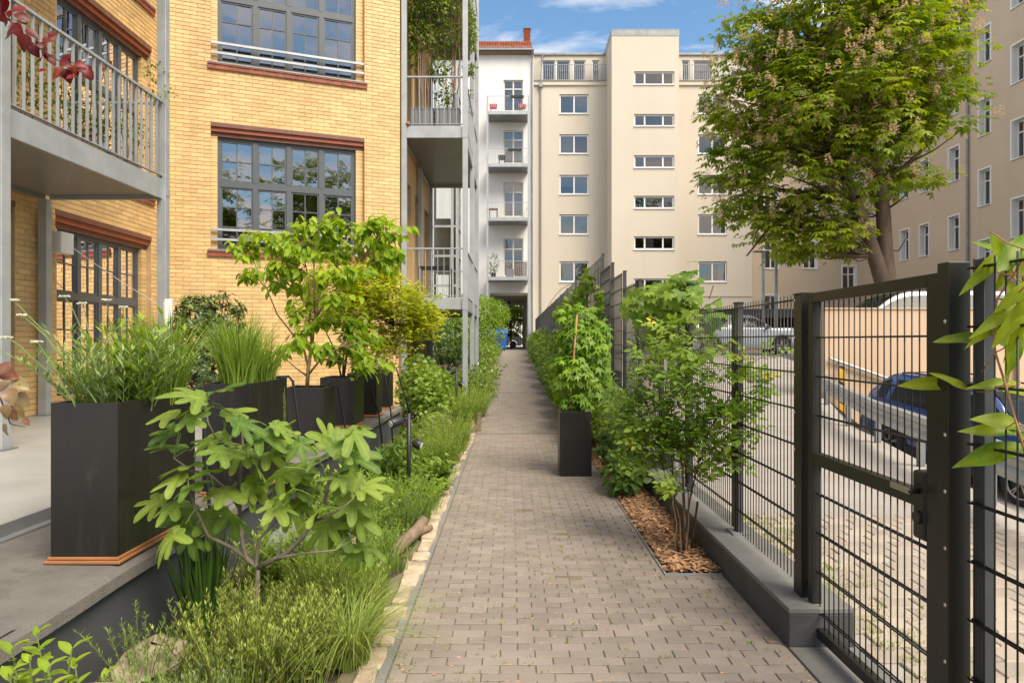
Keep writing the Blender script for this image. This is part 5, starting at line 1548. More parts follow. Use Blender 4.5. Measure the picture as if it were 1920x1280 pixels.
q = MB(); q.tube([(edge_x(14.9) + .2, 14.95, 0.98), (edge_x(12.0) + .55, 12.0, 0.42)], 0.03, 8)
t = thing('handrail', 'sloping grey handrail on the peach wall above the blue car', 'handrail', (7, 15, 0.9))
MB().tube([fx3 for fx3 in [px(1556, 672, 15.12), px(1700, 722, 15.12), px(1800, 757, 15.12)]], 0.035, 8).build('rail', M['galv'], t)
for xx_ in (1570, 1680): MB().tube([px(xx_, 640 + 36 + (xx_ - 1556) * 0.345, 15.12), (px(xx_, 640, 15.2)[0], 15.2, px(xx_, 640 + 36 + (xx_ - 1556) * 0.345, 15.12)[2])], 0.015, 6).build('bracket', M['galv_dark'], t)
t = thing('warning_board', 'black and yellow striped warning board on the peach wall', 'sign', px(1580, 760, 15.0))
x0, x1 = fx_(1574, 15.0), fx_(1584, 15.0); z1_, z0_ = fz_(686, 15.0), fz_(784, 15.0)
MB().box(x0, x1, 15.0, 15.03, z0_, z1_).build('board', M['darkm'], t)
for k in range(3):
    zc = z0_ + (z1_ - z0_) * (k + .5) / 3
    q = MB(); q.add([(x0, 14.996, zc - .12), (x1, 14.996, zc - .2), (x1, 14.996, zc + .08), (x0, 14.996, zc + .16)], [(0, 1, 2, 3)]); q.build('stripe', M['yel'], t)

# lamp posts on the upper level
for k, (x_, yt, Y_) in enumerate(((1431, 473, 30.0), (1455, 465, 27.0))):
    t = thing('lamp_post', ['slim grey lamp post with flat head set further from the tree', 'slim grey lamp post with flat head nearer the silver car'][k], 'street lamp', (fx_(x_, Y_), Y_, 1.05), group='slim lamp posts on the upper parking')
    xx = fx_(x_, Y_); zt = fz_(yt, Y_)
    MB().tube([(xx, Y_, 1.05), (xx, Y_, zt)], [0.085, 0.06], 10).build('pole', M['galv'], t, smooth=True)
    q = MB(); q.box(xx - 0.42, xx + 0.1, Y_ - 0.14, Y_ + 0.14, zt, zt + 0.06); q.build('head', M['galv_dark'], t, bev=0.02)
    MB().box(xx - .07, xx + .07, Y_ - .07, Y_ + .07, zt - 0.22, zt - .001).build('collar', M['galv'], t)

# ================================================================== CARS
def make_car(name, label, paint, loc, heading, L=4.3, H=1.48, W_=1.78, wb=2.6, fo=0.85, belt=0.93, hood=0.98, suv=False, tilt=0.0, cabin=(0.27, 0.42, 0.80, 0.97), rwheel=0.32, clear=0.2, trunk=None):
    """car pointing along +x locally; cabin = (windscreen foot, roof front, roof rear, rear glass foot) as share of length from the nose"""
    T = thing(name, label, 'car', (0, 0, 0))
    N = 64
    xf_ = L / 2 - fo; xr_ = xf_ - wb
    ra = rwheel + 0.055
    secs = []
    trunk = trunk or hood
    def sm(t): t = max(0, min(1, t)); return t * t * (3 - 2 * t)
    for i in range(N + 1):
        u = i / N; x = L / 2 - u * L
        taper = 1 - 0.16 * (1 - sm(u / 0.12)) - 0.10 * (1 - sm((1 - u) / 0.08))
        hw = W_ / 2 * taper
        zb = clear + 0.10 * (1 - sm(u / 0.06)) + 0.12 * (1 - sm((1 - u) / 0.07))
        for xw_ in (xf_, xr_):
            d = abs(x - xw_)
            if d < ra: zb = max(zb, rwheel + math.sqrt(ra * ra - d * d))
        c0, c1, c2, c3 = cabin
        nose = 0.64 + (hood - 0.64) * sm(u / 0.10)
        zbelt = nose + (belt + 0.05 - hood) * sm((u - 0.1) / 0.3) if u < 0.5 else belt + 0.05 + 0.03 * sm((u - .5) / .4)
        tail = trunk - 0.20 * (1 - sm((1 - u) / 0.06))
        if u > c3: zbelt = min(zbelt, tail)
        roof = zbelt + 0.02
        if c0 < u < c1: roof = zbelt + (H - 0.02 - zbelt) * math.sin(math.pi / 2 * ((u - c0) / (c1 - c0))) ** 1.0
        elif c1 <= u <= c2: roof = H - 0.02 + 0.02 * math.sin(math.pi * (u - c1) / (c2 - c1))
        elif c2 < u < c3: roof = zbelt + (H - 0.02 - zbelt) * math.cos(math.pi / 2 * ((u - c2) / (c3 - c2)))
        k = max(0, (roof - zbelt - 0.02)) / (H - zbelt)
        wr = hw * (0.93 - 0.22 * k)
        zmid = max(zb + 0.02, 0.55)
        ring = [(0, max(zb, clear)), (hw * 0.86, zb), (hw * 0.97, zb + 0.04), (hw * 1.0, max(zmid, zb + 0.07)), (hw * 0.985, max(zbelt - 0.14, zb + 0.1)), (hw * 0.945, max(zbelt, zb + .12)), (wr, max(roof - 0.06 * k, zb + .13)), (wr * 0.86, max(roof, zb + .14) + 0.0), (0, max(roof, zb + .14) + 0.03)]
        secs.append((x, ring, u))
    nr = 9
    vs_ = []; fs_ = []
    for (x, ring, u) in secs:
        for (y, z) in ring: vs_.append((x, y, z))
        for (y, z) in ring[::-1][1:-1]: vs_.append((x, -y, z))
    n = nr * 2 - 2
    glass_side = []; screens = []
    c0, c1, c2, c3 = cabin
    for i in range(N):
        u = (secs[i][2] + secs[i + 1][2]) / 2
        for j in range(n):
            j2 = (j + 1) % n
            fs_.append((i * n + j, i * n + j2, (i + 1) * n + j2, (i + 1) * n + j))
    fs_.append(tuple(range(n))); fs_.append(tuple((N) * n + k for k in range(n - 1, -1, -1)))
    b = MB(); b.add(vs_, fs_); b.build('body', paint, T, smooth=True)
    def quadstrip(us, lo, hi, side, off=0.006, shrink=(0.12, 0.88)):
        """glass patch between ring points lo and hi over the share range us"""
        g = MB(); idx = [i for i in range(N + 1) if us[0] <= secs[i][2] <= us[1]]
        P = []
        for i in idx:
            x, ring, u = secs[i]
            (y0, z0), (y1, z1) = ring[lo], ring[hi]
            for t in shrink:
                y = y0 + (y1 - y0) * t; z = z0 + (z1 - z0) * t
                P.append((x, side * (y + off), z + off * 0.5))
        g.add(P, [(2 * i, 2 * i + 1, 2 * i + 3, 2 * i + 2) for i in range(len(idx) - 1)])
        return g
    mids = c1 + (c2 - c1) * 0.40
    for s in (-1, 1):
        for (a, e) in ((c0 + (c1 - c0) * 0.30, mids - 0.008), (mids + 0.012, c2 - 0.01), (c2 + 0.015, c2 + (c3 - c2) * 0.55)):
            quadstrip((a, e), 5, 6, s, 0.010, (0.06, 0.9)).build('side_window', M['carglass'], T, smooth=True)
        for (a, e) in ((c0 - 0.02, mids), (mids + 0.004, c2 + 0.02)):
            g = MB(); x1 = L / 2 - a * L; x0 = L / 2 - e * L
            g.box(x0 + 0.12, x0 + 0.30, s * (W_ / 2 * 0.985) - 0.012, s * (W_ / 2 * 0.985) + 0.018, belt - 0.12, belt - 0.085); g.build('door_handle', paint, T, bev=0.008)
        m_ = MB(); xm = L / 2 - (c0 + 0.04) * L; m_.add([(xm, s * W_ / 2 * .93, belt + .02), (xm - .05, s * W_ / 2 * .93, belt + .02), (xm - .05, s * (W_ / 2 + .2), belt + .03), (xm + .02, s * (W_ / 2 + .19), belt + .03), (xm, s * W_ / 2 * .95, belt + .05), (xm - .08, s * W_ / 2 * .95, belt + .05), (xm - .1, s * (W_ / 2 + .2), belt + .2), (xm - .02, s * (W_ / 2 + .19), belt + .18)], BF)
        m_.build('mirror', M['darkm'], T, bev=0.02)
        q = MB(); q.box(-L / 2 + 0.01, -L / 2 + 0.34, s * W_ / 2 * 0.80 - .14, s * W_ / 2 * 0.80 + .145, trunk - 0.22, trunk - 0.09); q.build('tail_light', M['redlamp'], T, bev=0.02)
        q = MB(); q.box(L / 2 - 0.42, L / 2 - 0.06, s * W_ / 2 * 0.72 - .16, s * W_ / 2 * 0.72 + .16, 0.64, 0.77); q.build('headlight', M['lens'], T, bev=0.03)
        for xw_ in (xf_, xr_):
            wy = s * (W_ / 2 - 0.12)
            wt = MB(); n2 = 28
            prof = [(rwheel * 0.70, -.1), (rwheel * 0.93, -.105), (rwheel, -.07), (rwheel, .07), (rwheel * 0.93, .105), (rwheel * 0.70, .1)]
            V2 = []; F2 = []
            for (a, o) in prof:
                for k in range(n2):
                    t = 2 * math.pi * k / n2; V2.append((xw_ + a * math.cos(t), wy + o, rwheel + a * math.sin(t)))
            for i in range(len(prof) - 1):
                for k in range(n2): F2.append((i * n2 + k, i * n2 + (k + 1) % n2, (i + 1) * n2 + (k + 1) % n2, (i + 1) * n2 + k))
            wt.add(V2, F2); whl = wt.build('wheel', M['rubber'], T, smooth=True)
            rm = MB(); o = s * 0.085
            rm.tube([(xw_, wy + o - s * .16, rwheel), (xw_, wy + o - s * .05, rwheel)], rwheel * 0.69, 24)
            rm2 = rm.build('wheel_barrel', M['darkm'], whl)
            sp = MB()
            for k in range(5):
                for dlt in (-0.11, 0.11):
                    t = 2 * math.pi * k / 5 + .3
                    sp.bar((xw_ + .03 * math.cos(t), wy + o - s * .01, rwheel + .03 * math.sin(t)), (xw_ + rwheel * .68 * math.cos(t + dlt), wy + o - s * .02, rwheel + rwheel * .68 * math.sin(t + dlt)), 0.02, 0.035, up=(0, 1, 0))
            V2 = []; F2 = []
            for (a, oo) in ((rwheel * .64, -.01), (rwheel * .72, 0.012), (rwheel * .72, -.05)):
                for k in range(n2):
                    t = 2 * math.pi * k / n2; V2.append((xw_ + a * math.cos(t), wy + o + s * oo, rwheel + a * math.sin(t)))
            for i in range(2):
                for k in range(n2): F2.append((i * n2 + k, i * n2 + (k + 1) % n2, (i + 1) * n2 + (k + 1) % n2, (i + 1) * n2 + k))
            sp.add(V2, F2); sp.build('rim', M['rim'], whl)
    # windscreen and rear glass patches
    for (a, e) in ((c0 + (c1 - c0) * 0.10, c1 - 0.012), (c2 + 0.012, c3 - (c3 - c2) * 0.12)):
        g = MB(); idx = [i for i in range(N + 1) if a <= secs[i][2] <= e]; P = []
        for i in idx:
            x, ring, u = secs[i]
            (y1, z1), (y2, z2) = ring[7], ring[8]
            for (y, z) in ((-y1 * 1.03, z1 + .003), (-y1 * .6, z1 + .018), (0, z2 + .008), (y1 * .6, z1 + .018), (y1 * 1.03, z1 + .003)): P.append((x + (0.012 if a < 0.6 else -0.012), y, z + 0.004))
        g.add(P, [(5 * i + j, 5 * i + j + 1, 5 * i + j + 6, 5 * i + j + 5) for i in range(len(idx) - 1) for j in range(4)])
        g.build('windscreen' if a < 0.6 else 'rear_window', M['carglass'], T, smooth=True)
    if suv:
        for s in (-1, 1):
            MB().tube([(L / 2 - L * c1, s * W_ / 2 * .62, H + .0), (L / 2 - L * (c1 + .05), s * W_ / 2 * .62, H + .045), (L / 2 - L * (c2 - .05), s * W_ / 2 * .62, H + .045), (L / 2 - L * c2, s * W_ / 2 * .62, H)], 0.018, 6).build('roof_rail', M['darkm'], T)
            q = MB(); q.box(xr_ + ra, xf_ - ra, s * W_ / 2 * .99 - .02, s * W_ / 2 * .99 + .012, clear, clear + .16); q.build('sill_cladding', M['rubber'], T, bev=.02)
    q = MB(); q.box(-L / 2 - 0.01, -L / 2 + .02, -.26, .26, .5, .61); q.build('number_plate', M['whitep'], T)
    T.location = loc
    T.rotation_euler = (0, tilt, heading)
    return T
# blue SUV: near-side wheels at (7.39,13.3) and (8.05,10.75)
hd_ = math.atan2(-2.55, 0.66)
rv_ = Vector((math.cos(hd_ - math.pi / 2), math.sin(hd_ - math.pi / 2), 0))   # right-hand side of the car
mid_ = Vector(((7.39 + 8.05) / 2, (13.3 + 10.75) / 2, 0)) - rv_ * (0.92 - 0.12)
make_car('parked_car', 'blue sport utility car with black roof rails parked below the guard rail', M['p_blue'], (mid_.x, mid_.y, rz_(mid_.y) - 0.02), hd_, L=4.35, H=1.66, W_=1.84, wb=2.65, fo=0.86, belt=1.05, hood=1.06, suv=True, tilt=math.atan(0.115), cabin=(0.26, 0.42, 0.84, 0.98), rwheel=0.35, clear=0.22, trunk=1.1)
make_car('parked_car', 'silver estate car parked on the upper level behind the dark low wall', M['p_silver'], (8.45, 25.9, 1.052), 0.0, L=4.6, H=1.48, cabin=(0.26, 0.42, 0.86, 0.985), trunk=1.05)
make_car('parked_car', 'white car whose roof shows above the peach retaining wall', M['p_white'], (px(1735, 0, 17.3)[0] + 0.15, 17.3, 1.052), math.pi, L=4.7, H=1.74, W_=1.8, cabin=(0.07, 0.33, 0.84, 0.97), belt=1.08, hood=1.06, rwheel=.33)
make_car('parked_car', 'white car standing on the street beyond the iron gate', M['p_white'], (-1.2, 62.0, 0.967), math.pi, L=4.3)
make_car('parked_car', 'silver car parked on the street behind the street tree', M['p_silver'], (3.3, 66.5, 0.967), 0, L=4.4, H=1.7)

# bicycle at the end of the fence
t = thing('bicycle', 'pale pink bicycle leaning on the fence end by the passage', 'bicycle', (1.2, 43.2, 0.93))
bx, by, bz = 1.12, 42.6, 0.93
def ringt(c, r, n=20): return [(c[0] + .0, c[1] + r * math.cos(2 * math.pi * k / n), c[2] + r * math.sin(2 * math.pi * k / n)) for k in range(n + 1)]
for yy in (by - .52, by + .52): MB().tube(ringt((bx, yy, bz + .34), .33), .016, 5).build('wheel', M['rubber'], t)
q = MB()
for (a, b) in (((by - .52, .34), (by - .1, .34)), ((by - .1, .34), (by + .4, .78)), ((by - .1, .34), (by - .22, .85)), ((by - .52, .34), (by - .2, .72)), ((by - .2, .76), (by + .4, .78)), ((by + .52, .34), (by + .38, .95))):
    q.tube([(bx, a[0], bz + a[1]), (bx, b[0], bz + b[1])], .018, 6)
q.build('frame', M['pinkp'], t)
MB().box(bx - .08, bx + .08, by - .34, by - .1, bz + .85, bz + .91).build('saddle', M['darkm'], t, bev=.02)
MB().tube([(bx - .28, by + .32, bz + 1.0), (bx, by + .38, bz + .96), (bx + .28, by + .32, bz + 1.0)], .013, 6).build('handlebar', M['darkm'], t)
# ================================================================== PLANTS: generators
def leaf_objs(T, pos, along, up, size, rv, mat, parent, name='leaf', K=7):
    """single leaves as parts sharing a few meshes"""
    Ts = T if isinstance(T, list) else [T]
    mes = []
    for k in range(K):
        T0 = Ts[k % len(Ts)]
        V, F = T0[0], T0[1]
        val = np.full(len(V), k / (K - 1)) if len(T0) == 2 else np.clip(np.full(len(V), 0.1 + 0.7 * ((k * 3) % K) / (K - 1)) + T0[2], 0, 1)
        mes.append(npmesh(name, V, F, val, mat, True))
    x, y, z = basis(np.asarray(along, float), np.asarray(up, float))
    for i in range(len(pos)):
        o = bpy.data.objects.new(name, mes[int(min(0.999, rv[i]) * K)])
        s = float(size[i])
        o.matrix_basis = Matrix(((x[i][0] * s, y[i][0] * s, z[i][0] * s, pos[i][0]), (x[i][1] * s, y[i][1] * s, z[i][1] * s, pos[i][1]), (x[i][2] * s, y[i][2] * s, z[i][2] * s, pos[i][2]), (0, 0, 0, 1)))
        link(o, parent)

def nearest_on(stems, p):
    best = None
    for st in stems:
        for i in range(1, len(st)):
            d = (st[i] - p).length
            if st[i].z < p.z + 0.15 and (best is None or d < best[0]): best = (d, st[i])
    return best[1] if best else stems[0][-1]

def twiggy(T_, stems, radii, targets, TT, size, per, mat, bark, single=0, spread=0.16, droop=0.55, sag=0.05, twr=0.006, clus=0.5, upv=(0, -0.25, 0.9), cs=5.0):
    """woody plant: stems as drawn, twigs to the targets, leaves hanging along the twigs"""
    st = [[Vector(p) for p in s] for s in stems]
    mb = MB()
    for s, r in zip(st, radii):
        n = len(s); mb.tube(s, [r * (1 - 0.75 * i / (n - 1)) for i in range(n)], 7)
    mb.build('trunk', bark, T_, smooth=True)
    br = MB(); P = []; A = []
    for tg in targets:
        tg = Vector(tg); a = nearest_on(st, tg)
        c = curve(a, tg, sag, 6, 0.025)
        br.tube(c, [twr * (1.5 - 0.9 * i / 6) for i in range(7)], 5)
        d = (tg - a).normalized()
        for k in range(3):
            t0 = lerp_poly(c, rng.uniform(0.45, 0.9))
            e = t0 + (d * rng.uniform(0.5, 1) + Vector((rng.uniform(-1, 1), rng.uniform(-1, 1), rng.uniform(-0.3, 0.7)))) * spread
            br.tube([t0, t0.lerp(e, .5) + Vector((0, 0, spread * .08)), e], [twr * .6, twr * .45, twr * .25], 4)
            for j in range(per // 4):
                q = t0.lerp(e, rng.random()); P.append(q); A.append((e - t0).normalized())
        for j in range(per - 3 * (per // 4)):
            q = lerp_poly(c, rng.uniform(0.5, 1.0)); P.append(q); A.append(d)
    br.build('branches', bark, T_, smooth=True)
    P = np.array([tuple(p) for p in P]); A = np.array([tuple(p) for p in A]); n = len(P)
    P = P + nrg.normal(0, spread * 0.16, P.shape)
    al = nrm(A * 0.6 + rdir(n, -0.5, 0.5) * 0.9 + np.array([0, 0, -droop]))
    up = nrm(np.array(upv) + rdir(n) * 0.4)
    rv = np.clip(clus * clumpnoise(P, cs) + (1 - clus) * ru(n, 0, 1), 0, 1)
    sz = size * (1 - 0.4 * ru(n, 0, 1))
    k = min(single, n)
    if k:
        leaf_objs(TT, P[:k], al[:k], up[:k], sz[:k], rv[:k], mat, T_)
    if n > k:
        V, F, r = scatter(TT[:2], P[k:], al[k:], up[k:], sz[k:], rv[k:])
        npobj('foliage', V, F, r, mat, T_, smooth=True)

def herb(parent, base, rad, h, nst, per, TT, size, mat, lean=0.35, z0=0.1, stemw=0.005, stemmat=None, name='foliage', upl=0.35, outl=0.9, hv=0.4, sizetop=0.6, bias=(0, 0)):
    """leafy stems rising from a disc"""
    a = ru(nst, 0, 6.283); r = rad * np.sqrt(ru(nst, 0, 1))
    B = np.stack([base[0] + r * np.cos(a), base[1] + r * np.sin(a), np.full(nst, base[2])], 1)
    H = h * (1 - hv * ru(nst, 0, 1))
    ln = lean * ru(nst, 0.2, 1) * H * (0.4 + r / max(rad, 1e-6))
    aa = a + ru(nst, -.6, .6)
    D = np.stack([np.cos(aa) * ln + bias[0] * H, np.sin(aa) * ln + bias[1] * H, H], 1)
    t = ru(nst * per, z0, 1.0); k = np.repeat(np.arange(nst), per)
    P = B[k] + D[k] * np.stack([t ** 1.5, t ** 1.5, t], 1)
    az = ru(len(k), 0, 6.283)
    al = nrm(np.stack([np.cos(az) * outl, np.sin(az) * outl, np.full(len(k), upl)], 1) + nrm(D[k]) * 0.5)
    up = nrm(np.stack([-np.cos(az) * .4, -np.sin(az) * .4, np.ones(len(k))], 1) + rdir(len(k)) * 0.2)
    sz = size * (1 - (1 - sizetop) * t) * (0.7 + 0.5 * ru(len(k), 0, 1))
    rv = np.clip(0.25 + 0.45 * t + 0.35 * (ru(len(k), 0, 1) - .3), 0, 1)
    V, F, rr = scatter(TT, P, al, up, sz, rv)
    npobj(name, V, F, rr, mat, parent)
    # stems as thin strips
    m_ = MB()
    for i in range(nst):
        pts = [tuple(B[i] + D[i] * np.array([q ** 1.5, q ** 1.5, q])) for q in (0, .35, .7, 1)]
        m_.tube(pts, [stemw * .5, stemw * .45, stemw * .35, stemw * .2], 3, cap=False)
    m_.build('stems', stemmat or M['gstem'], parent)
    return B, D

def gpt(x, y):
    """photo pixel on flat ground -> (X, Y)"""
    Y = 1984.0 / (y - 640); return ((x - 960) / 1280 * Y, Y)

# ================================================================== PLANTERS on the terrace
def planter(name, label, x0, x1, y0, y1, z0, h, group=None, tray=True, top=0.05):
    t = thing(name, label, 'planter', ((x0 + x1) / 2, (y0 + y1) / 2, z0), group=group)
    e = 0.018; zb = z0 + (0.032 if tray else 0.003)
    q = MB()
    # four walls with a small overlap free butt joint
    q.box(x0, x1, y0, y0 + e, zb, zb + h); q.box(x0, x1, y1 - e, y1, zb, zb + h)
    q.box(x0, x0 + e, y0 + e, y1 - e, zb, zb + h); q.box(x1 - e, x1, y0 + e, y1 - e, zb, zb + h)
    q.box(x0 + e, x1 - e, y0 + e, y1 - e, zb, zb + 0.02)
    q.build('box', M['black'], t, bev=0.003)
    q = MB(); n = 8
    P = [(x0 + e + (x1 - x0 - 2 * e) * i / n, y0 + e + (y1 - y0 - 2 * e) * j / n, zb + h - top + rng.uniform(-.012, .012)) for j in range(n + 1) for i in range(n + 1)]
    q.add(P, [(j * (n + 1) + i, j * (n + 1) + i + 1, (j + 1) * (n + 1) + i + 1, (j + 1) * (n + 1) + i) for j in range(n) for i in range(n)])
    q.build('soil', M['soil'], t)
    if tray:
        for k, (a, b) in enumerate(((0.0, 0.014), (0.016, 0.03))):
            q = MB(); o = 0.022 - 0.012 * k; q.box(x0 - o, x1 + o, y0 - o, y1 + o, z0 + 0.002 + a, z0 + 0.002 + b); q.build('tray_board', M['tray'], t, bev=0.003)
    return t
ZL = 0.462
planter('planter_box', 'long tall black planter box of yarrow and grass on an orange plywood base', -2.265, -1.935, 3.35, 4.17, ZL, 0.755)
planter('planter_box', 'long black planter box filled with tall tufted lemon grass', -2.18, -1.845, 4.80, 5.60, ZL, 0.76)
planter('planter_box', 'square black planter box holding the multi-stemmed small tree', -2.33, -1.91, 6.92, 7.38, ZL, 0.585, top=0.03)
planter('planter_box', 'square black planter box holding the lime green maple', -2.42, -1.985, 8.60, 9.15, ZL, 0.60, top=0.05)
planter('planter_box', 'square black planter box between the maple planter and the last planter', -2.38, -1.955, 9.85, 10.25, ZL, 0.60)
planter('planter_box', 'last square black planter box at the end of the plinth', -2.36, -1.97, 10.95, 11.32, ZL, 0.60)
# bird-shaped peg on the fifth planter is too small; irrigation hoses over the rims
hose = [([(-1.98, 3.95, 1.262), (-1.925, 4.16, 1.262), (-1.90, 4.19, 1.24), (-1.885, 4.2, 0.80), (-1.84, 4.2, 0.30), (-1.80, 4.2, 0.02)], 'black irrigation hose over the rim of the yarrow planter'),
        ([(-1.98, 5.5, 1.262), (-1.84, 5.63, 1.262), (-1.81, 5.64, 1.22), (-1.76, 5.68, 0.75), (-1.70, 5.70, 0.02)], 'black irrigation hose running down from the lemon grass planter'),
        ([(-1.96, 7.30, 1.09), (-1.88, 7.38, 1.06), (-1.80, 7.42, 0.55), (-1.76, 7.44, 0.02)], 'black irrigation hose hanging from the small tree planter'),
        ([(-1.98, 9.05, 1.10), (-1.92, 9.12, 1.05), (-1.80, 9.2, 0.6), (-1.74, 9.25, 0.02)], 'black irrigation hose hanging from the maple planter'),
        ([(-1.97, 10.2, 1.10), (-1.90, 10.2, 1.05), (-1.82, 10.25, 0.5), (-1.80, 10.3, 0.02)], 'black irrigation hose hanging from the fifth planter'),
        ([(-1.98, 11.25, 1.10), (-1.92, 11.3, 1.12), (-1.78, 11.6, 0.5), (-1.72, 11.75, 0.02)], 'black irrigation hose at the end of the plinth')]
for pts, lb in hose:
    tag(MB().tube(pts, 0.011, 8).build('irrigation_hose', M['hose'], smooth=True), lb, 'hose', 'irrigation hoses on the planters')
# right-hand planter on the path
RP = planter('planter_box', 'slim tall black planter box standing on the path by the fence', 0.55, 0.915, 7.84, 8.22, 0.002, 0.74, tray=False)

# plants in planter one
t = thing('yarrow_plant', 'feathery yarrow with flat cream flower heads in the nearest long planter', 'plant', (-2.1, 3.6, 1.2))
herb(t, (-2.12, 3.62, 1.18), 0.17, 0.46, 46, 26, TSn, 0.085, G['greyg'], lean=0.75, sizetop=0.8, hv=.45)
herb(t, (-2.13, 3.66, 1.18), 0.2, 0.34, 80, 40, TSn, 0.045, G['herb'], lean=0.8, sizetop=0.8, name='feathery_leaves')
herb(t, (-2.06, 3.70, 1.18), 0.16, 0.52, 30, 20, TLn, 0.10, G['grass'], lean=0.42, sizetop=0.7, name='lance_leaves', upl=.6)
fl = MB(); cr_ = MB()
for (x_, y_, Y_) in ((25, 562, 3.5), (12, 632, 3.4), (120, 555, 3.6), (155, 568, 3.6), (40, 590, 3.4), (200, 562, 3.8), (230, 575, 3.9), (300, 622, 3.8), (305, 640, 3.9), (70, 640, 3.3)):
    p = Vector(px(x_, y_, Y_)); b = Vector((-2.1 + rng.uniform(-.12, .12), Y_ + rng.uniform(-.05, .1), 1.19))
    fl.tube(curve(b, p, 0.06, 6, 0.01), [0.0042, .004, .004, .0035, .003, .003, .0025], 5)
    for k in range(26):
        a = rng.uniform(0, 6.28); r = 0.026 * math.sqrt(rng.random()); q = p + Vector((r * math.cos(a), r * math.sin(a), rng.uniform(-.003, .003)))
        cr_.lathe([(0, 0.004), (0.0045, 0.001), (0.003, -0.004)], q, 5, rng.random())
fl.build('flower_stalks', M['gstem'], t); tag(cr_.build('flower_heads', G['cream_f'], t, rnd=True), kind='stuff')
t = thing('lemon_grass', 'upright green grass clump at the far end of the yarrow planter', 'grass', (-2.05, 4.0, 1.2))
V, F, r = blades((-2.03, 3.95, 1.19), 380, 0.13, 0.60, 0.55, 0.010, 6, 0.4, 0.35); npobj('blades', V, F, r, G['grass'], t)
t = thing('lemon_grass', 'tall dense arching grass tuft in the second long planter', 'grass', (-2.0, 5.15, 1.2))
parts = [blades((-2.02, 5.05, 1.19), 420, 0.12, 0.66, 0.62, 0.010, 6, 0.45, 0.45), blades((-1.98, 5.35, 1.19), 260, 0.11, 0.56, 0.75, 0.009, 6, 0.5, 0.55)]
V, F, r = merge(parts); npobj('blades', V, F, r, G['grass'], t)
V, F, r = blades((-1.98, 5.35, 1.19), 60, 0.14, 0.34, 0.9, 0.006, 5, .4, .8); npobj('straw', V, F, r, G['sedge'], t)
t = thing('trailing_sedum', 'thin trailing stem hanging down the side of the lemon grass planter', 'plant', (-1.83, 5.5, 1.2))
herb(t, (-1.832, 5.5, 0.86), 0.004, 0.34, 3, 60, TS, 0.018, G['grass'], lean=0.02)

# seven-son tree in the third planter
t = thing('seven_son_tree', 'small multi-stemmed tree with drooping bright green leaves in a square planter', 'tree', (-2.12, 7.12, 1.04))
b0 = (-2.14, 7.12, 1.03)
def P7(x, y, d=0.0): return px(x, y, 7.12 + d)
stems = [[b0, P7(578, 690), P7(585, 645), P7(590, 600), P7(600, 560), P7(630, 500), P7(655, 440)],
         [P7(585, 645), P7(580, 605, .05), P7(584, 560, .1), P7(574, 500, .15), P7(560, 450, .2)],
         [P7(590, 600), P7(606, 572, -.1), P7(640, 530, -.15), P7(680, 480, -.2), P7(720, 440, -.25)],
         [P7(578, 690), P7(570, 655, .1), P7(552, 630, .15), P7(520, 590, .2), P7(500, 540, .25), P7(475, 490, .3)],
         [P7(580, 700), P7(600, 675, -.1), P7(640, 650, -.2), P7(680, 640, -.3)],
         [P7(576, 705), P7(555, 690, -.1), P7(535, 672, -.15), P7(520, 660, -.2)],
         [P7(590, 590), P7(588, 520), P7(590, 460), P7(598, 430)]]
tg = []
for (x_, y_) in ((448, 480), (470, 455), (497, 440), (525, 447), (556, 432), (585, 425), (612, 428), (640, 415), (668, 430), (690, 415), (722, 412), (738, 440), (742, 480), (705, 455), (676, 470), (645, 478), (610, 472), (576, 475), (545, 485), (512, 490), (484, 500), (460, 510), (520, 530), (560, 540), (600, 530), (650, 520), (690, 505), (725, 500), (545, 590), (575, 570), (612, 600), (650, 600), (686, 610), (640, 560), (665, 650), (690, 672), (706, 700), (640, 670), (600, 655), (560, 640), (535, 655), (700, 640), (655, 625), (575, 620), (480, 470), (750, 505), (630, 445), (535, 465)):
    tg.append(P7(x_, y_, rng.uniform(-.45, .45)))
tg += [P7(x_ + rng.uniform(-25, 25), y_ + rng.uniform(-10, 20), rng.uniform(-.5, .5)) for (x_, y_) in ((500, 465), (560, 460), (620, 450), (680, 445), (715, 470), (590, 500), (650, 500), (530, 510))]
twiggy(t, stems, [0.022, .014, .015, .014, .012, .010, .012], tg, T_hi(0.48, 0.10, 0.32, 0.40, 5), 0.135, 38, G['hept'], M['bark_l'], single=300, spread=0.17, droop=0.75, twr=0.005, cs=4)

# lime maple in the fourth planter
t = thing('maple_tree', 'low spreading maple with fine lime yellow leaves in a square planter', 'tree', (-2.2, 8.85, 1.0))
def P9(x, y, d=0.0): return px(x, y, 8.85 + d)
b0 = (-2.2, 8.87, 1.0)
stems = [[b0, P9(650, 665), P9(680, 620), P9(710, 580), P9(740, 540)], [b0, P9(630, 660, .1), P9(610, 620, .2), P9(590, 580, .2)], [P9(650, 665), P9(690, 640, -.1), P9(740, 610, -.2), P9(790, 590, -.2)], [b0, P9(645, 640, .1), P9(655, 590, .2), P9(670, 540, .2), P9(690, 510, .2)]]
tg = []
for k in range(190):
    x_ = rng.uniform(570, 828); f_ = (x_ - 575) / 247
    ytop = 512 - 10 * math.sin(f_ * 3.1) + max(0, f_ - 0.55) * 150
    y_ = rng.uniform(ytop, ytop + 120 - 60 * f_)
    tg.append(P9(x_, y_, rng.uniform(-.85, .4)))
for k in range(34): tg.append(P9(rng.uniform(650, 785), rng.uniform(600, 705), rng.uniform(-.75, .4)))
twiggy(t, stems, [0.02, .014, .013, .013], tg, TA, 0.062, 44, G['maple'], M['twig'], spread=0.21, droop=0.15, twr=0.0035, cs=4, upv=(0, -.2, 1.0))
t = thing('potted_shrub', 'dark leafy shrub in the last planters below the maple', 'shrub', (-2.17, 10.05, 1.05))
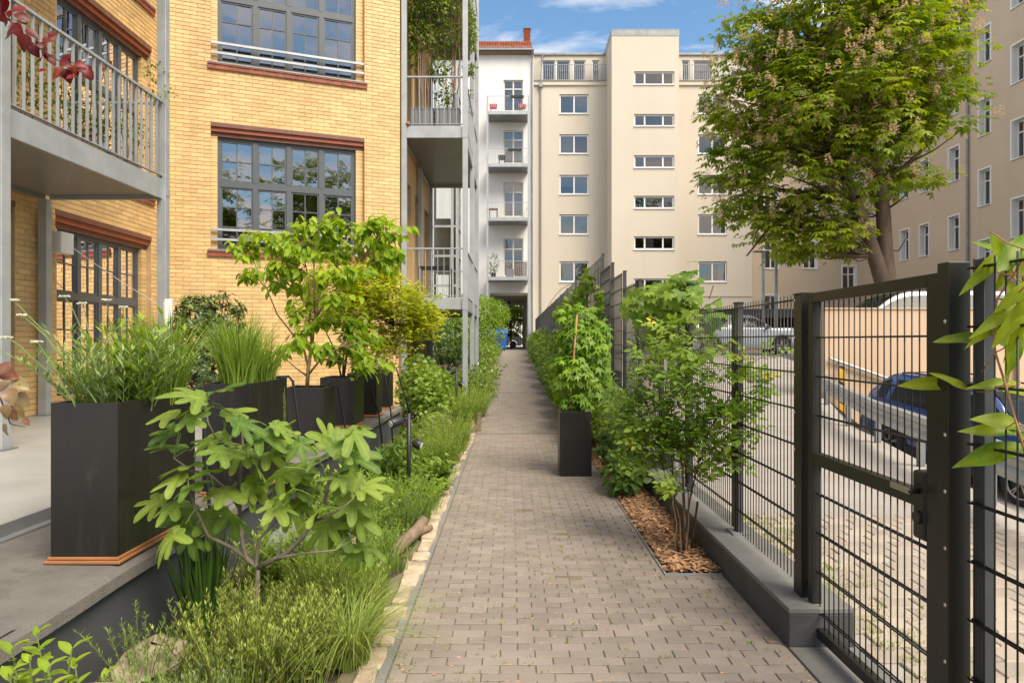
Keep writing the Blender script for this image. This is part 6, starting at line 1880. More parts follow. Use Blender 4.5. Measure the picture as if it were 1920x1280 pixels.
leafcloud(TL, [(-2.15, 10.05, 1.25, .28, .25, .25), (-2.15, 11.1, 1.2, .22, .2, .2)], 420, 0.08, G['herbd'], 'foliage', t)
herb(t, (-2.15, 10.05, 1.0), 0.12, 0.3, 20, 8, TL, 0.07, G['herbd'])

# rhododendron by the wall
t = thing('rhododendron', 'dark evergreen rhododendron with pale new shoots by the yellow wall', 'shrub', (-4.1, 9.3, 0.54))
lob = [px(372, 640, 9.2) + (.42, .4, .62), px(368, 590, 9.3) + (.28, .3, .3), px(415, 600, 9.6) + (.34, .35, .4), px(405, 690, 9.2) + (.42, .4, .45), px(355, 700, 9.0) + (.3, .3, .4)]
P, d = cloud(lob, 520, 0.72)
for ring in range(1):
    parts = []
    for k in range(7):
        az = ru(len(P), -.3, .3) + k * 0.9
        x, y, z = basis(d, np.tile(np.array([[0.1, 0.2, 1.0]]), (len(P), 1)))
        al = nrm(d * 0.35 + x * np.cos(az)[:, None] + z * np.sin(az)[:, None] + np.array([0, 0, .05]))
        rv = np.clip(ru(len(P), 0, 0.85) + (P[:, 2] > 1.95) * 0.5 * (ru(len(P), 0, 1) > .4), 0, 1)
        parts.append(scatter(TLn, P, al, nrm(d + np.array([0, 0, .4])), 0.10 * (0.8 + .4 * ru(len(P), 0, 1)), rv))
V, F, r = merge(parts); npobj('foliage', V, F, r, G['rhodo'], t)
m_ = MB()
for k in range(14): m_.tube(curve((-4.1, 9.3, 0.53), tuple(P[k * 30]), .05, 5, .03), [.018, .015, .012, .01, .008, .005], 5)
m_.build('stems', M['twig'], t)

# ================================================================== FIG in the bed
t = thing('fig_tree', 'young fig tree with big lobed leaves and pale bare trunk in the bed', 'tree', (-1.25, 3.35, 0))
def PF(zx, zy, d=0.0): return px(240 + zx * 0.453, 700 + zy * 0.453, 3.35 + d)
stems = [[(-1.25, 3.36, -0.02), PF(530, 960), PF(535, 860), PF(540, 800)],
         [PF(540, 800), PF(590, 775, -.02), PF(650, 750, -.05), PF(720, 680, -.06), PF(770, 610, -.06), PF(810, 540, -.05), PF(835, 430, -.03), PF(850, 350, 0), PF(880, 290, 0)],
         [PF(590, 775, -.02), PF(660, 755, -.08), PF(740, 742, -.1), PF(860, 730, -.12)],
         [PF(540, 800), PF(490, 765, .03), PF(470, 680, .06), PF(462, 560, .08), PF(465, 430, .1), PF(475, 300, .1), PF(470, 200, .1)],
         [PF(490, 765, .03), PF(430, 720, .02), PF(330, 670, 0), PF(280, 560, -.05), PF(250, 470, -.08)],
         [PF(530, 790), PF(540, 690, .1), PF(610, 610, .14), PF(690, 560, .16), PF(700, 480, .16)],
         [PF(465, 430, .1), PF(400, 340, .12), PF(330, 200, .14), PF(320, 110, .14)],
         [PF(770, 610, -.06), PF(830, 590, -.1), PF(880, 560, -.12), PF(930, 520, -.12)],
         [PF(462, 560, .08), PF(410, 480, .1), PF(340, 420, .05), PF(260, 400, 0), PF(190, 350, -.03)]]
rad = [.022, .015, .008, .014, .012, .010, .008, .007, .008]
mb = MB()
st = [[Vector(p) for p in s] for s in stems]
for s, r_ in zip(st, rad):
    n = len(s); mb.tube(s, [r_ * (1 - 0.62 * i / (n - 1)) for i in range(n)], 8)
mb.build('trunk', M['figbark'], t, smooth=True)
LF0 = [(rng.uniform(120, 960), rng.uniform(180, 560), rng.uniform(110, 170), rng.uniform(-1, 1), rng.uniform(-.1, .8)) for _ in range(20)] + [(232, 600, 270, 0, 1), (430, 600, 200, 0, 1), (110, 535, 190, -1, .2), (185, 440, 170, -1, 0), (240, 385, 200, -.5, .4), (180, 305, 190, -1, .1), (165, 245, 170, -1, .2), (160, 172, 150, -1, .1), (265, 95, 190, -.4, -.2), (395, 65, 180, .6, -.2), (440, 160, 170, .7, .1), (355, 272, 210, -.6, .2), (560, 262, 190, .8, 0), (590, 345, 190, .8, .4), (540, 395, 180, .3, .6), (410, 492, 220, .7, .3), (335, 408, 190, -.6, .2), (620, 560, 170, .5, .6), (690, 480, 190, .6, .2), (690, 380, 190, .8, .2), (820, 265, 170, -.4, -.6), (880, 300, 170, .3, -.5), (945, 355, 200, .9, .2), (910, 415, 180, .9, .1), (990, 470, 200, 1, .1), (905, 505, 180, .6, .7), (930, 540, 170, .3, 1), (885, 645, 200, .1, 1), (1000, 720, 200, .7, .8), (940, 750, 150, .1, 1), (820, 650, 190, -.1, 1), (760, 590, 180, -.4, .8), (640, 440, 190, -.4, .4), (480, 215, 160, .3, .2), (300, 140, 150, -.8, .1), (340, 625, 210, .5, .9), (170, 690, 200, -.3, 1), (640, 275, 150, .9, .1), (260, 690, 150, .2, 1), (520, 480, 180, .5, .5), (740, 500, 170, -.5, .5), (460, 340, 170, -.2, .5), (700, 560, 170, .1, .9), (860, 420, 160, -.6, .4), (270, 470, 170, .7, .2), (970, 600, 150, .7, .6), (385, 330, 160, .5, .3)]
LF = [(a_, b_, min(c_, 205), d_, e_) for (a_, b_, c_, d_, e_) in LF0]
pos = []; al = []; up = []; sz = []; rv = []
pt = MB()
for (zx, zy, s_, dx, dy) in LF:
    c = Vector(PF(zx, zy, rng.uniform(-.16, .14)))
    size = s_ * 0.453 * 3.35 / 1280 * 0.97
    a = Vector((dx + rng.uniform(-.25, .25), rng.uniform(-.75, .4), -dy * .7 + rng.uniform(-.1, .25)))
    if a.length < .3: a = Vector((.3, -.4, -.5))
    a.normalize()
    b = c - a * size * 0.42
    pos.append(tuple(b)); al.append(tuple(a)); up.append((rng.uniform(-.5, .5), -0.28 + rng.uniform(-.45, .4), 0.95)); sz.append(size); rv.append(min(.99, max(0, rng.gauss(.5, .28))))
    nb = None
    for s in st[1:]:
        for q in s:
            if nb is None or (q - b).length < (nb - b).length: nb = q
    MB().tube(curve(nb, b, .06, 4, .02), [.0035, .003, .003, .0025, .002], 5).build('petiole', M['gstem'], t)
leaf_objs([T_fig(seed=k, droop=.12 + .06 * (k % 5)) for k in range(11)], np.array(pos), al, up, np.array(sz), rv, G['fig'], t, K=11)

# ================================================================== LEFT BED
def clump(name, label, cat, x, y, z=0.0): return thing(name, label, cat, (x, y, z))
t = clump('iris_clump', 'dark upright sword-leaved iris clump against the plinth', 'plant', -1.60, 3.5)
V, F, r = blades((-1.58, 3.50, 0.0), 150, 0.075, 0.66, 0.34, 0.017, 6, 0.3, 0.2); npobj('blades', V, F, r, G['grassd'], t)
t = clump('rosemary_bush', 'bushy rosemary with fine needles around the fig trunk', 'shrub', -1.1, 3.15)
herb(t, (-1.20, 3.12, 0.0), 0.24, 0.46, 150, 90, TSn, 0.030, G['rosem'], lean=0.4, sizetop=0.9, z0=0.12, upl=.7, stemmat=M['twig'])
herb(t, (-1.02, 3.18, 0.0), 0.2, 0.34, 100, 80, TSn, 0.030, G['rosem'], lean=0.45, sizetop=0.9, z0=0.1, upl=.7, stemmat=M['twig'], name='needles')
t = clump('rosemary_bush', 'second rosemary growing between the fig and the sedge', 'shrub', -1.05, 3.75)
herb(t, (-1.02, 3.72, 0.0), 0.26, 0.34, 120, 80, TSn, 0.028, G['rosem'], lean=0.45, sizetop=0.9, z0=0.1, upl=.7, stemmat=M['twig'])
t = clump('sedge_clump', 'arching pale green sedge clump spilling over the limestone edging', 'grass', -0.76, 3.25)
V, F, r = blades((-0.77, 3.28, 0.0), 400, 0.085, 0.52, 1.3, 0.0045, 7, 0.45, 0.8, lo=0.2, dirbias=(0.12, -0.05)); npobj('blades', V, F, r, G['sedge'], t)
V, F, r = blades((-0.77, 3.28, 0.0), 120, 0.06, 0.2, 0.9, 0.004, 4, .4, .4); npobj('dry_base', V, F, r, leafmat('dry_sedge', (.16, .08, .03), (.3, .16, .06)), t)
t = clump('sedge_clump', 'smaller fine sedge clump behind the fig trunk', 'grass', -1.05, 4.15)
V, F, r = blades((-1.15, 4.1, 0.0), 260, 0.12, 0.36, 0.8, 0.005, 6, .4, .6); npobj('blades', V, F, r, G['grass'], t)
# near edge of the frame
t = clump('laurel_shrub', 'young laurel shoots with glossy yellow-green leaves beside the plinth', 'shrub', -1.5, 2.2)
m_ = MB(); pos = []; al = []; up = []; sz = []; rv = []
for (x_, y_, Y_, n) in ((68, 1185, 2.25, 9), (22, 1215, 2.2, 8), (135, 1215, 2.3, 7), (140, 1240, 2.3, 6), (90, 1250, 2.15, 8), (15, 1262, 2.05, 7), (55, 1230, 2.2, 7), (195, 1262, 2.25, 5)):
    p = Vector(px(x_, y_, Y_)); b = Vector((p.x + rng.uniform(-.05, .15), p.y + rng.uniform(-.05, .05), 0.0))
    c = curve(b, p, 0, 6, .01); m_.tube(c, [.005, .005, .0045, .004, .0035, .003, .002], 5)
    for k in range(n):
        q = lerp_poly(c, 1 - 0.28 * (k / n) ** 1.0); a = k * 2.4 + rng.uniform(-.4, .4)
        pos.append(tuple(q)); e = .35 + .5 * (1 - k / n); al.append((math.cos(a), math.sin(a), e)); up.append((-math.cos(a) * .5, -math.sin(a) * .5 - .2, 1)); sz.append(rng.uniform(.05, .078)); rv.append(rng.random())
m_.build('stems', M['gstem'], t)
leaf_objs([T_hi(0.38 + .04 * (k % 3), .10, .25, .46, 7, seed=k) for k in range(7)], np.array(pos), al, up, np.array(sz), rv, G['laurel'], t)
t = clump('santolina', 'grey-green santolina with budded stalks at the foot of the plinth', 'plant', -1.45, 2.75)
herb(t, (-1.42, 2.80, 0.0), 0.2, 0.22, 90, 45, TSn, 0.035, G['greyg'], lean=.6, z0=.2)
herb(t, (-1.20, 2.62, 0.0), 0.24, 0.26, 70, 30, TSn, 0.022, G['rosem'], lean=.4, z0=.5, name='budded_stalks', upl=1.2)
t = clump('herb_clump', 'feathery herb sprigs in front of the grey plinth', 'plant', -1.72, 3.1)
herb(t, (-1.66, 3.08, 0.0), 0.1, 0.36, 14, 60, TSn, 0.04, G['herb'], lean=.5, z0=.3)
for k, (x_, y_, w, d_, h, lb) in enumerate(((-1.78, 2.75, .16, .3, .09, 'flat beige limestone slab leaning on the foot of the plinth'), (-1.72, 3.25, .14, .24, .10, 'beige limestone slab between the iris and the plinth'), (-1.68, 2.3, .14, .2, .07, 'small beige stone under the laurel shoots'), (-1.05, 4.6, .11, .13, .16, 'rounded brown boulder behind the fig branches'), (-1.2, 4.9, .16, .14, .10, 'flat brown boulder near the steel grate'), (-0.86, 6.35, .07, .07, .08, 'small brown stone above the driftwood log'), (-0.70, 11.65, .09, .12, .15, 'rounded pinkish stone beside the wooden stake'))):
    q = MB(); V2 = []; nz, na = 6, 12
    for i in range(nz + 1):
        ph_ = math.pi * i / nz
        for j in range(na):
            a = 2 * math.pi * j / na; rr = 1 + .13 * math.sin(3 * a + k) + .1 * math.sin(5 * ph_ + 2 * a + k * 2) + rng.uniform(-.07, .07)
            V2.append((x_ + w * rr * math.sin(ph_) * math.cos(a), y_ + d_ * rr * math.sin(ph_) * math.sin(a), 0.3 * h + h * (1 if k > 2 else .8) * rr * math.cos(ph_)))
    q.add(V2, [(i * na + j, i * na + (j + 1) % na, (i + 1) * na + (j + 1) % na, (i + 1) * na + j) for i in range(nz) for j in range(na)], rng.random())
    tag(q.build('boulder', M['lime'] if k < 3 else M['boulder'], smooth=k > 2, rnd=True), lb, 'stone')
t = thing('steel_grate', 'perforated grey steel grate lying on the bed behind the fig', 'grate', (-1.5, 4.9, 0.1))
for i in range(16):
    MB().box(-1.72, -1.20, 4.72 + i * .028, 4.726 + i * .028, 0.16, 0.166).build('bar', M['galv'], t)
for i in range(16):
    MB().box(-1.72 + i * .034, -1.714 + i * .034, 4.71, 5.16, 0.1665, 0.171).build('cross_bar', M['galv'], t)
MB().box(-1.74, -1.18, 4.69, 5.18, 0.06, 0.155).build('frame', M['galv_dark'], t)
# driftwood log
t = thing('driftwood_log', 'smooth brown forked driftwood log lying on the edging stones', 'log', (-.78, 5.2, 0))
c = [Vector((-.88, 4.55, .035)), Vector((-.84, 4.85, .055)), Vector((-.80, 5.1, .06)), Vector((-.74, 5.35, .075)), Vector((-.73, 5.6, .075)), Vector((-.76, 5.75, .06))]
q = MB(); q.tube(c, [.040, .046, .049, .048, .046, .030], 14); q.tube([Vector((-.75, 5.3, .06)), Vector((-.69, 5.42, .062)), Vector((-.645, 5.47, .06))], [.036, .030, .02], 10); q.build('stem', M['wood'], t, smooth=True)

def spot(x, y, h, label, z=0.0):
    t = thing('garden_spotlight', label, 'lamp', (x, y, z), group='black garden spotlights')
    MB().tube([(x, y, z - .1), (x, y, z + h)], 0.021, 10).build('pole', M['darkm'], t, smooth=True)
    for (dx, dy, dh) in ((-0.16, -0.05, h - 0.07), (0.12, 0.07, h - 0.30)):
        a = Vector((x, y, z + dh + .02)); e = Vector((x + dx * .35, y + dy * .35, z + dh + .01)); f_ = Vector((x + dx, y + dy - .06, z + dh - .02))
        hd = MB(); hd.tube([a, e], .014, 6); hd.tube([e, e.lerp(f_, .15), e.lerp(f_, .95), f_], [.03, .046, .05, .047], 14); s_ = hd.build('lamp_head', M['darkm'], t, smooth=True)
        g = MB(); n_ = (f_ - e).normalized(); g.tube([f_ + n_ * .001, f_ + n_ * .006], .034, 14); g.build('lens', M['lens'], s_)
spot(-1.02, 6.75, 0.84, 'black twin garden spotlight on a pole beside the broad-leaved plants')
spot(-1.07, 13.2, 0.98, 'black twin garden spotlight in front of the balcony posts', 0.05)
q = MB(); q.box(-0.60, -0.53, 11.75, 11.83, 0.0, 0.32)
tag(q.build('wooden_stake', M['wood'], bev=0.004), 'short square wooden stake at the edge of the path', 'stake')

# ground cover, a clump for each group of plants seen along the bed
def grassmat(parent, x0, x1, y0, y1, n, h, mat, w=0.005):
    parts = []
    for _ in range(n):
        xx, yy = rng.uniform(x0, x1), rng.uniform(y0, y1)
        parts.append(blades((xx, yy, grd(yy)), 22, 0.09, h, 0.9, w, 4, .5, .5))
    V, F, r = merge(parts); npobj('blades', V, F, r, mat, parent)
gc = thing('ground_cover', 'low grassy ground cover filling the flower bed', 'grass', (-1.3, 6, 0)); gc['kind'] = 'stuff'
grassmat(gc, -1.75, -0.73, 2.4, 6.2, 170, 0.13, G['grass'])
grassmat(gc, -1.7, -0.70, 5.8, 11.4, 260, 0.16, G['grass'])
grassmat(gc, -2.1, -0.72, 11.4, 15, 120, 0.16, G['grass'])
P, d = cloud([(-1.2, y_, 0.03, .5, .5, .07) for y_ in (2.6, 3.4, 4.2, 5.0, 5.8, 6.6, 7.4, 8.2, 9.0)], 6500, 0.1)
P[:, 2] = np.abs(P[:, 2]) + 0.01; P = P[P[:, 0] < -0.68]
n = len(P)
V, F, r = scatter(TS, P, nrm(rdir(n, -.2, .6)), nrm(np.array([0, 0, 1.0]) + rdir(n) * .5), 0.035 * (0.5 + ru(n, 0, 1)), ru(n, 0, 1)); npobj('creeping_leaves', V, F, r, G['herb'], gc)
t = clump('meadow_grass', 'bright loose grasses between the sedge and the driftwood log', 'grass', -.95, 4.3)
V, F, r = merge([blades((x_, y_, 0), 130, .10, .30, .8, .0045, 5, .5, .6) for (x_, y_) in ((-.85, 3.8), (-.98, 4.2), (-.88, 4.35), (-1.15, 3.65), (-1.0, 4.75), (-.82, 3.95))]); npobj('blades', V, F, r, G['grass'], t)
t = clump('lavender_clump', 'pale feathery lavender mound beside the driftwood log', 'plant', -1.0, 5.6)
herb(t, (-1.00, 5.75, 0), 0.30, 0.34, 170, 46, TSn, 0.04, G['herb'], lean=.5, z0=.1)
t = clump('lavender_clump', 'soft green lavender mound around the foot of the spotlight pole', 'plant', -1.1, 6.5)
herb(t, (-1.10, 6.5, 0), 0.26, 0.32, 120, 46, TSn, 0.042, G['herb'], lean=.5, z0=.1)
t = clump('spurge_clump', 'bright leafy spurge between the driftwood log and the spotlight', 'plant', -.95, 6.1)
herb(t, (-.93, 6.15, 0), .2, .34, 60, 26, TL, .055, G['vine'], lean=.6, z0=.2)
herb(t, (-1.28, 5.3, 0), .26, .40, 80, 24, TL, .06, G['herb'], lean=.5, z0=.2, name='side_shoots')
t = clump('catmint_clump', 'tall feathery catmint between the fig and the log', 'plant', -1.1, 4.6)
herb(t, (-1.02, 4.55, 0), .22, .38, 90, 40, TSn, .05, G['herb'], lean=.5, z0=.1)
herb(t, (-1.42, 4.3, 0), .18, .42, 50, 26, TLn, .08, G['grass'], lean=.5, z0=.15, name='lance_leaves')
t = clump('broadleaf_plant', 'broad-leaved green plant leaning over the edging stones', 'plant', -0.8, 7.1)
herb(t, (-0.90, 7.1, 0), 0.18, 0.36, 36, 9, T_leaf(.4, .1, .3), 0.17, G['herb'], lean=.7, z0=.3, upl=.3)
herb(t, (-0.80, 6.75, 0), 0.12, 0.20, 24, 8, T_leaf(.45, .1, .3), 0.12, G['vine'], lean=.9, z0=.3, upl=.2, name='rosette')
t = clump('lily_plant', 'upright sword-leaved lily plants in front of the plinth', 'plant', -1.45, 7.2)
herb(t, (-1.42, 7.0, 0), 0.30, 0.50, 46, 16, TLn, 0.16, G['herbd'], lean=.4, z0=.2, upl=.7)
herb(t, (-1.55, 6.2, 0), 0.22, 0.42, 30, 14, TLn, 0.14, G['grass'], lean=.5, z0=.2, upl=.6, name='lance_leaves')
t = clump('lavender_clump', 'bright fine-leaved lavender mound opposite the path planter', 'plant', -0.95, 8.8)
herb(t, (-0.96, 8.6, 0), 0.30, 0.40, 170, 46, TSn, 0.05, G['grass'], lean=.45, z0=.1)
herb(t, (-0.94, 9.5, 0), 0.30, 0.46, 170, 46, TSn, 0.05, G['grass'], lean=.45, z0=.1, name='shoots')
t = clump('lavender_clump', 'tall grassy lavender mound beside the wooden stake', 'plant', -0.95, 10.6)
herb(t, (-0.98, 10.5, 0), 0.32, 0.46, 170, 44, TSn, 0.055, G['grass'], lean=.45, z0=.1)
t = clump('cranesbill', 'cranesbill with small purple flowers below the currant bush', 'plant', -1.3, 10.4)
leafcloud(TA, [(-1.3, 9.6, .2, .35, .4, .22), (-1.25, 10.6, .22, .35, .4, .22)], 900, .07, G['herb'], 'foliage', t, inner=.3)
leafcloud(TSw, [(-1.25, 9.9, .40, .4, .6, .1), (-1.05, 10.6, .42, .25, .4, .1)], 70, .035, G['purple'], 'flowers', t, inner=.2)
t = clump('currant_bush', 'broad currant bush at the end of the plinth', 'shrub', -1.6, 12)
leafcloud(TA, [(-1.65, 12.2, .62, .42, .5, .52), (-1.35, 11.7, .48, .36, .4, .42), (-1.75, 12.9, .8, .4, .4, .5), (-1.5, 12.6, .85, .35, .35, .3)], 2300, .105, G['herb'], 'foliage', t, inner=.5)
herb(t, (-1.55, 12.1, 0), .15, .9, 22, 6, TA, .09, G['herb'], lean=.6, stemmat=M['twig'])
t = clump('lavender_clump', 'large grassy lavender hedge leaning over the path past the wooden stake', 'plant', -.85, 13)
herb(t, (-.92, 12.6, .02), .32, .62, 220, 44, TSn, .065, G['grass'], lean=.55, z0=.1)
herb(t, (-.85, 13.6, .05), .32, .66, 220, 44, TSn, .065, G['grass'], lean=.55, z0=.1, name='shoots')
t = clump('rose_bush', 'low rose bush with pale blooms at the path edge near the balcony posts', 'shrub', -.7, 16)
leafcloud(TS, [(-.75, 15.6, .62, .38, .6, .42), (-.68, 17.0, .6, .4, .7, .5), (-1.0, 14.8, .5, .4, .5, .4)], 1900, .09, G['herb'], 'foliage', t, inner=.4)
herb(t, (-.72, 16.2, .12), .3, .9, 26, 8, TS, .08, G['herb'], lean=.6, stemmat=M['twig'])
leafcloud(TSw, [(-.65, 16, .75, .35, .7, .3)], 16, .07, G['cream_f'], 'blooms', t, inner=.8)
t = clump('hosta_bed', 'broad hosta leaves under the steel balconies', 'plant', -1.7, 17)
for k, (x_, y_) in enumerate(((-1.7, 15.6), (-1.5, 16.6), (-1.75, 17.4), (-1.3, 18.2), (-1.0, 19.0), (-.9, 20.2), (-1.6, 19))):
    herb(t, (x_, y_, grd(y_)), .35, .62, 34, 8, TLw, .22, G['herbd'] if k % 2 else G['vine'], lean=.7, z0=.35, upl=.2, name='leaves')
def bigbush(name, label, lobes, n, size, mat, base, TT=TS, cat='shrub', bark=None, nt_=3):
    t = thing(name, label, cat, base)
    leafcloud(TT, lobes, n, size, mat, 'crown', t, inner=.5, cs=2.2)
    m_ = MB()
    for L_ in lobes:
        for k in range(nt_): m_.tube(curve(base if nt_ > 1 else (base[0], base[1], 3.2), (L_[0] + rng.uniform(-.4, .4) * L_[3], L_[1] + rng.uniform(-.4, .4) * L_[4], L_[2] + rng.uniform(-.2, .5) * L_[5]), .03, 5, .03), [.03, .025, .02, .016, .012, .006], 5)
    m_.build('trunk', bark or M['twig'], t, smooth=True)
    return t
bigbush('hazel_bush', 'light green hazel bush in front of the lift shaft', [px(850, 620, 24) + (.9, .8, .7), px(880, 590, 25) + (.8, .8, .8), px(830, 590, 25) + (.8, .7, .7)], 2600, .16, G['herb'], (-2.0, 24.5, .4))
bigbush('serviceberry', 'tall light green shrub reaching across the passage edge', [px(905, 590, 33) + (.9, .9, .9), px(925, 585, 34) + (.8, .8, .7), px(915, 620, 33) + (.9, .8, .8), px(890, 625, 31) + (.9, .8, .8), px(940, 595, 35) + (.5, .5, .35)], 4600, .17, G['vine'], (-1.25, 33, .65))
bigbush('dark_shrub', 'dark shrub under the lower balcony behind the hostas', [px(830, 650, 22) + (.8, .6, .5), px(860, 655, 22) + (.7, .6, .45), px(815, 620, 23) + (.6, .5, .6)], 1900, .15, G['herbd'], (-2.2, 22.3, .3))
bigbush('leafy_shrub', 'low leafy shrub along the path before the passage', [px(912, 665, 26) + (.55, .9, .4), px(900, 660, 28) + (.7, .9, .5), px(918, 655, 31) + (.6, 1.0, .4)], 1900, .14, G['herb'], (-1.0, 28, .5))
bigbush('red_barberry', 'dark red barberry beside the blue bin', [px(922, 645, 38) + (.4, .4, .4), px(927, 650, 38) + (.25, .3, .3)], 500, .1, G['redbud'], (-1.05, 38, .8))

# ================================================================== RIGHT BED AND FENCE PLANTS
t = thing('trailing_vine', 'bushy bright green hop vine climbing canes in the slim black planter', 'plant', (.73, 8.03, .7))
lob = [px(1078, 750, 8.0) + (.22, .18, .12), px(1075, 690, 8.0) + (.26, .2, .24), px(1085, 630, 8.05) + (.27, .22, .24), px(1080, 595, 8.05) + (.22, .2, .16), px(1115, 660, 8.1) + (.2, .2, .3), px(1100, 720, 8.1) + (.26, .2, .2), px(1125, 625, 8.15) + (.12, .15, .2)]
P, d = cloud(lob, 1050, .5)
n = len(P); al = nrm(d * .5 + rdir(n) * .5 + np.array([0, -.3, -.75])); up = nrm(d * .7 + np.array([0, -.5, .6]) + rdir(n) * .35); rv = np.clip(.5 * clumpnoise(P, 8) + .5 * ru(n, 0, 1), 0, 1); sz = .105 * (.6 + .6 * ru(n, 0, 1))
order = np.argsort(P[:, 1]); P, al, up, rv, sz = P[order], al[order], up[order], rv[order], sz[order]
TAn = T_acer()
leaf_objs(TA, P[:300], al[:300], up[:300], sz[:300], rv[:300], G['acer'], t)
V, F, r = scatter(TA, P[300:], al[300:], up[300:], sz[300:], rv[300:]); npobj('foliage', V, F, r, G['acer'], t)
for k, (a, b) in enumerate((((.66, 7.95, .6), px(1082, 590, 7.80)), ((.84, 8.05, .6), px(1110, 630, 8.0)), ((.62, 8.12, .6), px(1060, 600, 8.2)))):
    MB().tube([a, b], .011, 8).build('cane', M['cane'], t, smooth=True)
# climbing rose: canes from one root, leaflets on both sides of the fence
t = thing('climbing_rose', 'tall climbing rose with yellowing leaves growing through the mesh fence', 'shrub', (1.24, 5.0, 0))
b0 = Vector((1.23, 4.98, 0))
tips = [px(1165, 790, 5.6), px(1195, 700, 5.4), px(1230, 660, 5.3), px(1262, 600, 5.3), px(1290, 690, 5.1), px(1325, 640, 5.0), px(1352, 690, 4.9), px(1395, 700, 4.75), px(1425, 660, 4.6), px(1440, 740, 4.6), px(1400, 800, 4.7), px(1345, 760, 4.9), px(1300, 800, 5.0), px(1250, 780, 5.2), px(1215, 820, 5.3), px(1180, 860, 5.4), px(1150, 740, 5.7), px(1320, 860, 4.95), px(1275, 850, 5.0), px(1385, 880, 4.75), px(1230, 740, 5.3)]
br = MB(); P = []; A = []; mids_ = []
rng.shuffle(tips)
for p in tips:
    p = Vector(p); b = b0 + Vector((rng.uniform(-.05, .05), rng.uniform(-.06, .06), 0))
    if len(mids_) >= 7: b = min(mids_, key=lambda q: (q - p).length)
    mid = b.lerp(p, .45) + Vector((rng.uniform(-.05, .05), rng.uniform(-.05, .05), .18 if b.z < .1 else .04))
    c = [b, b.lerp(mid, .5) + Vector((0, 0, .06)), mid, mid.lerp(p, .55) + Vector((0, 0, .03)), p]
    if len(mids_) < 7: mids_.append(c[2])
    br.tube(c, [.006, .0055, .005, .0035, .0018] if len(mids_) < 7 else [.0045, .004, .0035, .0025, .0016], 5)
    for k in range(11):
        q = lerp_poly(c, rng.uniform(.38, 1)); e = q + Vector((rng.uniform(-1, 1), rng.uniform(-1, 1), rng.uniform(-.2, .9))) * .16
        br.tube([q, e], [.0025, .0012], 4)
        for j in range(3): P.append(tuple(q.lerp(e, rng.uniform(.3, 1)))); A.append(tuple((e - q).normalized()))
for s in range(3):
    br.tube(curve((1.30, 4.95, .05), (1.36, 5.0, .38), 0, 3), .008, 6)
br.build('canes', M['twig'], t, smooth=True)
P = np.array(P); A = np.array(A); n = len(P)
# compound leaves: five leaflets
parts = []
TT = T_leaf(.58, .1, .12, .5)
base_al = nrm(A + rdir(n) * .6 + np.array([0, 0, -.1])); upv = nrm(np.array([0, -.25, 1.0]) + rdir(n) * .45)
x, y, z = basis(base_al, upv)
rv = np.clip(.55 * clumpnoise(P, 4) * .9 + .4 * ru(n, 0, 1) + (ru(n, 0, 1) > .965) * .5, 0, 1)
for (t_, ang, sc) in ((.11, 0, 1.0), (.08, 1.05, .85), (.08, -1.05, .85), (.035, 1.15, .7), (.035, -1.15, .7)):
    pp_ = P + y * t_
    al = y * math.cos(ang) + x * math.sin(ang)
    parts.append(scatter(TT, pp_, al, z, .068 * sc * (.8 + .4 * ru(n, 0, 1)), rv))
V, F, r = merge(parts); npobj('foliage', V, F, r, G['rose'], t)
P, d = cloud([px(1290, 750, 5.1) + (.25, .4, .5), px(1210, 800, 5.4) + (.2, .35, .35), px(1180, 860, 5.6) + (.18, .3, .2)], 200, .2)
n = len(P); V, F, r = scatter(T_leaf(.6, .1, .15, .5), P, nrm(rdir(n) + np.array([0, 0, -.2])), nrm(np.array([0, -.2, 1.0]) + rdir(n) * .5), .065 * (.6 + .6 * ru(n, 0, 1)), np.clip(ru(n, 0, .9), 0, 1)); npobj('inner_foliage', V, F, r, G['rose'], t)
br = MB()
for k in range(4): br.tube(curve((1.20 + .03 * k, 4.95 + rng.uniform(-.08, .08), -.02), (1.18 + .04 * k, 5.0 + rng.uniform(-.1, .2), .5), 0, 4, .03), .005, 6)
br.build('basal_canes', M['bark_l'], t)
t = thing('hydrangea', 'hydrangea with large oval leaves beside the slim planter', 'shrub', (1.2, 6.7, 0))
leafcloud(TLw, [(1.14, 6.9, .22, .2, .3, .2), (1.18, 7.4, .38, .22, .35, .3)], 430, .115, G['herbd'], 'foliage', t, inner=.35)
herb(t, (1.18, 6.9, 0), .15, .5, 20, 6, TLw, .09, G['herb'], lean=.5, stemmat=M['twig'])
t = thing('bramble', 'leafy bramble with pink buds behind the slim planter', 'shrub', (1.2, 8, 0))
leafcloud(TL, [(1.2, 8.0, .6, .2, .45, .42), (1.22, 9.0, .75, .2, .5, .5), (1.18, 7.2, .75, .18, .35, .3)], 1300, .085, G['herb'], 'foliage', t, inner=.35)
herb(t, (1.2, 7.8, 0), .2, 1.1, 18, 8, TL, .07, G['herb'], lean=.3, stemmat=M['twig'])
leafcloud(TSw, [(1.12, 8.2, .75, .1, .3, .2)], 14, .03, G['purple'], 'buds', t, inner=.7)
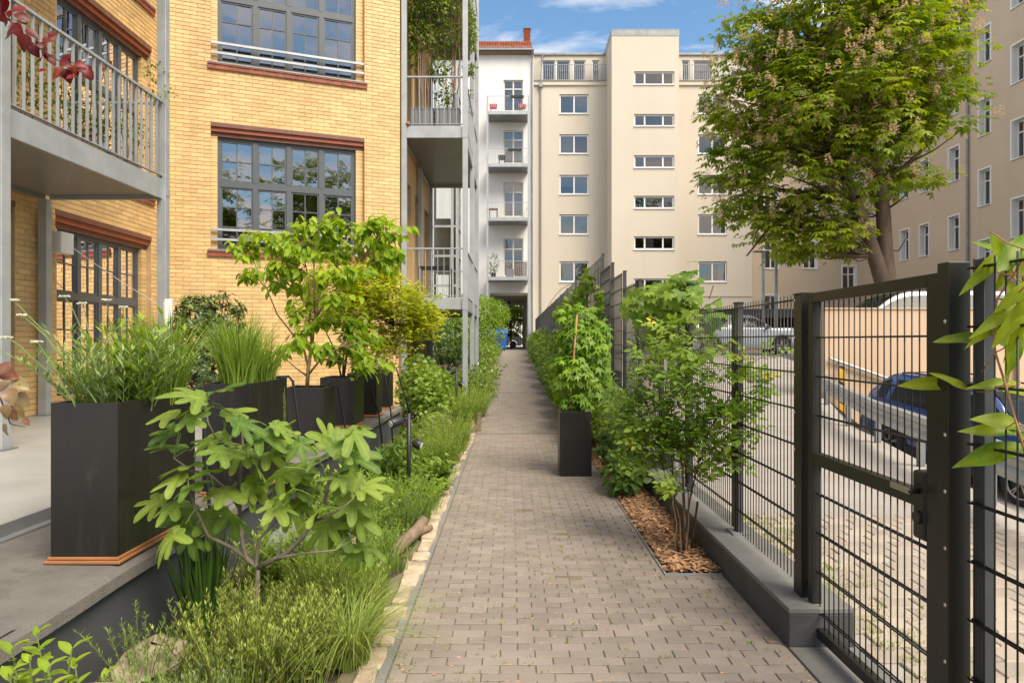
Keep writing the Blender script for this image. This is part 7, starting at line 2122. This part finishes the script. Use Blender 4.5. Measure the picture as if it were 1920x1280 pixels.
# creeper crowning the post at Y 6.15, with its hanging curtain
t = thing('virginia_creeper', 'virginia creeper heaped over a fence post and hanging down the mesh', 'vine', (1.6, 6.3, 2.0))
lob = [px(1240, 550, 6.6) + (.22, .35, .13), px(1280, 540, 6.2) + (.2, .25, .11), px(1300, 580, 6.1) + (.12, .18, .14), px(1205, 585, 6.9) + (.10, .2, .14), px(1262, 600, 6.4) + (.10, .25, .22), px(1260, 650, 6.4) + (.07, .2, .22), px(1322, 605, 6.0) + (.06, .12, .12)]
lob += [px(1185, 570, 7.0) + (.05, .12, .06), px(1340, 570, 5.95) + (.03, .06, .06), px(1225, 640, 6.6) + (.04, .12, .12), px(1318, 660, 6.05) + (.04, .08, .14), px(1300, 720, 6.1) + (.04, .08, .12)]
lob = [(a, b, c, e, f * 1.2, g * .8) for (a, b, c, e, f, g) in lob]
P, d = cloud(lob, 300, .1); P += nrg.normal(0, .06, P.shape); n = len(P)
al = nrm(d * .5 + rdir(n) * .5 + np.array([0, -.2, -.7])); up = nrm(np.array([0, -.6, .8]) + d * .4 + rdir(n) * .35); rv = np.clip(.5 * clumpnoise(P, 7) + .5 * ru(n, 0, 1), 0, 1); sz = .10 * (.6 + .6 * ru(n, 0, 1))
leaf_objs(TP5, P[:220], al[:220], up[:220], sz[:220], rv[:220], G['vine'], t)
V, F, r = scatter(TP5, P[220:], al[220:], up[220:], sz[220:], rv[220:]); npobj('foliage', V, F, r, G['vine'], t)
for (a, b) in ((px(1275, 700, 6.25), px(1270, 560, 6.3)), (px(1290, 600, 6.1), px(1352, 560, 5.9)), (px(1215, 570, 6.9), px(1170, 575, 7.2)), (px(1330, 560, 6.0), px(1338, 535, 5.95)), (px(1262, 690, 6.3), px(1240, 545, 6.5)), (px(1250, 900, 6.4), px(1262, 690, 6.3))): MB().tube(curve(a, b, .05, 7, .02), .004, 5).build('stem', M['twig'], t)
t = thing('virginia_creeper', 'darker creeper spilling over the solid stretch of the fence', 'vine', (1.6, 12, 2.5))
lob = [px(1085, 560, 14.5) + (.2, .8, .35), px(1100, 530, 13.0) + (.16, .6, .3), px(1128, 570, 11.8) + (.14, .3, .4), px(1065, 575, 17) + (.2, 1.0, .3), px(1050, 590, 19.5) + (.25, 1.2, .3), px(1120, 620, 11.6) + (.14, .3, .35)]
leafcloud(TP5, [(a, b, c, e * .8, f * .9, g * .75) for (a, b, c, e, f, g) in lob], 480, .12, G['vine'], 'foliage', t, inner=.2)
for (a, b) in ((px(1016, 595, 14.2), px(1074, 532, 13.6)), (px(1100, 560, 13), px(1095, 510, 13))): MB().tube(curve(a, b, .14, 8, .006), .005, 5).build('stem', M['twig'], t)
t = thing('ivy', 'small-leaved ivy climbing the fence post behind the rose', 'vine', (1.55, 8.5, .5))
leafcloud(TS, [px(1190, 650, 8.4) + (.10, .14, .22), px(1190, 720, 8.3) + (.14, .2, .3), px(1185, 780, 8.3) + (.16, .25, .25)], 800, .05, G['herbd'], 'foliage', t, inner=.3)
MB().tube(curve((1.5, 8.5, .3), px(1190, 600, 8.5), .02, 6, .02), .006, 5).build('stem', M['twig'], t)
bigbush('hop_bush', 'dense green bush along the fence behind the slim planter', [(1.15, 10.5, .55, .3, .8, .5), (1.1, 12.0, .65, .35, .8, .5), (1.22, 9.6, .7, .2, .5, .5), (1.1, 13.5, .7, .35, .9, .5), (1.05, 11.2, 1.05, .15, .3, .25)], 3000, .11, G['acer'], (1.2, 11.3, .02), TA)
bigbush('mallow_bush', 'leafy bush leaning over the right edge of the path', [(1.1, 15.5, .75, .4, 1.0, .55), (1.2, 17.5, .95, .35, 1.0, .7), (1.1, 19.5, .85, .4, 1.1, .6)], 2900, .13, G['herb'], (1.2, 17, .15))
bigbush('elder_bush', 'green bush by the far end of the fence', [(1.15, 23, 1.1, .4, 1.6, .7), (1.2, 27, 1.3, .4, 1.8, .8), (1.15, 32, 1.3, .4, 2.2, .7), (1.2, 37.5, 1.45, .35, 2.2, .6)], 3600, .17, G['herb'], (1.25, 28, .48))
t = thing('ground_ivy', 'purple-flowered groundcover on the right edge of the path', 'plant', (1.05, 12, 0))
leafcloud(TS, [(1.06, 11 + k * .9, .14 + grd(11 + k * .9), .14, .5, .14) for k in range(8)], 1400, .07, G['herb'], 'foliage', t, inner=.2)

# evergreen clematis on the nearest fence panel: single leaves
t = thing('clematis', 'evergreen clematis with long lime leaves on the fence panel by the gate', 'vine', (1.5, 2.1, 0))
CL = [(1853, 500, 2.25, -.85, .75, 128), (1880, 480, 2.2, .2, .4, 95), (1903, 470, 2.15, .5, -.5, 110), (1870, 468, 2.3, -.7, -.3, 90), (1912, 505, 2.2, .2, 1, 85), (1885, 512, 2.2, -.3, .8, 70),
      (1905, 595, 2.1, -.7, .75, 120), (1868, 605, 2.2, -.85, .55, 120), (1880, 590, 2.15, -.9, .5, 130), (1912, 610, 2.1, -.2, 1, 100), (1895, 640, 2.15, .1, 1, 80), (1902, 660, 2.15, -.3, 1, 90), (1875, 635, 2.2, .6, .5, 70),
      (1797, 634, 2.35, -1, .03, 92), (1752, 717, 2.45, -1, -.1, 105), (1786, 712, 2.35, -.8, -.5, 70), (1868, 718, 2.2, -1, 0, 105), (1905, 730, 2.2, .9, .1, 70), (1862, 805, 2.2, -1, -.05, 105), (1875, 788, 2.15, -1, -.2, 100), (1855, 852, 2.2, -1, .3, 125), (1912, 815, 2.15, .7, .3, 60), (1900, 560, 2.2, .3, .5, 90), (1915, 545, 2.1, -.6, .4, 100), (1893, 690, 2.15, .2, 1, 80)]
pos = []; al = []; up = []; sz = []; rv = []
m_ = MB(); tops = []
main = [Vector(px(1925, 860, 2.1)), Vector(px(1905, 790, 2.12)), Vector(px(1885, 720, 2.15)), Vector(px(1866, 660, 2.18)), Vector(px(1862, 610, 2.2)), Vector(px(1870, 560, 2.2)), Vector(px(1900, 515, 2.15)), Vector(px(1930, 470, 2.1))]
m_.tube(main, .0035, 6)
m_.tube(curve(px(1862, 610, 2.2), px(1930, 530, 2.08), .06, 6), .003, 5)
for (x_, y_, Y_, dx, dy, L_) in CL:
    c = Vector(px(x_, y_, Y_)); s_ = L_ / 1280 * Y_ * 1.08
    a = Vector((dx, rng.uniform(-.25, .15), -dy)).normalized()
    b = c - a * s_ * .5
    pos.append(tuple(b)); al.append(tuple(a)); up.append((rng.uniform(-.3, .3), -1 + rng.uniform(-.3, .3), .75)); sz.append(s_); rv.append(rng.random())
    nb = min(main, key=lambda q: (q - b).length); m_.tube(curve(nb, b, -.05, 4, .02), .0022, 5)
m_.tube([Vector(px(1925, 860, 2.1)), Vector((1.56, 1.9, .6)), Vector((1.55, 1.8, 0))], .005, 6)
m_.build('stems', M['cane'], t, smooth=True)
leaf_objs([T_hi(.19 + .04 * (k % 4), .10, .10 + .06 * (k % 3), .42, 10, .03, .5 * ((k % 3) - 1), seed=k) for k in range(9)], np.array(pos), al, up, np.array(sz), rv, G['clem'], t, K=9)

# redbud growing on the terrace beside the camera: only its twigs reach into the frame
t = thing('redbud_tree', 'purple-leaved redbud whose twigs hang in from the terrace side', 'tree', (-2.25, 1.75, .46))
m_ = MB()
tr = [Vector((-2.3, 1.75, .46)), Vector((-2.3, 1.78, 1.2)), Vector((-2.25, 1.85, 2.0)), Vector((-2.1, 2.0, 2.75))]
m_.tube(tr, [.03, .026, .02, .012], 8); m_.build('trunk', M['twig'], t, smooth=True)
br = MB()
b1 = [tr[3], Vector(px(-30, -10, 2.2)), Vector(px(20, 40, 2.2)), Vector(px(60, 80, 2.2)), Vector(px(110, 115, 2.22)), Vector(px(150, 120, 2.25))]
b2 = [tr[1], Vector(px(-60, 720, 2.1)), Vector(px(0, 745, 2.1)), Vector(px(20, 795, 2.1)), Vector(px(48, 800, 2.12))]
br.tube(b1, [.009, .006, .004, .003, .002, .001], 5); br.tube(b2, [.008, .005, .003, .002, .001], 5); br.build('branches', M['twig'], t, smooth=True)
H_ = [T_hi(.80, .08, .28 + .1 * (k % 3), .34, 8, .03, .4 * ((k % 3) - 1), seed=k) for k in range(8)]
RL = [(12, 30, -.6, .5, 52), (30, 55, .6, .8, 50), (45, 78, -.3, 1, 56), (18, 62, -1, .4, 52), (60, 62, .9, .4, 44), (82, 100, -.2, 1, 44), (95, 110, .7, .6, 40), (70, 88, -.7, .7, 40), (126, 142, 0, 1, 46), (120, 118, .9, .2, 40), (150, 120, 1, .2, 36), (168, 138, .6, .9, 34), (165, 128, .5, .5, 30), (88, 75, .6, -.3, 36), (5, 8, 0, .3, 50), (40, 30, .8, .2, 46), (140, 130, .3, 1, 36)]
RP2 = [(14, 700, .6, .2, 60, 1), (35, 718, .9, .3, 56, 1), (18, 740, .5, .8, 60, 1), (40, 748, .9, .8, 58, 1), (30, 770, .6, 1, 56, 1), (10, 770, -.2, 1, 50, 1), (8, 805, -.4, 1, 44, 0), (20, 775, .3, .6, 50, 1), (5, 722, -.3, .4, 50, 0), (48, 790, 1, .9, 30, 1), (2, 690, .3, -.4, 60, 1)]
RL = [(x_, y_, dx, dy, L_ * .72) for (x_, y_, dx, dy, L_) in RL] + [(x_ + rng.uniform(-22, 22), y_ + rng.uniform(-18, 22), rng.uniform(-1, 1), rng.uniform(-.2, 1), L_ * rng.uniform(.5, .75)) for (x_, y_, dx, dy, L_) in RL]
RP2 = [(x_, y_, dx, dy, L_ * .85, q) for (x_, y_, dx, dy, L_, q) in RP2]
for lst, mt in ((RL, 'redbud'), (RP2, 'redbud_p')):
    pos = []; al = []; up = []; sz = []; rv = []
    for e in lst:
        x_, y_, dx, dy, L_ = e[:5]
        Y_ = 2.2 + rng.uniform(-.06, .06) if mt == 'redbud' else 2.1 + rng.uniform(-.05, .05)
        c = Vector(px(x_, y_, Y_)); s_ = L_ / 1280 * Y_ * (.82 if mt == 'redbud' else .68)
        a = Vector((dx, rng.uniform(-.5, .3), -dy)).normalized(); b = c - a * s_ * .45
        pos.append(tuple(b)); al.append(tuple(a)); up.append((rng.uniform(-.4, .4), -1, rng.uniform(.2, .9))); sz.append(s_); rv.append(rng.random())
    leaf_objs(H_, np.array(pos), al, up, np.array(sz), rv, G[mt], t, K=8)

# balcony climbers
t = thing('balcony_vine', 'sparse climbing vine along the left steel balcony railing', 'vine', (-4.95, 8, 3.8))
lob = [(-4.95, 7.4, 4.35, .1, .6, .45), (-4.95, 8.2, 4.3, .1, .6, .5), (-4.95, 9.0, 4.35, .1, .3, .4), (-4.9, 9.4, 5.25, .2, .2, .15), (-4.85, 9.35, 4.95, .25, .2, .12), (-4.95, 6.9, 4.5, .1, .3, .4), (-5.1, 7.8, 4.2, .15, 1.2, .4)]
leafcloud(TS, lob, 1300, .07, G['ivy'], 'foliage', t, inner=.2)
m_ = MB()
for k in range(14): yy = rng.uniform(6.7, 9.3); m_.tube(curve((-5.0, yy, 3.78), (-4.95 + rng.uniform(-.05, .1), yy + rng.uniform(-.3, .3), 4.9), 0, 5, .04), .005, 5)
m_.build('stems', M['twig'], t)
for k, xx in enumerate((-5.0,)):
    tag(MB().box(-5.3, -5.0, 6.8, 9.2, 3.705, 3.9).build('balcony_trough', M['wood'], bev=.01), 'long brown planting trough behind the left balcony railing', 'planter')
t = thing('balcony_vine', 'tall leafy vine with bare stems filling the upper steel balcony', 'vine', (-1.7, 14.75, 6.5))
lob = [px(785, 30, 14.8) + (.35, .35, .4), px(830, 20, 14.8) + (.4, .35, .35), px(805, 70, 14.8) + (.35, .3, .35), px(845, 75, 14.85) + (.3, .35, .4), px(770, 60, 14.8) + (.2, .3, .4), px(825, 130, 14.8) + (.28, .25, .3), px(865, 40, 15.0) + (.15, .3, .5), px(775, 110, 14.8) + (.12, .2, .3), px(835, 180, 14.8) + (.2, .2, .3), px(880, 130, 15.2) + (.12, .3, .15), px(800, 0, 14.8) + (.5, .4, .4), px(885, 60, 16) + (.1, .5, .5)]
leafcloud(TS, lob, 4300, .105, G['ivy'], 'foliage', t, inner=.25, cs=4)
m_ = MB()
for x_ in (788, 790, 800, 803, 846, 850, 853, 856, 842): m_.tube(curve(px(x_ + rng.uniform(-3, 3), 205, 14.75), px(x_ + rng.uniform(-14, 14), 20, 14.8), 0, 8, .012), .014, 6)
m_.build('stems', M['bark_l'], t)
t = thing('balcony_vine', 'hanging green tendrils on the outer corner post of the balcony tower', 'vine', (-.95, 15.5, 6))
leafcloud(TS, [px(883, 130, 15) + (.06, .3, .1), px(882, 178, 15) + (.05, .2, .08), px(880, 210, 15) + (.05, .2, .08), px(882, 20, 15.2) + (.06, .4, .4)], 170, .08, G['ivy'], 'foliage', t, inner=.2)

# ================================================================== CHESTNUT TREE
YC = 24.0
CT = thing('chestnut_tree', 'big flowering horse chestnut with a forked trunk on the upper parking', 'tree', (13.1, YC, 1.05))
def PC(x, y, d=0): return px(x, y, YC + d)
tr1 = [Vector((13.05, YC, 1.0)), Vector(PC(1657, 530)), Vector(PC(1640, 480)), Vector(PC(1618, 420)), Vector(PC(1600, 370)), Vector(PC(1575, 300, .2)), Vector(PC(1545, 200, .3)), Vector(PC(1530, 100, .3))]
tr2 = [Vector((13.15, YC, 1.0)), Vector(PC(1664, 530)), Vector(PC(1660, 470)), Vector(PC(1656, 400)), Vector(PC(1650, 340)), Vector(PC(1640, 250, -.2)), Vector(PC(1645, 150, -.2)), Vector(PC(1655, 40, -.3))]
m_ = MB(); m_.tube(tr1, [.37, .30, .255, .24, .22, .16, .11, .06], 12); m_.tube(tr2, [.36, .29, .25, .235, .215, .16, .11, .06], 12)
m_.build('trunk', M['bark'], CT, smooth=True)
s_ = YC / 1280
LOB = [(1580, 120, 200, 0), (1420, 180, 115, .4), (1700, 110, 150, .3), (1490, 320, 135, 0), (1385, 285, 72, -.2), (1615, 290, 140, -.4), (1745, 240, 88, .2), (1450, 415, 66, .3), (1555, 425, 62, -.3), (1700, 330, 70, 0), (1560, -30, 170, 0), (1710, -20, 140, .2), (1810, 60, 66, 0), (1430, 90, 95, 0), (1790, 160, 70, .2), (1530, 220, 150, -1.2), (1660, 210, 150, -1.3), (1690, 450, 34, 0), (1590, 180, 170, 2.0), (1398, 395, 58, .2), (1440, 448, 44, -.2), (1505, 450, 56, .2), (1352, 320, 56, 0), (1590, 440, 50, .4)]
LOB = [(1590 + (x - 1590) * (.93 if x > 1590 else .96), y, r * .9, d) for (x, y, r, d) in LOB]
lob = [(PC(x, y)[0], YC + d, PC(x, y)[2], r * s_, r * s_ * 1.05, r * s_ * .95) for (x, y, r, d) in LOB]
lobn = np.array(lob)
area = lobn[:, 3] ** 2 * np.array([.5 if x > 1720 else (.8 if x > 1640 else 1.0) for (x, y, r, d) in LOB])
ncl = 880
k = nrg.choice(len(lobn), ncl, p=area / area.sum())
dd = rdir(ncl, -.75, 1)
C_ = lobn[k, :3] + dd * lobn[k, 3:6] * ((.62 + .38 * ru(ncl, 0, 1))[:, None])
P = []; A = []; U = []; RV = []; S_ = []
for i in range(ncl):
    n = int(rng.uniform(8, 23))
    q = nrg.normal(0, 1, (n, 3)) * np.array([.33, .33, .17])
    P.append(C_[i] + q); o = nrm(q + dd[i] * .35)
    A.append(nrm(o * np.array([1, 1, .35]) + np.array([0, 0, -.38])))
    U.append(nrm(np.array([0, 0, 1.0]) + o * .35 + rdir(n) * .25))
    tone = rng.random(); RV.append(np.clip(.05 + .7 * tone + .4 * (ru(n, 0, 1) - .35), 0, 1))
    S_.append(.29 * rng.uniform(.8, 1.12) * (.55 + .6 * ru(n, 0, 1)))
P = np.concatenate(P); A = np.concatenate(A); U = np.concatenate(U); RV = np.concatenate(RV); S_ = np.concatenate(S_)
V, F, r = scatter(T_palm(5, 1.65, .36, .32), P, A, U, S_, RV)
crown = npobj('crown', V, F, r, G['chestnut'], CT)
m_ = MB()
for i in range(0, ncl, 3):
    c = Vector(C_[i]); st_ = tr1 if c.x < 12 else tr2
    a = nearest_on([st_], c); m_.tube(curve(a, c, -.04, 5, .03), [.06, .048, .036, .025, .016, .008], 5)
for (a, pts) in ((tr1[3], [PC(1570, 370, .2), PC(1500, 380, .2), PC(1440, 430, .3), PC(1400, 480, .3)]), (tr2[4], [PC(1690, 320), PC(1740, 270, .2), PC(1790, 200, .2)]), (tr1[4], [PC(1560, 330, -.4), PC(1470, 300, -.4), PC(1400, 270, -.3)]), (tr2[2], [PC(1685, 470, -.1), PC(1700, 445, -.1)]), (tr1[2], [PC(1610, 490, -.1), PC(1590, 480, -.1)])):
    L_ = [a] + [Vector(q) for q in pts]; m_.tube(L_, [.13 * (1 - .8 * i / (len(L_) - 1)) if len(L_) > 3 else .03 for i in range(len(L_))], 7)
m_.build('branches', M['bark'], CT, smooth=True)
# blossom candles: upright cones of small petals
nf = 1050
kk = nrg.choice(len(C_), nf)
B_ = C_[kk] + dd[kk] * .42 + nrg.normal(0, 1, (nf, 3)) * np.array([.3, .3, .1]) + np.array([0, -.12, .22])
npet = 34
t_ = np.tile(np.linspace(0, 1, npet), nf); q = np.repeat(np.arange(nf), npet)
az = t_ * 40 + ru(len(t_), 0, 6.28); rad = .07 * (1 - t_ * .85)
Hc = np.repeat(.24 + .12 * ru(nf, 0, 1), npet)
PP = B_[q] + np.stack([rad * np.cos(az), rad * np.sin(az), t_ * Hc], 1)
AL = np.stack([np.cos(az), np.sin(az), np.full(len(az), .5)], 1)
V, F, r = scatter(TSw, PP, AL, np.tile(np.array([[0, 0, 1.0]]), (len(az), 1)), np.full(len(az), .07), np.clip(ru(len(az), 0, 1), 0, 1))
npobj('blossom_candles', V, F, r, G['petal'], CT)

# street tree beyond the passage, and the trees of the yard behind the camera (seen only as reflections in the panes)
ST = bigbush('street_tree', 'leafy street tree filling the far end of the passage', [(.6, 60, 5.2, 2.6, 2.2, 1.9), (-1.2, 61, 4.6, 2.0, 2.0, 1.6), (2.4, 61, 5.0, 1.8, 2.0, 1.8), (-2.0, 58.5, 3.9, 1.0, 1.2, .9), (1.9, 59, 3.9, .8, 1.0, .6), (-.2, 59.5, 3.7, 1.4, 1.2, .9), (-1.6, 59, 3.0, 1.0, .8, .8), (.3, 61, 2.9, 1.6, .8, .7)], 8200, .34, G['street'], (1.3, 60, .97), TS, 'tree', M['bark'], 1)
MB().tube([(1.3, 60, .96), (1.25, 60, 2.6), (1.2, 60, 4.2)], [.36, .28, .18], 10).build('bole', M['bark'], ST, smooth=True)
tag(MB().box(-14, 12, 78, 80, .9, 16).build('street_house', M['white']), 'pale house front across the street', 'building')
for i, (loc, rz) in enumerate((((5.0, -20, 0), 0.7), ((-4.0, -25, 0), 2.4), ((14.0, -24, 0), 4.0))):
    t = thing('yard_tree', ['tree behind the camera mirrored in the middle window panes', 'tree behind the camera mirrored in the left window panes', 'tree behind the camera mirrored in the right window panes'][i], 'tree', (0, 0, 0))
    for ch in CT.children:
        if ch.name.startswith(('crown', 'trunk')):
            o = bpy.data.objects.new(ch.name.split('.')[0], ch.data); COL.objects.link(o); o.parent = t
            o.location = (-13.1, -YC, -1.05)
    t.location = loc; t.rotation_euler = (0, 0, rz)
    t['group'] = 'trees behind the camera'
